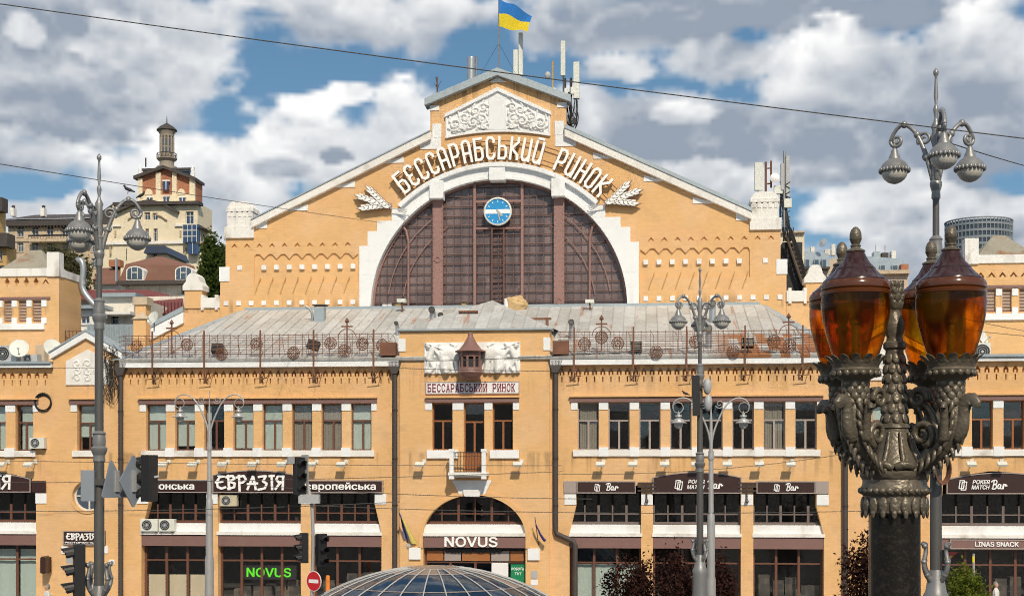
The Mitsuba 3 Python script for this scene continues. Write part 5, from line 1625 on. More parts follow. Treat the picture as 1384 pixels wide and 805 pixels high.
def street_lamp(px, t_, py0, py1, az, label):
    o = at(px, py0, t_)
    t = thing('street_lamp', label, 'street lamp', None)
    g = float(ground_z(*o[:2]))
    L = lambda pf, n=16: MB().lathe(pf, n, o)
    # post: o is the level of the scroll brackets
    part(t, 'pole', L([(.095, -.2), (.095, 2.3), (.085, 2.3), (.078, 4.8), (.055, 4.9), (.052, 6.05)]), 'm_pole_dark', 40)
    for z, r in ((2.45, .10), (4.95, .085), (6.15, .065)):
        part(t, 'collar', L([(r * .9, z - .28), (r * 1.15, z - .25), (r * 1.05, z - .15), (r * 1.2, z - .12), (r * 1.5, z - .05), (r * 1.5, z), (r * 1.15, z + .03), (r * 1.25, z + .12), (r * 1.1, z + .24), (r * 1.3, z + .27), (r * .7, z + .33)]), 'm_pole', 40)
    part(t, 'base', L([(0, g - o[2]), (.36, g - o[2]), (.36, g - o[2] + .5), (.28, g - o[2] + .6), (.25, -2.2), (.26, -2.0), (.22, -1.9), (.20, -.7), (.22, -.6), (.17, -.5), (.14, -.32), (.10, -.15)]), 'm_pole', 40)
    sc = MB()
    for k in range(4):
        W = frame_at(o, az + .6 + k * PI / 2)
        p = smooth_path([(.09, 0, -.35), (.20, 0, -.22), (.26, 0, -.02), (.22, 0, .18), (.30, 0, .28)], 14)
        sc.tube(W(p), np.linspace(.05, .03, 14), 6)
        for q in (3, 7, 12):
            sc.ball(W([p[q]])[0], .05, 1)
    for v_, f_, n0 in sc.pieces():
        part(t, 'scroll_bracket', (v_, f_), 'm_pole', True)
    part(t, 'spire', L([(.05, 6.4), (.075, 6.55), (.05, 6.7), (.09, 6.85), (.06, 6.98), (.08, 7.06), (.04, 7.14), (.025, 7.2), (.045, 7.32), (.04, 7.36), (.02, 7.42), (.036, 7.55), (.022, 7.82), (.02, 7.87), (.042, 7.91), (.045, 7.95), (.03, 7.98), (.012, 8.0), (0, 8.02)], 12), 'm_pole', 40)
    for k in range(3):
        globe_lamp(t, o, az + k * 2 * PI / 3)
    return t, o


A_R = math.pi / 2 - 0.0
rt = lambda deg: math.radians(deg) + YAW * 0 + math.radians(5.4)
sl1, o1 = street_lamp(134, 26.6, 780, 208, rt(16.4), 'tall three-globe street lamp at the left with a bird on its arm')
sl2, o2 = street_lamp(946, 40.0, 742, 362, rt(82.4), 'tall three-globe street lamp in front of the right wing with loudspeakers on its post')
sl3, o3 = street_lamp(1265, 22.9, 757, 92, rt(263.2), 'tall three-globe street lamp at the right, partly behind the amber lamp')
# loudspeakers on the middle lamp
for k, (px, py) in enumerate(((956, 522), (957, 545))):
    c = at(px, py, 39.8)
    t = thing('loudspeaker', ('upper' if k == 0 else 'lower') + ' pale loudspeaker on the post of the middle street lamp', 'loudspeaker')
    part(t, 'case', MB().add(m3_box := (lambda s_: (s_.vertices * [.13, .13, .23], s_.faces))(trimesh.creation.box([2, 2, 2])), rotz(.5), c) if False else MB().ball(c, (.12, .14, .24), 2), 'm_plastic_grey', True)
    part(t, 'bracket', MB().tube([c, c - [.26, 0, 0]], .03, 6).box(-.1, .12, -.09, .09, -.35, .3, None, c - [.34, 0, 0]), 'm_black')


# ---------------------------------------------------------------- slim twin lamps
def twin_lamp(px, t_, ppm, ytop, label):
    o = at(px, ytop, t_)
    k = 1.0
    o = np.array([o[0], o[1], o[2]])
    g = float(ground_z(*o[:2]))
    t = thing('twin_street_lamp', label, 'street lamp')
    L = lambda pf, n=14: MB().lathe(pf, n, o)
    part(t, 'pole', L([(.0, 0), (.012, -.02), (.02, -.5), (.035, -.7), (.05, -1.3), (.065, -2.2), (.075, -2.25), (.085, -3.9), (.12, -4.0), (.12, -4.15), (.13, -4.3), (.13, -6.0), (.16, -6.1), (.16, g - o[2])]), 'm_pole_light', 40)
    part(t, 'collar', L([(.07, -1.95), (.10, -1.9), (.09, -2.0), (.11, -2.1), (.09, -2.2)]), 'm_pole_light', 40)
    for s in (-1, 1):
        W = frame_at(o, math.radians(5.4) + (0 if s > 0 else PI))
        p = smooth_path([(.04, 0, -2.0), (.06, 0, -1.4), (.30, 0, -.75), (.62, 0, -.28), (.95, 0, -.16), (1.22, 0, -.32), (1.24, 0, -.52)], 26)
        a = part(t, 'arm', MB().tube(W(p), np.linspace(.04, .02, 26), 7), 'm_pole_light', True)
        sc = MB()
        sp = arcpts(1.08, -.48, .17, 0, 2 * PI, 22)
        sc.tube(W(np.stack([sp[:, 0], 0 * sp[:, 0], sp[:, 1]], 1)), .014, 5)
        sp = spiral(.28, -.36, .15, .03, 3.6, 1.4, 22)
        sc.tube(W(np.stack([sp[:, 0], 0 * sp[:, 0], sp[:, 1]], 1)), .016, 5)
        for v_, f_, n0 in sc.pieces():
            part(a, 'scroll', (v_, f_), 'm_pole_light', True)
        c = W([(1.06, 0, -.92)])[0]
        h = unique(t + '__lamp_head')
        scene[h + '__shade'] = mikit.ply(trimesh.Trimesh(*MB().lathe([(0, .28), (.05, .28), (.05, .20), (.11, .19), (.12, .15), (.06, .12), (.08, .09), (.16, .05), (.185, -.02), (.27, -.05), (.27, -.065), (.15, -.06), (0, -.06)], 16, c).done(), process=False), 'm_pole_light', smooth=35)
        part(h, 'bowl', MB().lathe([(.14, -.06), (.145, -.12), (.11, -.20), (.06, -.25), (0, -.26)], 14, c), 'm_opal', True)
        part(h, 'rod', MB().tube([c + [0, 0, .26], c + [0, 0, .34]], .015, 5), 'm_pole_light')
    return t, o


twin_lamp(283, 51.0, 37, 527, 'slim grey twin-armed lamp post in front of the left wing')
twin_lamp(961, 46.0, 41, 531, 'slim grey twin-armed lamp post behind the middle three-globe lamp')


# ---------------------------------------------------------------- amber lamp in the foreground
AL = thing('amber_lamp_post', 'dark granite column with cast-iron arms carrying four amber glass lamps', 'lamp post')
ao = at(1209, 635, 12.0)
ao[2] = 0
g = float(ground_z(*ao[:2]))
part(AL, 'column', MB().lathe([(0, g), (.40, g), (.40, g + .35), (.30, g + .45), (.225, g + .5), (.215, 6.30), (0, 6.30)], 48, ao), 'm_granite', 40)
col = MB().lathe([(.22, 6.22), (.255, 6.24), (.26, 6.38), (.285, 6.40), (.285, 6.45), (.27, 6.47), (.265, 6.52), (.285, 6.54), (.29, 6.58), (.25, 6.61), (.22, 6.66), (.165, 6.76), (.125, 6.88), (.115, 6.95), (.13, 6.96), (.125, 6.99), (.10, 7.0)], 40, ao)
part(AL, 'collar', col, 'm_bronze', 40)
lv = MB()
for i in range(18):
    a = i * 2 * PI / 18
    M = rotz(a)
    lv.ball(ao + M @ np.array([.265, 0, 6.30]), (.022, .040, .075), 2, M)
    lv.ball(ao + M @ np.array([.272, 0, 6.235]), (.014, .022, .045), 1, M)
for i in range(9):
    a = i * 2 * PI / 9
    M = rotz(a)
    lv.tube(ao + (M @ np.array([[.25, -.08, 6.62], [.275, -.03, 6.645], [.275, .03, 6.645], [.25, .08, 6.62]]).T).T, .035, 8)
    lv.tube(ao + (M @ np.array([[.23, 0, 6.66], [.17, 0, 6.78], [.13, 0, 6.92]]).T).T, [.025, .022, .012], 6)
for i in range(30):
    lv.ball(ao + rotz(i * 2 * PI / 30) @ np.array([.285, 0, 6.425]), (.022, .03, .028), 1, rotz(i * 2 * PI / 30))
for v_, f_, n0 in lv.pieces():
    part(AL, 'collar_leaf', (v_, f_), 'm_bronze', True)
stem = MB().lathe([(.10, 6.98), (.105, 7.1), (.085, 7.4), (.075, 7.62), (.095, 7.64), (.095, 7.68), (.07, 7.70), (.065, 7.74), (.085, 7.80), (.085, 7.86), (.05, 7.93), (.05, 7.96), (.065, 8.02), (.07, 8.08), (.06, 8.14), (.03, 8.19), (0, 8.21)], 24, ao)
part(AL, 'stem', stem, 'm_bronze', 40)
lv = MB()
for row in range(7):
    z = 7.04 + .085 * row
    r = .104 - .0042 * row
    for i in range(8):
        M = rotz(i * PI / 4 + (row % 2) * PI / 8)
        lv.ball(ao + M @ np.array([r, 0, z]), (.016, .034, .05), 1, M @ roty(-.25))
for row in range(4):
    for i in range(7):
        M = rotz(i * 2 * PI / 7 + row * .45)
        lv.ball(ao + M @ np.array([.066 - .010 * abs(row - 1.3), 0, 8.00 + .055 * row]), (.018, .03, .05), 1, M @ roty(.35))
part(AL, 'stem_leaf', lv, 'm_bronze', True, stuff=True)
base_ang = math.radians(5.4 - 15.4) + math.atan2(-.45, -.31)


def amber_lamp(a, z0):
    W = frame_at((ao[0], ao[1], 0), a)
    R = .546
    p = smooth_path([(R, 0, z0 - .30), (R + .03, 0, z0 - .46), (R, 0, z0 - .60), (R - .10, 0, z0 - .74), (R - .24, 0, z0 - .85), (R - .36, 0, z0 - .92)], 22)
    k = part(AL, 'arm', MB().tube(W(p), np.concatenate([np.linspace(.075, .085, 8), np.linspace(.085, .05, 14)]), 12), 'm_bronze', True)
    lf = MB()
    for j in range(2, 21, 2):
        for sgn in (-1, 1):
            c = p[j] + [0, sgn * .06, 0]
            lf.tube(W(smooth_path([c + [.02, 0, .06], c + [.045, sgn * .03, 0], c + [.01, sgn * .035, -.07]], 7)), [.010, .016, .02, .021, .018, .013, .005], 6)
        lf.tube(W(smooth_path([p[j] + [.05, 0, .03], p[j] + [.10, 0, -.03], p[j] + [.10, 0, -.10]], 6)), [.022, .026, .024, .019, .013, .005], 6)
    part(k, 'leaf', lf, 'm_bronze', True, stuff=True)
    sc = MB()
    for sgn in (-1, 1):
        sp = spiral(R - .25, z0 - .60, .11, .025, -1.2, 1.5, 26)
        sc.tube(W(np.stack([sp[:, 0], sp[:, 0] * 0 + sgn * .035, sp[:, 1]], 1)), np.linspace(.032, .018, 26), 8)
        sp = spiral(R - .30, z0 - .30, .09, .02, -.2, 1.4, 22)
        sc.tube(W(np.stack([sp[:, 0], sp[:, 0] * 0 + sgn * .02, sp[:, 1]], 1)), np.linspace(.03, .016, 22), 8)
    sc.ball(W([(R - .25, 0, z0 - .60)])[0], .04, 2)
    sc.tube(W(smooth_path([(R - .12, 0, z0 - .72), (R - .15, 0, z0 - .5), (R - .24, 0, z0 - .36), (R - .33, 0, z0 - .34)], 14)), np.linspace(.038, .018, 14), 8)
    # big curled leaf tip under the cup
    sc.tube(W(smooth_path([(R + .02, 0, z0 - .62), (R + .10, 0, z0 - .45), (R + .15, 0, z0 - .34), (R + .21, 0, z0 - .33), (R + .22, 0, z0 - .39)], 14)), np.linspace(.06, .035, 14), 8, 1.5)
    for sgn in (-1, 1):
        sc.tube(W(smooth_path([(R - .02, sgn * .09, z0 - .64), (R + .02, sgn * .13, z0 - .45), (R + .04, sgn * .17, z0 - .36), (R + .05, sgn * .19, z0 - .40)], 12)), np.linspace(.05, .022, 12), 8)
    for v_, f_, n0 in sc.pieces():
        part(k, 'scroll', (v_, f_), 'm_bronze', True)
    c = W([(R, 0, z0)])[0]
    L = lambda pf, n=36: MB().lathe(pf, n, c)
    cup = unique(AL + '__cup')
    scene[cup] = mikit.ply(trimesh.Trimesh(*L([(.055, -.42), (.09, -.36), (.10, -.26), (.105, -.18), (.125, -.15), (.18, -.125), (.195, -.10), (.20, -.075), (.185, -.06), (.19, -.04), (.205, -.01), (.19, .0), (.15, -.01)]).done(), process=False), 'm_bronze', smooth=40)
    sc2 = MB()
    for row in range(4):
        for i in range(9):
            M = rotz(i * 2 * PI / 9 + (row % 2) * PI / 9)
            sc2.ball(c + M @ np.array([.098, 0, -.34 + .05 * row]), (.02, .032, .04), 1, M)
    for i in range(18):
        M = rotz(i * 2 * PI / 18)
        sc2.ball(c + M @ np.array([.192, 0, -.105]), (.02, .026, .028), 1, M)
    part(cup, 'scale', sc2, 'm_bronze', True, stuff=True)
    for i in range(14):
        M = rotz(i * 2 * PI / 14 + .1)
        v = _ico[2].vertices * [.013, .040, .052]
        v[:, 0] += .9 * (np.maximum(v[:, 2], -.02) + .02) ** 2 * 8
        v = v @ roty(.38).T + [.205, 0, .012]
        part(cup, 'petal', MB().add((v, _ico[2].faces), M, c), 'm_bronze', True)
    h = unique(AL + '__lantern')
    scene[h + '__glass'] = mikit.ply(L([(.155, -.015), (.172, .01), (.20, .08), (.225, .16), (.25, .25), (.27, .34), (.281, .42), (.283, .48), (.278, .545)], 56).done(), 'm_amber_glass', smooth=True)
    part(h, 'band', L([(.272, .535), (.283, .545), (.285, .57), (.272, .58), (.282, .592), (.284, .615), (.278, .64), (.266, .655), (.25, .66)], 56), 'm_amber_band', 30)
    part(h, 'hood', L([(.262, .652), (.258, .668), (.228, .69), (.195, .72), (.170, .748), (.164, .752), (.163, .765), (.142, .785), (.115, .815), (.095, .85), (.08, .88), (.07, .90), (.05, .905), (0, .905)], 56), 'm_amber_hood', 35)
    f = part(h, 'finial', L([(.07, .90), (.078, .905), (.078, .915), (.06, .925), (.045, .93), (.036, .945), (.044, .95), (.044, .958), (.032, .965), (.036, .975), (.047, 1.0), (.052, 1.015), (.047, 1.02), (.050, 1.03), (.048, 1.055), (.038, 1.085), (.018, 1.108), (0, 1.115)], 20), 'm_bronze', 40)
    ins = MB().lathe([(0, -.0), (.06, .0), (.06, .06), (.03, .08), (.03, .30), (.05, .31), (.05, .36), (0, .36)], 16, c)
    part(h, 'socket', ins, 'm_bronze', 40)
    part(h, 'bulb', MB().lathe([(.03, .36), (.06, .42), (.07, .48), (.05, .54), (0, .56)], 16, c), 'm_opal', True)


for k, z0 in ((0, 7.50), (1, 7.50), (2, 7.50), (3, 7.50)):
    amber_lamp(base_ang + k * PI / 2, z0)


# ---------------------------------------------------------------- traffic lights and signs
def traffic_light(c, a, label, backplate=False, hgt=.98):
    """A three-lens head; c = its centre, a = the direction it faces."""
    t = thing('traffic_light', label, 'traffic light')
    W = lambda mb, key, m, **k: part(t, key, MB().add(mb.done(), rotz(a), c), m, **k)
    h = hgt / 2
    W(MB().slab(rect2(-.14, -.08, .14, .08).buffer(.02), -h, h), 'housing', 'm_black')
    for i in range(3):
        z = h - hgt * (i + .5) / 3
        v = MB()
        n = 10
        P0 = []
        for j in range(n + 1):
            q = -0.15 * PI + 1.3 * PI * j / n
            P0.append((.125 * math.cos(q), .125 * math.sin(q)))
        for (xa, za), (xb, zb) in zip(P0, P0[1:]):
            top = .5 + .5 * max(0, (za + zb) / .25)
            v.add((np.array([[xa, -.10, z + za], [xb, -.10, z + zb], [xb, -.12 - .22 * top, z + zb - .03], [xa, -.12 - .22 * top, z + za - .03]]), np.array([[0, 1, 2], [0, 2, 3]])))
        W(v, 'visor', 'm_black')
        W(MB().add((lathe_vf([(0, .02), (.11, .0)], 16)[0] @ rotx(PI / 2).T + [0, -.112, z], lathe_vf([(0, .02), (.11, .0)], 16)[1])), 'lens', 'm_sign_dark')
    if backplate:
        W(MB().box(.19, .22, -.2, .16, -h - .05, h + .08), 'side_plate', 'm_pole_light')
        W(MB().box(-.42, -.19, -.05, .02, h - .2, h + .02), 'bracket', 'm_pole_light')
    return t


cR = lambda px, py, t_: at(px, py, t_)
traffic_light(cR(107, 771, 26.2), math.radians(-62), 'black traffic light low on the left lamp post, facing left', hgt=.98)
k = thing('relay_cabinet', 'small grey cabinet behind the black traffic light on the left lamp post', 'cabinet')
put(k, MB().add(B(-.10, .10, -.1, .1, -.14, .16).done(), None, cR(99, 751, 26.9)), 'm_plastic_grey')
TL = traffic_light(cR(202, 646, 26.6), math.radians(-98), 'black traffic light hanging at the end of the bracket arm beside the gray sign backs', False, .88)
t = thing('bracket_arm', 'grey horizontal bracket arm on the left lamp post carrying signs and a traffic light', 'bracket')
part(t, 'arm', MB().tube([cR(134, 651, 26.6), cR(215, 644, 26.6)], .028, 8), 'm_pole_light', True)
part(t, 'clamp', MB().add(B(-.14, .14, -.14, .14, -.06, .06).done(), None, cR(134, 651, 26.6)), 'm_pole_dark')
for nm, pts, px, lab in (('road_sign', [(-.30, -.28), (.30, -.28), (-.12, .36)], 157, 'back of a gray triangular road sign on the bracket arm'), ('road_sign', [(0, -.46), (.29, 0), (0, .46), (-.29, 0)], 180, 'back of a gray diamond road sign on the bracket arm')):
    c = cR(px, 650, 26.5)
    t = thing(nm, lab, 'road sign')
    part(t, 'plate', MB().add(MB().prism(Polygon([(x, z) for x, z in pts]).buffer(.03), -.012, .012).done(), rotz(1.02), c), 'm_sign_back')
    part(t, 'bracket', MB().add(B(-.04, .04, -.05, -.012, -.2, .2).done(), rotz(1.02), c), 'm_pole_light')
c = cR(119, 656, 26.4)
put(thing('road_sign', 'back of a gray rectangular sign fixed to the left lamp post', 'road sign'), MB().add(MB().slab(rect2(-.11, -.05, .11, .05).buffer(.015), -.29, .29).done(), rotz(.2), c), 'm_sign_back')
# centre traffic lights on their own pole
t = thing('traffic_signal_pole', 'slim grey curved pole carrying three traffic lights in front of the left wing', 'pole')
T0 = 43.5
gz = float(ground_z(*cR(423, 800, T0)[:2]))
q0 = cR(423, 800, T0)
q0[2] = gz
part(t, 'pole', MB().tube(smooth_path([q0, cR(423, 740, T0), cR(422, 690, T0), cR(419, 668, T0), cR(411, 654, T0), cR(404, 652, T0)], 30), .055, 10), 'm_pole_light', True)
part(t, 'cabinet', MB().add(B(-.32, .32, -.1, .1, -.14, .14).done(), None, cR(418, 674, T0 - .1)), 'm_plastic_grey')
traffic_light(cR(404, 643, T0 - .1), math.radians(48), 'upper black traffic light on the curved pole, visors to the right', True, 1.15)
traffic_light(cR(411, 740, T0 - .1), math.radians(-60), 'lower black traffic light left of the curved pole, visors to the left', False, .92)
traffic_light(cR(434, 743, T0 - .1), math.radians(50), 'lower black traffic light right of the curved pole, visors to the right', False, 1.0)
t = thing('no_entry_sign', 'round red no-entry sign with white bar on the curved traffic pole', 'road sign')
c = cR(424, 785, T0 - .15)
disc_ = lambda r, y0, y1, m_=None: MB().add(MB().prism(Point(0, 0).buffer(r, 24), y0, y1).done(), rotz(-.55), c)
part(t, 'plate', disc_(.31, -.0, .02), 'm_pure_white')
part(t, 'face', disc_(.295, -.006, -.001), 'm_red_paint')
part(t, 'bar', MB().add(B(-.20, .20, -.012, -.007, -.055, .055).done(), rotz(-.55), c), 'm_pure_white')
t = thing('road_post', 'slim white and yellow marker post in front of the shop windows at the right edge', 'post')
c = cR(1316, 748, 58)
part(t, 'post', MB().tube([[c[0], c[1], .0], c], .05, 8), 'm_pole_light')
part(t, 'marker', MB().add(B(-.06, .02, -.07, .0, -.35, -.1).done(), None, c), 'm_flag_yellow')
t = thing('traffic_post', 'orange post standing by the shop door right of the no-entry sign', 'post')
c = cR(443, 779, 60)
part(t, 'post', MB().lathe([(0, .1), (.10, .1), (.09, c[2]), (.06, c[2] + .06), (0, c[2] + .06)], 14, (c[0], c[1], 0)), 'm_orange', 40)
t = thing('advert_board', 'red and yellow slanted advert inside the snack shop window', 'advert')
ax_, az_ = on(1276, 746, YF + .7)
part(t, 'panel', MB().prism(Polygon([(ax_, az_ - .35), (ax_ + .2, az_ - .35), (ax_ + .62, az_ + .02), (ax_, az_ + .02)]), YF + .68, YF + .7), 'm_red_paint')
part(t, 'stripe', MB().prism(Polygon([(ax_, az_ - .34), (ax_ + .18, az_ - .34), (ax_ + .38, az_ - .15), (ax_, az_ - .15)]), YF + .67, YF + .68), 'm_flag_yellow')


# ---------------------------------------------------------------- overhead wires
def wire(name, p0, p1, sag, r, label, n=24):
    s = np.linspace(0, 1, n)
    P_ = np.asarray(p0) + (np.asarray(p1) - np.asarray(p0)) * s[:, None]
    P_[:, 2] -= sag * 4 * s * (1 - s)
    put(thing(name, label, 'cable'), MB().tube(P_, r * 1.25, 6), 'm_wire', True)


wire('overhead_cable', at(-40, 0, 24), at(1430, 193, 22), .05, .0075, 'long dark cable crossing the sky over the gable top')
wire('overhead_cable', at(-30, 217, 34), at(515, 301, 70), .05, .009, 'thin cable from the left sky down to the left slope of the gable')
wire('overhead_cable', at(1285, 194, 22.9), at(1430, 236, 30), .02, .0075, 'cable from the right three-globe lamp to the right edge')
wires = [((-20, 497), (536, 497), 58, .0, 'below the white eaves of the left wing'), ((528, 489), (1130, 452), 46, .15, 'rising across the lantern and the right roof frame'), ((528, 497), (1130, 488), 48, .2, 'crossing the lantern belly and the right eaves'),
         ((-20, 622), (760, 629), 55, .05, 'running under the left upper windows'), ((750, 640), (1150, 612), 52, .25, 'sagging under the right upper windows'), ((-20, 652), (760, 637), 50, .1, 'crossing above the left shop signs'),
         ((330, 655), (800, 674), 48, .1, 'crossing the keystone of the entrance arch'), ((-20, 690), (540, 678), 46, .1, 'crossing the left mezzanine windows'), ((420, 683), (1180, 690), 47, .15, 'crossing the right mezzanine windows'),
         ((1120, 610), (1400, 616), 40, .1, 'under the right pavilion windows'), ((1300, 430), (1400, 450), 55, .02, 'in front of the right tower'), ((1300, 445), (1400, 455), 55, .02, 'lower one in front of the right tower')]
for (a, b), (c, d), t_, sg, lab in wires:
    wire('overhead_cable', at(a, b, t_), at(c, d, t_ - 1.5), sg, .0095 if t_ > 45 else .008, 'thin black cable ' + lab)
# cable coil on the right lamp post
mb = MB()
c = at(1273, 634, 22.7)
for k in range(5):
    q = np.linspace(0, 2 * PI, 25)
    rr_ = .115 + .012 * k
    mb.tube(np.stack([c[0] + rr_ * .75 * np.cos(q), c[1] - .03 * k + 0 * q, c[2] + (rr_ + .08) * np.sin(q)], 1), .013, 5)
put(thing('cable_coil', 'coil of wire tied to the right lamp post next to the amber lamp', 'cable coil'), mb, 'm_rust', True)
put(thing('relay_cabinet', 'dark box strapped to the right lamp post above the coil of wire', 'cabinet'), MB().add(B(-.16, .02, -.12, .1, -.5, .5).done(), None, at(1268, 600, 22.75)), 'm_black')

# ---------------------------------------------------------------- glass dome
do = at(586, 765, 45.0)
Rd, cz_ = 7.4, do[2] - 7.4
D = thing('glass_dome', 'low glass dome of dark blue panes with pale ribs on the square', 'dome')
nr = 28
ths = [math.asin(x / Rd) for x in (.85, 1.55, 2.9, 4.3, 5.6)]
gd = float(ground_z(*do[:2]))
sph = lambda th, a, r=Rd: (do[0] + r * math.sin(th) * math.cos(a), do[1] + r * math.sin(th) * math.sin(a), cz_ + r * math.cos(th))
for i in range(nr):
    a = i * 2 * PI / nr + .05
    a1 = a + 2 * PI / nr
    part(D, 'rib', MB().tube([sph(th, a, Rd + .02) for th in np.linspace(ths[0], ths[-1], 14)], .022, 6), 'm_dome_rib', True)
    for j in range(len(ths) - 1):
        u = np.linspace(a + .012, a1 - .012, 4)
        w = np.linspace(ths[j] + .004, ths[j + 1] - .004, 4)
        v = np.array([sph(t_, q) for t_ in w for q in u])
        qq = np.arange(16).reshape(4, 4)
        f = np.concatenate([np.stack([qq[:-1, :-1], qq[:-1, 1:], qq[1:, 1:]], -1).reshape(-1, 3), np.stack([qq[:-1, :-1], qq[1:, 1:], qq[1:, :-1]], -1).reshape(-1, 3)])
        tan = j == 0 and (i * 5) % 7 < 5 or (j == 1 and (i * 5) % 13 < 1)
        part(D, 'pane', (v, f), 'm_dome_tan' if tan else 'm_dome_glass', True)
for th in ths:
    part(D, 'ring', MB().tube([sph(th, q, Rd + .01) for q in np.linspace(0, 2 * PI, 61)], .016, 6), 'm_frame_grey', True)
part(D, 'cap', MB().lathe([(ths and Rd * math.sin(ths[0]), Rd * math.cos(ths[0])), (.6, Rd * math.cos(.6 / Rd) + .03), (0, Rd + .05)], 28, (do[0], do[1], cz_)), 'm_dome_tan', 30)
rb_ = Rd * math.sin(ths[-1])
zb = cz_ + Rd * math.cos(ths[-1])
part(D, 'drum', MB().lathe([(rb_ + .05, zb), (rb_ + .25, zb), (rb_ + .25, zb - .2), (rb_ + .1, zb - .25), (rb_ + .1, gd - .3), (0, gd - .3)], 56, (do[0], do[1], 0)), 'm_stone_beige', 40)


# ---------------------------------------------------------------- shrubs and trees
def leafy(name, label, c, rx, ry, rz, n, m, size, trunk, seed, cat='shrub', lobes=9, zb=None, group=None):
    """A trunk with limbs and a crown of separate leaves clustered round twigs."""
    r = np.random.default_rng(seed)
    t = thing(name, label, cat, group)
    c = np.asarray(c, float)
    tb = MB()
    foot = np.array([c[0], c[1], zb])
    tb.tube([foot, foot * .4 + c * .6 + [.05, 0, 0], c], [trunk, trunk * .8, trunk * .5], 8)
    cl = []
    for k in range(lobes * 6):
        d = r.normal(size=3)
        d /= np.linalg.norm(d)
        q = c + d * np.array([rx, ry, rz]) * (r.random() ** .38) * (.82 + .3 * r.random())
        cl.append(q)
        if k % 3 == 0:
            tb.tube([c - [0, 0, rz * .7 * r.random()], (c + q) / 2 + r.normal(size=3) * .08 * rx, q], [trunk * .4, trunk * .25, trunk * .1], 5)
    part(t, 'trunk', tb, 'm_bark', True)
    cl = np.array(cl)
    w = r.random(len(cl)) ** 1.2 + .15
    idx = r.choice(len(cl), n, p=w / w.sum())
    spread = np.array([rx, ry, rz]) * .17
    pos = cl[idx] + r.normal(size=(n, 3)) * spread
    u = r.normal(size=(n, 3))
    u /= np.linalg.norm(u, axis=1, keepdims=True)
    v = np.cross(u, r.normal(size=(n, 3)))
    v /= np.linalg.norm(v, axis=1, keepdims=True)
    L = size * (.6 + .8 * r.random((n, 1)))
    P_ = np.stack([pos - u * L, pos + v * L * .45, pos + u * L, pos - v * L * .45], 1).reshape(-1, 3)
    b = np.arange(n)[:, None] * 4
    f = np.concatenate([b + [0, 1, 2], b + [0, 2, 3]])
    part(t, 'crown', (P_, f), m)
    return t


def shrub(px0, px1, py, t_, m, n, size, label, seed, name='plum_shrub', deep=.7):
    a, b = at(px0, py, t_), at(px1, py, t_)
    gz_ = float(ground_z(*a[:2]))
    w = np.linalg.norm(b - a) / 2
    top = a[2]
    c = (a + b) / 2
    rz = (top - gz_) * .40
    c[2] = top - rz * .92
    leafy(name, label, c, w * .92, w * .9, rz, n, m, size, .07, seed, 'shrub', 10, gz_)


shrub(816, 890, 752, 50, 'm_leaf_plum', 4400, .075, 'dark purple-leaved shrub left of the middle street lamp', 3)
shrub(884, 944, 748, 49, 'm_leaf_plum', 3600, .075, 'dark purple-leaved shrub behind the foot of the middle street lamp', 4)
shrub(948, 1000, 760, 51, 'm_leaf_plum', 3000, .075, 'dark purple-leaved shrub right of the middle street lamp', 5)
shrub(1136, 1225, 706, 48, 'm_leaf_plum', 5200, .075, 'tall dark purple-leaved shrub left of the granite column', 6)
shrub(1272, 1336, 771, 52, 'm_leaf_bright', 4200, .07, 'bright green shrub at the foot of the right street lamp', 7, 'green_shrub')


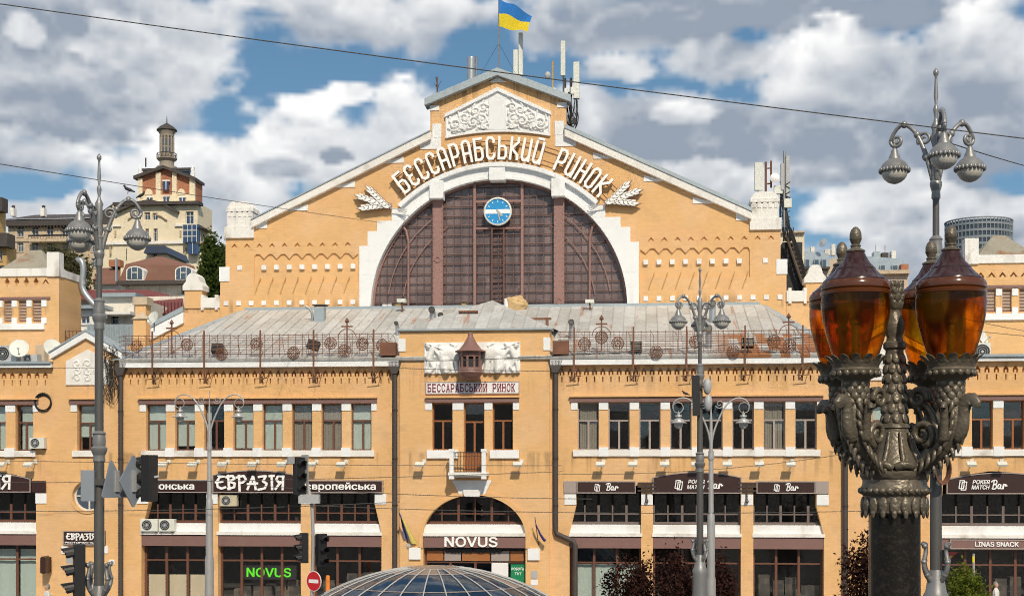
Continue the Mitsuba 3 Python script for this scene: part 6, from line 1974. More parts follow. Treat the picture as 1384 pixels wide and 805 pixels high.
# ---------------------------------------------------------------- people
def person(o, face, label, shirt='m_shirt', walk=.18, h=1.74):
    t = thing('person', label, 'person')
    M = rotz(face)
    W = lambda p: np.asarray(o) + M @ (np.asarray(p, float) * h / 1.74)

    def body(chains, mm, key, par=t):
        parts = []
        for ch in chains:
            for (p, r), (q, s) in zip(ch, ch[1:]):
                A = m3.Manifold.sphere(r, 16).translate([float(x) for x in W(p)])
                Bm = m3.Manifold.sphere(s, 16).translate([float(x) for x in W(q)])
                parts.append(m3.Manifold.batch_hull([A, Bm]))
        M_ = m3.Manifold.batch_boolean(parts, m3.OpType.Add).refine_to_length(.05)
        me = M_.to_mesh()
        tm = trimesh.Trimesh(me.vert_properties[:, :3], me.tri_verts)
        trimesh.smoothing.filter_taubin(tm, iterations=8)
        return part(par, key, tm, mm, True)

    leg = lambda s, d: [((s * .09, 0, .92), .095), ((s * .10, -d * .6, .50), .062), ((s * .10, d * .3 - d, .09), .045), ((s * .11, -.12 - d * .7, .045), .035)]
    body([leg(1, walk), leg(-1, -walk), [((-.08, 0, .95), .11), ((.08, 0, .95), .11)]], 'm_trousers', 'trousers')
    arm = lambda s, d: [((s * .19, 0, 1.42), .055), ((s * .24, d * .3, 1.15), .045), ((s * .23, -.10 - d * .2, .95), .036)]
    body([[((-.10, 0, 1.0), .12), ((-.10, .0, 1.32), .125), ((-.13, 0, 1.42), .075)], [((.10, 0, 1.0), .12), ((.10, 0, 1.32), .125), ((.13, 0, 1.42), .075)], [((-.1, 0, 1.2), .12), ((.1, 0, 1.2), .12)], [((0, 0, 1.4), .09), ((0, 0, 1.48), .062)], arm(1, .1), arm(-1, -.1)], shirt, 'shirt')
    hands = []
    for s, d in ((1, .1), (-1, -.1)):
        w = np.array([s * .23, -.10 - d * .2, .93])
        hands.append([(w, .033), (w + [0, -.02, -.07], .036)])
        for q in range(4):
            hands.append([(w + [s * 0, -.045 + .02 * q - .01, -.09], .0095), (w + [s * -.005, -.05 + .022 * q - .01, -.135], .009), (w + [s * -.015, -.05 + .022 * q - .01, -.165 + .008 * abs(q - 1)], .0085)])
        hands.append([(w + [0, -.04, -.04], .011), (w + [-s * .01, -.075, -.09], .009)])
    head = [[((0, 0, 1.44), .052), ((0, -.01, 1.54), .055)], [((0, -.0, 1.66), .085), ((0, -.03, 1.58), .062)], [((0, .01, 1.67), .088), ((0, -.02, 1.65), .08)], [((0, -.088, 1.645), .012), ((0, -.105, 1.615), .016)],
            [((-.085, .0, 1.64), .016), ((-.085, .005, 1.61), .012)], [((.085, .0, 1.64), .016), ((.085, .005, 1.61), .012)]]
    body(head + hands, 'm_skin', 'skin')
    body([[((0, .02, 1.70), .088), ((0, .035, 1.63), .083)]], 'm_hair', 'hair')
    e = MB()
    for s in (-1, 1):
        e.ball(W((s * .032, -.088, 1.655)), .011, 1)
    e.ball(W((0, -.09, 1.577)), (.022, .01, .006), 1)
    part(t, 'face_feature', e, 'm_black')


c = at(1346, 787, 59.3)
person((c[0], c[1], .13), 1.2, 'person in a grey shirt walking past the shop at the lower right')
c = at(64, 797, 58.0)
person((c[0], c[1], .13), -1.0, 'person with dark hair in a grey shirt passing the shops at the lower left')


# ---------------------------------------------------------------- birds
def bird(c, a, label, s=1.0, m='m_bird'):
    t = thing('pigeon', label, 'bird')
    pr = [m3.Manifold.batch_hull([m3.Manifold.sphere(r1 * s, 14).translate([x * s, 0, z * s]), m3.Manifold.sphere(r2 * s, 14).translate([x2 * s, 0, z2 * s])]) for x, z, r1, x2, z2, r2 in
          ((-.06, 0.0, .055, .05, .045, .05), (.05, .045, .05, .10, .10, .028), (.10, .10, .028, .105, .125, .033), (-.06, .0, .045, -.2, -.05, .018), (.125, .12, .012, .16, .115, .004))]
    me = m3.Manifold.batch_boolean(pr, m3.OpType.Add).refine_to_length(.015).to_mesh()
    tm = trimesh.Trimesh(me.vert_properties[:, :3], me.tri_verts)
    trimesh.smoothing.filter_taubin(tm, iterations=6)
    part(t, 'body', MB().add(tm, rotz(a), c), m, True)
    lg = MB()
    for q in (-.02, .02):
        lg.tube([(0, q, -.05 * s), (.005, q, -.12 * s)], .006, 5)
    part(t, 'leg', MB().add(lg.done(), rotz(a), c), 'm_rust')


bird(at(173, 257, 26.7), PI + .3, 'dark pigeon perched on top of the right arm of the left street lamp', .62)
bird(at(191, 265, 26.7), -.2, 'dark pigeon perched low at the end of the right arm of the left street lamp', .55)
bird(at(926, 532, 46.0), PI, 'dark pigeon perched on the left arm of the slim twin lamp', .75)


# ---------------------------------------------------------------- towers of the pavilions, side walls, pinnacles
for s in (-1, 1):
    side = 'left' if s < 0 else 'right'
    k = unique(HALL + '__corner_tower')
    y0, xe = 73.3, 23.87
    zt = on(40, 363, y0)[1]
    wl = [(on(a, 407, y0)[0], on(b, 435, y0)[0]) for a, b in ((5.6, 16), (25, 36), (44, 56))]
    wz0, wz1 = on(30, 435, y0)[1], on(30, 406, y0)[1]
    if s > 0:
        wl = sorted((-b, -a) for a, b in wl)
    front = rect2(min(s * xe, s * 32), 11, max(s * xe, s * 32), zt - .42)
    pit = wl[0][0] - wl[1][0] if s < 0 else wl[-1][0] - wl[-2][0]
    wl2 = list(wl)
    for q in range(1, 5):
        b_ = wl[0] if s < 0 else wl[-1]
        wl2.append((b_[0] + pit * q, b_[1] + pit * q))
    holes = [rect2(a, wz0, b, wz1) for a, b in wl2]
    zn = on(30, 381, y0)[1] if s < 0 else zt - 1.0
    for q in range(12):
        x = s * (xe + .75 + .54 * q)
        holes.append(Polygon([(x - .15, zn), (x, zn + .26), (x + .15, zn), (x, zn - .26)]) if s < 0 and q > 0 else Polygon([(x - .2, zn - .12), (x, zn + .15), (x + .2, zn - .12), (x + .1, zn - .12), (x, zn + .02), (x - .1, zn - .12)]))
    part(k, 'wall', MB().prism(front.difference(unary_union(holes)), y0, y0 + .4), 'm_wall')
    a, b = sorted((s * (xe + .1), s * 32))
    part(k, 'core', B(a, b, y0 + .25, y0 + 3.2, 11, zt - .45), 'm_wall_trim' if False else 'm_ochre_dull')
    a, b = sorted((s * xe, s * (xe + .42)))
    part(k, 'side_wall', B(a, b, y0 + .401, y0 + 3.0, 11, zt - .43), 'm_wall')
    a, b = sorted((s * (xe - .04), s * 32))
    part(k, 'parapet', MB().box(a, b, y0 - .1, y0 + .4, zt - .42, zt).box(*sorted((s * (xe - .04), s * (xe + .4))), y0 + .4, y0 + 3.0, zt - .42, zt - .02), 'm_white_worn')
    part(k, 'corner_post', B(*sorted((s * (xe - .06), s * (xe + .62))), y0 - .14, y0 + .5, zt - .45, zt + .85), 'm_white_worn')
    part(k, 'lintel', B(min(w[0] for w in wl2) - .3, max(w[1] for w in wl2) + .5, y0 - .08, y0 + .1, wz1 + .03, wz1 + .17), 'm_brown')
    for i, (p, r) in enumerate(wl2):
        kk = unique(k + '__window')
        scene[kk + '__shutter'] = mikit.ply(B(p, r, y0 + .16, y0 + .2, wz0, wz1).done(), 'm_wood_panel' if False else 'm_stone_beige')
        sl_ = MB()
        for j in range(7):
            zz = wz0 + (wz1 - wz0) * (j + .5) / 7
            sl_.box(p + .02, r - .02, y0 + .12, y0 + .162, zz - .04, zz + .03)
        part(kk, 'slat', sl_, 'm_brown', stuff=True)
        part(kk, 'cap', B(r + .01, r + .3, y0 - .05, y0 + .1, wz1 - .35, wz1), 'm_white')
        part(kk, 'foot', B(r + .01, r + .3, y0 - .06, y0 + .1, wz0 - .1, wz0 + .22), 'm_white')
    part(k, 'sill', B(min(w[0] for w in wl2) - .2, max(w[1] for w in wl2) + .2, y0 - .15, y0 + .1, wz0 - .42, wz0 - .1), 'm_white')
    ap = np.array([s * 26.0, 75.2, on(46, 342, 75.2)[1] + .15])
    zb_ = zt + .02
    hw = 1.45
    pv = np.array([[ap[0] - hw, y0 + .4, zb_], [ap[0] + hw, y0 + .4, zb_], [ap[0] + hw, 77, zb_], [ap[0] - hw, 77, zb_], [ap[0] - .3, 75.2, ap[2]], [ap[0] + .3, 75.2, ap[2]]])
    part(k, 'tent_roof', (pv, np.array([[0, 1, 5], [0, 5, 4], [1, 2, 5], [2, 3, 4], [2, 4, 5], [3, 0, 4]])), 'm_roof_mossy')
    # end wall of the gallery with pinnacle
    a, b = sorted((s * 14.87, s * 16.8))
    hp('end_wall', B(a, b, YG - .03, YG + 1.2, 11.6, 15.2), 'm_wall')
    hp('end_wall', MB().prism(Polygon([(s * 16.8, 11.6), (s * 16.8, 14.7), (s * 18.8, 13.75), (s * 20.5, 12.9), (s * 20.5, 11.6)]), YG - .02, YG + .5), 'm_wall')
    hp('end_coping', MB().prism(Polygon([(s * 16.82, 14.42), (s * 16.82, 15.0), (s * 18.9, 13.98), (s * 18.9, 13.40)]), YG - .2, YG + .6), 'm_white')
    hp('end_roof', MB().prism(Polygon([(s * 16.82, 15.02), (s * 16.82, 15.3), (s * 18.95, 14.25), (s * 18.95, 14.0)]), YG - .25, YG + 6), 'm_zinc')
    p = MB()
    p.box(*sorted((s * 15.82, s * 16.76)), YG - .12, YG + .9, 15.2, 16.15)
    hp('pinnacle', p, 'm_wall_trim')
    cx = s * 16.29
    hp('pinnacle_cap', MB().prism(Polygon([(cx - .55, 16.151), (cx - .55, 16.4), (cx - .38, 16.62), (cx - .3, 16.9), (cx - .15, 17.05), (cx + .15, 17.05), (cx + .3, 16.9), (cx + .38, 16.62), (cx + .55, 16.4), (cx + .55, 16.151)]), YG - .2, YG + .9), 'm_white_worn')
    hp('end_block', MB().box(*sorted((s * 14.86, s * 15.80)), YG - .14, YG + .6, 15.21, 15.75).box(*sorted((s * 14.95, s * 15.1)), YG - .16, YG + .6, 15.1, 15.9).box(*sorted((s * 15.72, s * 15.86)), YG - .17, YG + .6, 15.1, 15.9), 'm_white_worn')
    hp('pavilion_roof', B(*sorted((s * 16.5, s * 34)), YF + .5, YG, 11.3, 11.5), 'm_zinc')

# chimney and odds and ends on the left
x0, z0 = on(180, 462, 70)
x1, z1 = on(197, 431, 70)
t = thing('ochre_chimney', 'ochre brick chimney with stone pyramid cap behind the left eaves', 'chimney')
part(t, 'shaft', B(x0, x1, 70, 70.7, 11.4, z1), 'm_wall_trim')
xm = (x0 + x1) / 2
part(t, 'cap', (np.array([[x0 - .06, 69.9, z1], [x1 + .06, 69.9, z1], [x1 + .06, 70.8, z1], [x0 - .06, 70.8, z1], [xm, 70.35, z1 + .42]]), np.array([[0, 1, 4], [1, 2, 4], [2, 3, 4], [3, 0, 4]])), 'm_stone_beige')
t = thing('ochre_chimney', 'taller ochre chimney with flat stone cap left of the white dish', 'chimney')
x0, z1 = on(183, 412, 74)
x1, _ = on(197, 412, 74)
part(t, 'shaft', B(x0, x1, 74, 74.8, 11.4, z1), 'm_wall_trim')
part(t, 'cap', B(x0 - .12, x1 + .1, 73.9, 74.9, z1, z1 + .42), 'm_stone_beige')
t = thing('metal_duct', 'shiny steel duct bending down beside the left corner tower', 'duct')
d = [np.array([*on(px, py, 74)]) for px, py in ((99, 351), (104, 350), (107, 356), (107, 388), (112, 398), (137, 431))]
part(t, 'pipe', MB().tube(smooth_path([(a[0], 74.5, a[1]) for a in d], 40), .17, 12), 'm_galv', True)
part(t, 'joint', MB().tube([(d[2][0], 74.5, d[2][1] - .9), (d[2][0], 74.5, d[2][1] - 1.1)], .19, 12), 'm_galv')

# ---------------------------------------------------------------- far buildings
def house(name, label, y, d, px0, px1, py0, m, wins=(), wm='m_glass_far', fm='m_frame_white', cat='building', deep=.25, outline_px=None, sill=True):
    """A building whose front stands at Y = y: wall with window openings, each window with frame and pane."""
    k = thing(name, label, cat)
    x0, z1 = on(px0, py0, y)
    x1 = on(px1, py0, y)[0]
    z0 = float(ground_z((x0 + x1) / 2, y)) - 1
    if outline_px:
        pl = Polygon([(x1, z0)] + [(x0, z0)] + [on(a, b, y) for a, b in outline_px])
    else:
        pl = rect2(x0, z0, x1, z1)
    hs = []
    for w in wins:
        a, b, c, e = w[:4]
        xa, za = on(a, c, y)
        xb, zb = on(b, e, y)
        hs.append((min(xa, xb), min(za, zb), max(xa, xb), max(za, zb), w[4] if len(w) > 4 else None))
    pl2 = pl.difference(unary_union([rect2(*q[:4]) for q in hs])) if hs else pl
    part(k, 'wall', MB().prism(pl2, y, y + .5), m)
    part(k, 'body', MB().prism(pl.buffer(-.02), y + .5, y + d), m)
    for xa, za, xb, zb, mm in hs:
        w = unique(k + '__window')
        fw = .06 * min(1.0, (xb - xa))
        fr = MB().prism(rect2(xa, za, xb, zb).difference(rect2(xa + fw, za + fw, xb - fw, zb - fw)), y + deep - .05, y + deep + .05)
        xm = (xa + xb) / 2
        fr.box(xm - fw * .6, xm + fw * .6, y + deep - .04, y + deep + .04, za + fw, zb - fw).box(xa + fw, xb - fw, y + deep - .035, y + deep + .035, za + (zb - za) * .66, za + (zb - za) * .66 + fw)
        scene[w + '__frame'] = mikit.ply(fr.done(), fm)
        part(w, 'pane', B(xa, xb, y + deep + .055, y + deep + .09, za, zb), mm or wm)
        if sill:
            part(w, 'sill', B(xa - .1, xb + .1, y - .12, y + .1, za - .12, za - .005), m)
    return k


def pbox(k, name, px0, px1, py0, py1, y0, y1, m):
    x0, z1 = on(px0, py0, y0)
    x1, z0 = on(px1, py1, y0)
    return part(k, name, B(min(x0, x1), max(x0, x1), y0, y1, min(z0, z1), max(z0, z1)), m)


def ppoly(k, name, pts, y0, y1, m):
    return part(k, name, MB().prism(Polygon([on(a, b, y0) for a, b in pts]).buffer(0), y0, y1), m)


# long stone apartment block
W_ = []
for i, x in enumerate((27.5, 47.5, 67.5, 87.5, 107.5, 127.5)):
    W_ += [(x - 4.3, x + 4.3, 306, 320), (x - 4, x + 4, 328, 340), (x - 4, x + 4, 349, 362)]
k = house('apartment_block', 'long weathered stone apartment block with a dark roof at the upper left', 190, 16, 11, 160, 303, 'm_stone_beige', W_, fm='m_frame_white')
pbox(k, 'cornice', 8, 162, 297, 303, 189.2, 190.6, 'm_roof_dark')
for i in range(34):
    x = 10 + 4.4 * i
    pbox(k, 'cornice_bracket', x, x + 1.9, 303, 306.5, 189.3, 189.98, 'm_roof_dark')
xa, za = on(6, 296.5, 189)
xb, zb = on(163, 285, 196)
part(k, 'roof', MB().add((np.array([[xa, 189, za], [on(163, 296.5, 189)[0], 189, za], [on(163, 296.5, 189)[0] - .5, 198, zb], [xa + .5, 198, zb]]), np.array([[0, 1, 2], [0, 2, 3]]))), 'm_roof_dark')
pbox(k, 'string_course', 11, 160, 322.5, 324.5, 189.8, 190.2, 'm_stone_beige')
pbox(k, 'balcony', 38, 120, 323, 325.5, 188.6, 190, 'm_stone_beige')
pbox(k, 'balcony_rail', 38, 120, 317.5, 318.4, 188.6, 188.75, 'm_iron')
for i in range(42):
    x = 38 + 2 * i
    if i % 2 == 0:
        pbox(k, 'railing_bar', x, x + .35, 318, 323, 188.65, 188.7, 'm_iron')
for px in (16, 57):
    c = pbox(k, 'chimney', px - 2.4, px + 2.4, 281, 292, 192, 193, 'm_white_worn')
    part(c, 'pot', MB().lathe([(.0, on(px, 281, 192)[1]), (.22, on(px, 281, 192)[1]), (.26, on(px, 277.5, 192)[1]), (0, on(px, 276.5, 192)[1])], 10, (on(px, 281, 192)[0], 192.5, 0)), 'm_roof_dark')
k = house('yellow_apartment_house', 'yellow house with dark eaves cut off by the left edge', 150, 2.5, -70, 9, 333, 'm_ochre_dull', [(-5, 3, 300 + 38, 352), (-3, 6, 359, 371), (-3, 6, 380, 391), (-25, -14, 338, 352), (-25, -14, 359, 371)])
pbox(k, 'eaves', -72, 9.5, 316, 333, 149, 151, 'm_roof_dark')
pbox(k, 'wall_top', -70, -2, 285, 316, 150.2, 152, 'm_ochre_dull')
pbox(k, 'eaves', -72, 2.5, 268, 285, 149.5, 151, 'm_roof_dark')

# cream tower house
Wc = [(186, 190.5, 287, 297, 'm_glass_blue'), (195, 203, 287, 297, 'm_glass_blue'), (206, 213, 288, 297, 'm_glass_blue'), (207.5, 213, 309, 327, 'm_glass_blue'), (196.5, 201, 309, 327, 'm_glass_blue'), (251, 261.5, 286, 302.5, 'm_glass_blue')]
k = house('cream_tower_house', 'tall cream house with blue glass bays and a brick tower topped by a round belvedere', 170, 6, 152, 267, 275, 'm_cream', Wc, fm='m_cream', sill=False)
ppoly(k, 'gable_front', [(157, 285), (172, 278), (186, 274), (205, 272.5), (222, 276), (240, 287), (240, 330), (157, 330)], 169.4, 169.98, 'm_cream') if False else None
arc = [(157, 286.5), (171, 280), (186, 274.5), (204, 271.5), (222, 276.5), (240, 286.5)]
ln_ = LineString([on(a, b, 169.6) for a, b in arc]).buffer(.14)
part(k, 'arched_cornice', MB().prism(ln_, 169.3, 170), 'm_roof_dark')
for a, b in (((173, 296), (186, 290)), ((212, 290), (225, 297))):
    part(k, 'brow_moulding', MB().prism(LineString([on(*a, 169.8), on((a[0] + b[0]) / 2, (a[1] + b[1]) / 2 - 1.2, 169.8), on(*b, 169.8)]).buffer(.07), 169.7, 170), 'm_stone_beige')
pbox(k, 'cornice', 152, 268.5, 273.5, 275.5, 169.2, 171, 'm_roof_dark')
pbox(k, 'string_course', 140, 252, 327, 329, 169.7, 170, 'm_white_worn')
pbox(k, 'string_course', 236, 250, 303, 305.5, 169.7, 170, 'm_white_worn')
pbox(k, 'string_course', 152, 163, 304, 306, 169.7, 170, 'm_white_worn')
for px in (155.5, 243.5, 148.5, 250.5):
    for j in range(3):
        py = (311 if px in (155.5, 243.5) else 334) + 3.2 * j
        pbox(k, 'ornament', px - 1, px + 1, py, py + 2.4, 169.8, 170, 'm_stone_beige')
g_ = pbox(k, 'glass_bay', 247, 265.5, 303, 327, 168.6, 170, 'm_glass_blue')
for i in range(4):
    x = 247 + 18.5 * i / 3
    pbox(g_, 'mullion', x - .35, x + .35, 303, 327, 168.5, 168.6, 'm_frame_white')
for j in range(3):
    y_ = 303 + 8 * j
    pbox(g_, 'mullion', 247, 265.5, y_, y_ + .7, 168.52, 168.6, 'm_frame_white')
g_ = pbox(k, 'glass_bay', 254, 265.5, 327.5, 343, 168.8, 170, 'm_glass_blue')
pbox(g_, 'mullion', 259.5, 260.2, 327.5, 343, 168.7, 168.8, 'm_frame_white')
pbox(k, 'lower_wall', 131, 153, 327, 420, 170.3, 182, 'm_cream')
pbox(k, 'side_wall', 139, 152, 304, 328, 170.2, 182, 'm_cream')
xa, za = on(118, 306, 171)
part(k, 'side_roof', MB().prism(Polygon([on(122, 305, 171), on(151.5, 305, 171), on(151.5, 276, 171), on(130, 291, 171)]), 171, 182), 'm_roof_dark')
pbox(k, 'side_balcony', 266, 276, 327, 329.5, 170.2, 173, 'm_stone_beige')
ppoly(k, 'side_balcony_roof', [(266, 302), (272, 305), (277, 309), (266, 308)], 170.2, 174, 'm_roof_dark')
for i in range(5):
    pbox(k, 'balcony_bar', 267.5 + 2 * i, 268 + 2 * i, 312, 327, 170.3, 170.4, 'm_iron')
pbox(k, 'side_wing', 267.2, 272, 327, 420, 171, 180, 'm_cream')
# brick tower
YT = 174
bw = [(220.3, 228.2, 245, 256.5, 'm_glass_blue'), (199, 205, 267, 274), (221, 228, 266, 274), (242.5, 250, 267, 274)]
tw = ppoly(k, 'brick_tower', [(186, 276), (186, 238), (223, 226), (263.5, 240), (263.5, 276)], YT, YT + 3.0, 'm_brick_red')
for a, b in ((186, 192), (210.5, 217), (232.5, 238.5), (256, 263)):
    pbox(tw, 'pilaster', a, b, 241 if a in (186, 256) else 233, 274, YT - .35, YT, 'm_cream')
pbox(tw, 'base_band', 186, 263.5, 264, 275, YT - .25, YT - .002, 'm_cream')
for a, b, c, d_, *mm in bw:
    pbox(tw, 'window', a, b, c, d_, YT - .45, YT - .36, 'm_glass_blue')
    pbox(tw, 'window_frame', a - 1, b + 1, c - 1.6, c, YT - .5, YT - .2, 'm_white_worn')
    pbox(tw, 'window_frame', (a + b) / 2 - .4, (a + b) / 2 + .4, c, d_, YT - .5, YT - .452, 'm_white_worn')
for cx in (202, 246):
    part(tw, 'shell_moulding', MB().prism(affinity.scale(Point(*on(cx, 264, YT)).buffer(1, 12), .48, .75).intersection(rect2(-99, on(cx, 264, YT)[1], 99, 99)), YT - .4, YT), 'm_cream')
for A_, B_ in (((183, 239.5), (223, 225)), ((223, 225), (266, 241))):
    part(tw, 'raking_cornice', MB().prism(Polygon([on(A_[0], A_[1], YT), on(B_[0], B_[1], YT), on(B_[0], B_[1] + 4.2, YT), on(A_[0], A_[1] + 4, YT)]), YT - .8, YT + 3.2), 'm_roof_dark')
pbox(tw, 'parapet_rail', 188, 262, 228, 229.2, YT + 2.6, YT + 2.9, 'm_roof_dark')
pbox(tw, 'back_wall', 193, 258, 229, 238, YT + 3.3, YT + 3.6, 'm_glass_far')
for px in (189, 260):
    c = on(px, 237, YT + .5)
    part(tw, 'pinnacle', MB().lathe([(0, -.2), (.3, -.2), (.3, .35), (.2, .42), (.26, .7), (.14, 1.0), (.16, 1.1), (.05, 1.35), (0, 1.4)], 12, (c[0], YT + .6, c[1])), 'm_white', 40)
c = on(197, 226, YT + 4)
part(tw, 'chimney_pipe', MB().tube([(c[0], YT + 4, c[1]), (c[0], YT + 4, on(197, 213.5, YT + 4)[1])], .1, 8), 'm_roof_dark')
# belvedere
cx, yb = on(225.5, 200, YT + 4)[0], YT + 4
zz = lambda py: on(225.5, py, yb)[1]
rr = lambda w: w * yb / FOC / 2
bv = part(tw, 'belvedere', MB().lathe([(rr(28), zz(232)), (rr(28), zz(226)), (rr(20), zz(225)), (rr(20), zz(218)), (rr(24), zz(217.5)), (rr(28), zz(215.5)), (rr(28), zz(214.5)), (rr(18), zz(214)), (rr(15.5), zz(212)), (rr(15.0), zz(187)), (rr(19.5), zz(185)), (rr(20), zz(181.5)), (rr(25), zz(178))], 24, (cx, yb, 0)), 'm_stone_grey', 40)
for i in range(12):
    a = i * PI / 6
    part(bv, 'column', MB().tube([(cx + rr(18) * math.cos(a), yb + rr(18) * math.sin(a), zz(213)), (cx + rr(18) * math.cos(a), yb + rr(18) * math.sin(a), zz(185))], rr(2.6), 7), 'm_stone_grey', True)
    a += PI / 12
    for q0, q1 in ((208, 200.5), (198, 188)):
        part(bv, 'window', MB().box(-.13, .13, -.03, .03, zz(q0), zz(q1), rotz(a + PI / 2), (cx + rr(15.4) * math.cos(a), yb + rr(15.4) * math.sin(a), 0)), 'm_glass_far')
    part(bv, 'rail_post', MB().tube([(cx + rr(27) * math.cos(a), yb + rr(27) * math.sin(a), zz(214.5)), (cx + rr(27) * math.cos(a), yb + rr(27) * math.sin(a), zz(208.5))], .04, 4), 'm_iron')
q_ = np.linspace(0, 2 * PI, 25)
part(bv, 'rail', MB().tube(np.stack([cx + rr(27) * np.cos(q_), yb + rr(27) * np.sin(q_), 0 * q_ + zz(208.5)], 1), .045, 4), 'm_iron')
part(bv, 'roof', MB().lathe([(rr(20), zz(177.8)), (rr(28), zz(177.2)), (rr(28), zz(176)), (rr(18), zz(171.5)), (rr(6), zz(168)), (rr(1.6), zz(166.5)), (rr(1.2), zz(163)), (rr(.5), zz(157)), (0, zz(156.5))], 24, (cx, yb, 0)), 'm_roof_dark', 30)

# brown mansard house
k = house('mansard_house', 'house with a brown tiled mansard roof and two arched dormers below the cream tower house', 120, 14, 163, 270, 380, 'm_plaster_old', [(245, 251, 386, 398)], cat='house')
def roofpatch(k, name, px_pts, ys, m):
    v = np.array([[on(a, b, y)[0], y, on(a, b, y)[1]] for (a, b), y in zip(px_pts, ys)])
    return part(k, name, (v, np.array([[0, 1, 2], [0, 2, 3]])), m)
R_ = roofpatch(k, 'roof', [(160, 381), (270.5, 381), (262, 359.5), (170, 357)], [119, 119, 120.6, 120.6], 'm_roof_brown')
roofpatch(k, 'roof', [(170, 357), (262, 359.5), (219, 346.8), (211, 346.8)], [120.6, 120.6, 127, 127], 'm_roof_brown')
roofpatch(k, 'roof', [(262, 359.5), (270.5, 381), (268, 372), (219, 346.8)], [120.6, 119, 134, 127], 'm_roof_brown')
pbox(k, 'eaves', 159, 271, 379.5, 383, 118.8, 120, 'm_roof_dark')
for a, b in ((170.5, 194), (236.5, 260)):
    x0, zb0 = on(a, 379, 118.9)
    x1, zt0 = on(b, 366, 118.9)
    xm, w = (x0 + x1) / 2, (x1 - x0) / 2
    arch = rect2(x0, zb0, x1, zt0).union(affinity.scale(Point(xm, zt0).buffer(1, 20), w, .42))
    dm = part(R_, 'dormer', MB().prism(arch, 118.9, 121.5), 'm_white_worn')
    inn = rect2(x0 + .12, zb0 + .1, x1 - .12, zt0).union(affinity.scale(Point(xm, zt0).buffer(1, 20), w - .12, .32))
    part(dm, 'pane', MB().prism(inn, 118.84, 118.89), 'm_glass_far')
    fr = MB()
    for q in (-.33, .33):
        fr.box(xm + q * w - .03, xm + q * w + .03, 118.8, 118.84, zb0 + .1, zt0 + .3)
    fr.box(xm - .33 * w, xm + .33 * w, 118.78, 118.84, zt0 - .2, zt0 - .12)
    part(dm, 'frame', fr, 'm_frame_white')
for j in range(0):
    pass
k = house('brown_roof_annex', 'lower annex with a brown tiled roof left of the mansard house', 124, 8, 127, 160, 383, 'm_plaster_old', [], cat='house')
roofpatch(k, 'roof', [(124, 384), (163, 384), (163, 362), (134, 362)], [123.5, 123.5, 128, 128], 'm_roof_brown')
pbox(k, 'chimney', 147, 162, 351, 360, 127, 128, 'm_brick_red')
pbox(k, 'flue', 155.5, 157.5, 349, 380, 122.5, 122.8, 'm_zinc')
pbox(k, 'dish_mast', 170.5, 171, 336, 352, 126, 126.1, 'm_iron')
k = house('canopy_penthouse', 'cream penthouse under a dark blue canopy above the mansard roof', 140, 8, 196, 225, 341, 'm_cream', [(206, 212, 343, 350)], cat='house')
ppoly(k, 'canopy', [(194, 342), (226, 342), (222, 332), (198, 332)], 139, 146, 'm_canopy')

# red-roofed house, white house, blue fence
k = house('red_roofed_house', 'low house with dark red metal roofs behind the left gable slope', 108, 10, 96, 250, 402, 'm_plaster_old', [], cat='house')
roofpatch(k, 'roof', [(92, 405), (165, 405), (160, 391.5), (105, 391.5)], [106, 106, 112, 112], 'm_roof_red')
roofpatch(k, 'roof', [(165, 424), (250, 424), (247, 403), (200, 391.5)], [104, 104, 108, 113], 'm_roof_red')
roofpatch(k, 'roof', [(165, 424), (200, 391.5), (165, 391.5), (150, 405)], [104, 113, 113, 106], 'm_roof_red')
for j in range(10):
    pbox(k, 'roof_seam', 203 + 4.6 * j, 203.5 + 4.6 * j, 408, 424, 103.8, 104, 'm_roof_red')
k = house('white_house', 'white house with peeling plaster and a flat grey roof behind the steel duct', 98, 8, 138, 181, 400, 'm_plaster_old', [(108 + 42, 160, 426, 440, 'm_glass_blue')], cat='house')
pbox(k, 'roof_edge', 135, 183, 396, 400.5, 97.5, 100, 'm_zinc')
pbox(k, 'awning', 137, 176, 421, 424.5, 96.6, 98, 'm_white_worn')
k = house('balcony_house', 'pale house with blue windows seen between the left tower and the lamp post', 97, 6, 104, 140, 416, 'm_white_worn', [(108.5, 121, 427, 437, 'm_glass_blue'), (126, 136, 427, 437, 'm_glass_blue')], cat='house')
pbox(k, 'roof_edge', 101, 142, 412.5, 416.5, 96.4, 99, 'm_zinc')
t = thing('metal_fence', 'blue-grey corrugated metal fence behind the small gable', 'fence')
for j in range(28):
    x = 117 + 2.25 * j
    pbox(t, 'slat', x, x + 2.0, 438 + .4 * (j % 2), 470, 92 + .05 * (j % 2), 92.1 + .05 * (j % 2), 'm_zinc')
t = thing('roof_railing', 'rusty railing beside the left corner tower', 'railing')
for j in range(6):
    pbox(t, 'post', 88 + 5 * j, 88.6 + 5 * j, 446, 466, 74, 74.05, 'm_rust')
pbox(t, 'rail', 88, 117, 447, 447.7, 73.95, 74, 'm_rust')
pbox(t, 'rail', 88, 117, 456, 456.6, 73.95, 74, 'm_rust')

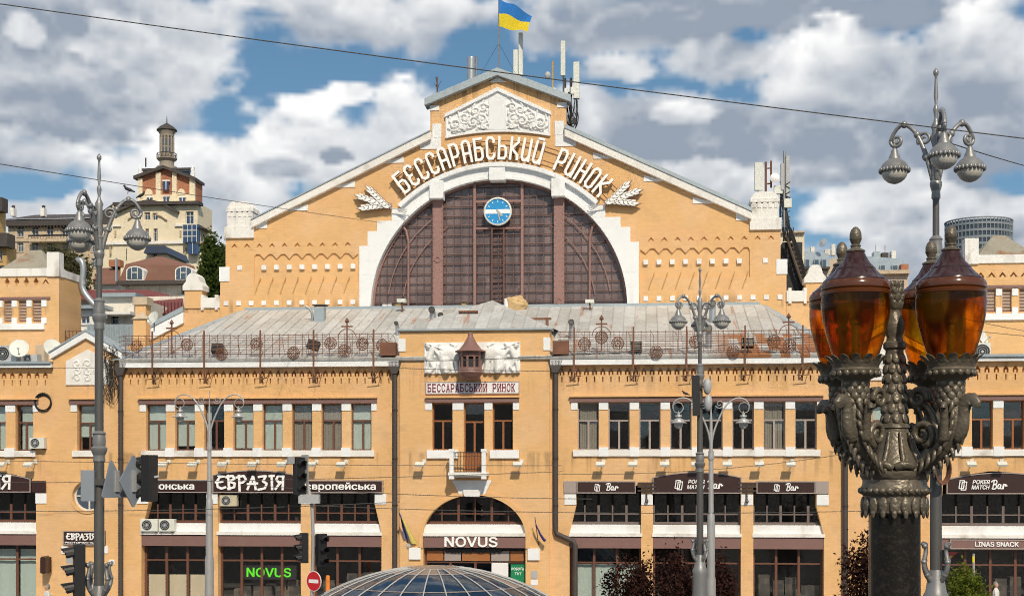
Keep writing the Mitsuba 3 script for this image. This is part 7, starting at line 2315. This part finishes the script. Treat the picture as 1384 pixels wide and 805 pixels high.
# right background
Wm = []
for a in (1136, 1152, 1178, 1192.5, 1208, 1219):
    Wm += [(a - 3, a + 3, 379, 390), (a - 3, a + 3, 399, 410)]
k = house('mansard_apartments', 'beige brick apartment block with a blue-grey mansard roof behind the amber lamps', 160, 16, 1122, 1228, 369, 'm_stone_pink', Wm, fm='m_frame_white')
pbox(k, 'cornice', 1120, 1230, 366, 369.5, 159.3, 161, 'm_stone_beige')
R_ = roofpatch(k, 'roof', [(1130, 366), (1226, 366), (1221, 350), (1168, 346)], [160, 160, 163, 166], 'm_zinc')
roofpatch(k, 'roof', [(1120, 366), (1168, 366), (1168, 346), (1125, 344)], [160.1, 160.1, 166, 166], 'm_zinc')
for a, b in ((1190, 1197), (1206, 1214)):
    dm = pbox(R_, 'dormer', a, b, 357.5, 366, 160.1, 163, 'm_zinc')
    pbox(dm, 'pane', a + 1, b - 1, 359, 365, 160.02, 160.1, 'm_glass_far')
pbox(k, 'parapet', 1120, 1131, 350, 366, 159.6, 161, 'm_stone_beige')
pbox(k, 'parapet', 1168, 1178, 355, 366, 159.6, 161, 'm_stone_beige')
pbox(k, 'parapet', 1218, 1228, 357, 366.5, 159.55, 161, 'm_brick_red')
for a, b, c, m_ in ((1181, 1190, 340, 'm_zinc'), (1192, 1201, 341.5, 'm_roof_dark'), (1205, 1211, 339, 'm_white_worn')):
    pbox(k, 'roof_box', a, b, c, 350, 165.5, 167, m_)
for a in (1183, 1196):
    pbox(k, 'aerial', a, a + .4, 331, 341, 166, 166.1, 'm_iron')
k = house('mansard_apartments', 'apartment wing with blue-grey mansard roof and small dormers right of the cable gantry', 150, 14, 1076, 1120, 362, 'm_stone_pink', [(1110, 1119, 374, 387), (1096, 1104, 374, 387)])
R_ = roofpatch(k, 'roof', [(1074, 362), (1122, 362), (1120, 342), (1076, 338.5)], [149.5, 149.5, 152.5, 152.5], 'm_zinc')
for a in (1088, 1101, 1111):
    dm = pbox(R_, 'dormer', a, a + 6.4, 349.5, 360.5, 149.6, 152, 'm_zinc')
    pbox(dm, 'pane', a + 1, a + 5.6, 351, 360, 149.5, 149.6, 'm_glass_far')
pbox(k, 'eaves', 1073, 1122, 361, 363, 149, 150.4, 'm_roof_dark')
for a, b, c in ((1096, 1101, 333.5), (1124, 1129, 330), (1115, 1122, 337)):
    pbox(k, 'chimney', a, b, c, 345, 152.6, 153.4, 'm_plaster_old')
x, z = on(1112, 328, 151)
part(k, 'dish', MB().add((lathe_vf([(0, .1), (.5, .0), (.5, -.04), (0, .04)], 14)[0] @ (rotz(-.9) @ rotx(1.2)).T + [x, 151, z], lathe_vf([(0, .1), (.5, .0), (.5, -.04), (0, .04)], 14)[1])), 'm_plastic_grey')
k = house('beige_block', 'plain beige wall block just behind the cable gantry', 130, 8, 1050, 1087, 314, 'm_cream', [])
pbox(k, 'coping', 1049, 1088, 312.5, 314.2, 129.6, 131, 'm_stone_beige')
k = house('yellow_house', 'small yellow house with a dark roof below the cable gantry', 118, 8, 1058, 1086, 383, 'm_ochre_dull', [(1076.5, 1080, 387, 395)], cat='house')
roofpatch(k, 'roof', [(1055, 384), (1089, 384), (1086, 362), (1060, 362)], [117.5, 117.5, 122, 122], 'm_roof_dark')

# round glass office tower
k = thing('glass_tower', 'distant round office tower with glass and white bands at the right', 'office tower')
yt = 420.0
cx = on(1333, 320, yt)[0]
rt_ = 43 * yt / FOC
zt_ = on(1333, 294, yt)[1]
part(k, 'glass', MB().lathe([(rt_, 0), (rt_, zt_ - .3), (0, zt_ - .3)], 72, (cx, yt + rt_, 0)), 'm_glass_tower', 30)
for j in range(9):
    z = zt_ - 1.4 - 1.98 * j
    part(k, 'floor_band', MB().lathe([(rt_ + .02, z - .35), (rt_ + .22, z - .35), (rt_ + .22, z + .30), (rt_ + .02, z + .30)], 72, (cx, yt + rt_, 0)), 'm_tower_band', 30)
for i in range(52):
    a = i * 2 * PI / 52
    if math.sin(a) < .15:
        part(k, 'mullion', MB().box(-.10, .10, -.12, .12, zt_ - 22, zt_ + .35, rotz(a), (cx + (rt_ + .1) * math.cos(a), yt + rt_ + (rt_ + .1) * math.sin(a), 0)), 'm_tower_band')
part(k, 'crown_ring', MB().lathe([(rt_ + .3, zt_), (rt_ + .3, zt_ + .35), (rt_ - .2, zt_ + .35), (rt_ - .2, zt_)], 72, (cx, yt + rt_, 0)), 'm_tower_band', 30)

# trees behind the roofs
def tree(px, py_top, py_c, y, rpx, m, n, size, label, seed, name='tree', rz_=1.0):
    x, zc_ = on(px, py_c, y)
    zt2 = on(px, py_top, y)[1]
    r = rpx * y / FOC
    leafy(name, label, (x, y, zc_), r, r, (zt2 - zc_) * rz_, n, m, size, .22, seed, 'tree', 14, float(ground_z(x, y)))


tree(90, 336, 378, 112, 38, 'm_leaf_olive', 9000, .16, 'olive-green round tree behind the left corner tower', 21)
tree(293, 316, 368, 100, 20, 'm_leaf_green', 6000, .17, 'dark green tree at the left end of the gable', 22)
tree(277, 358, 395, 104, 12, 'm_leaf_green', 3000, .15, 'small dark green tree between the mansard house and the gable', 23)
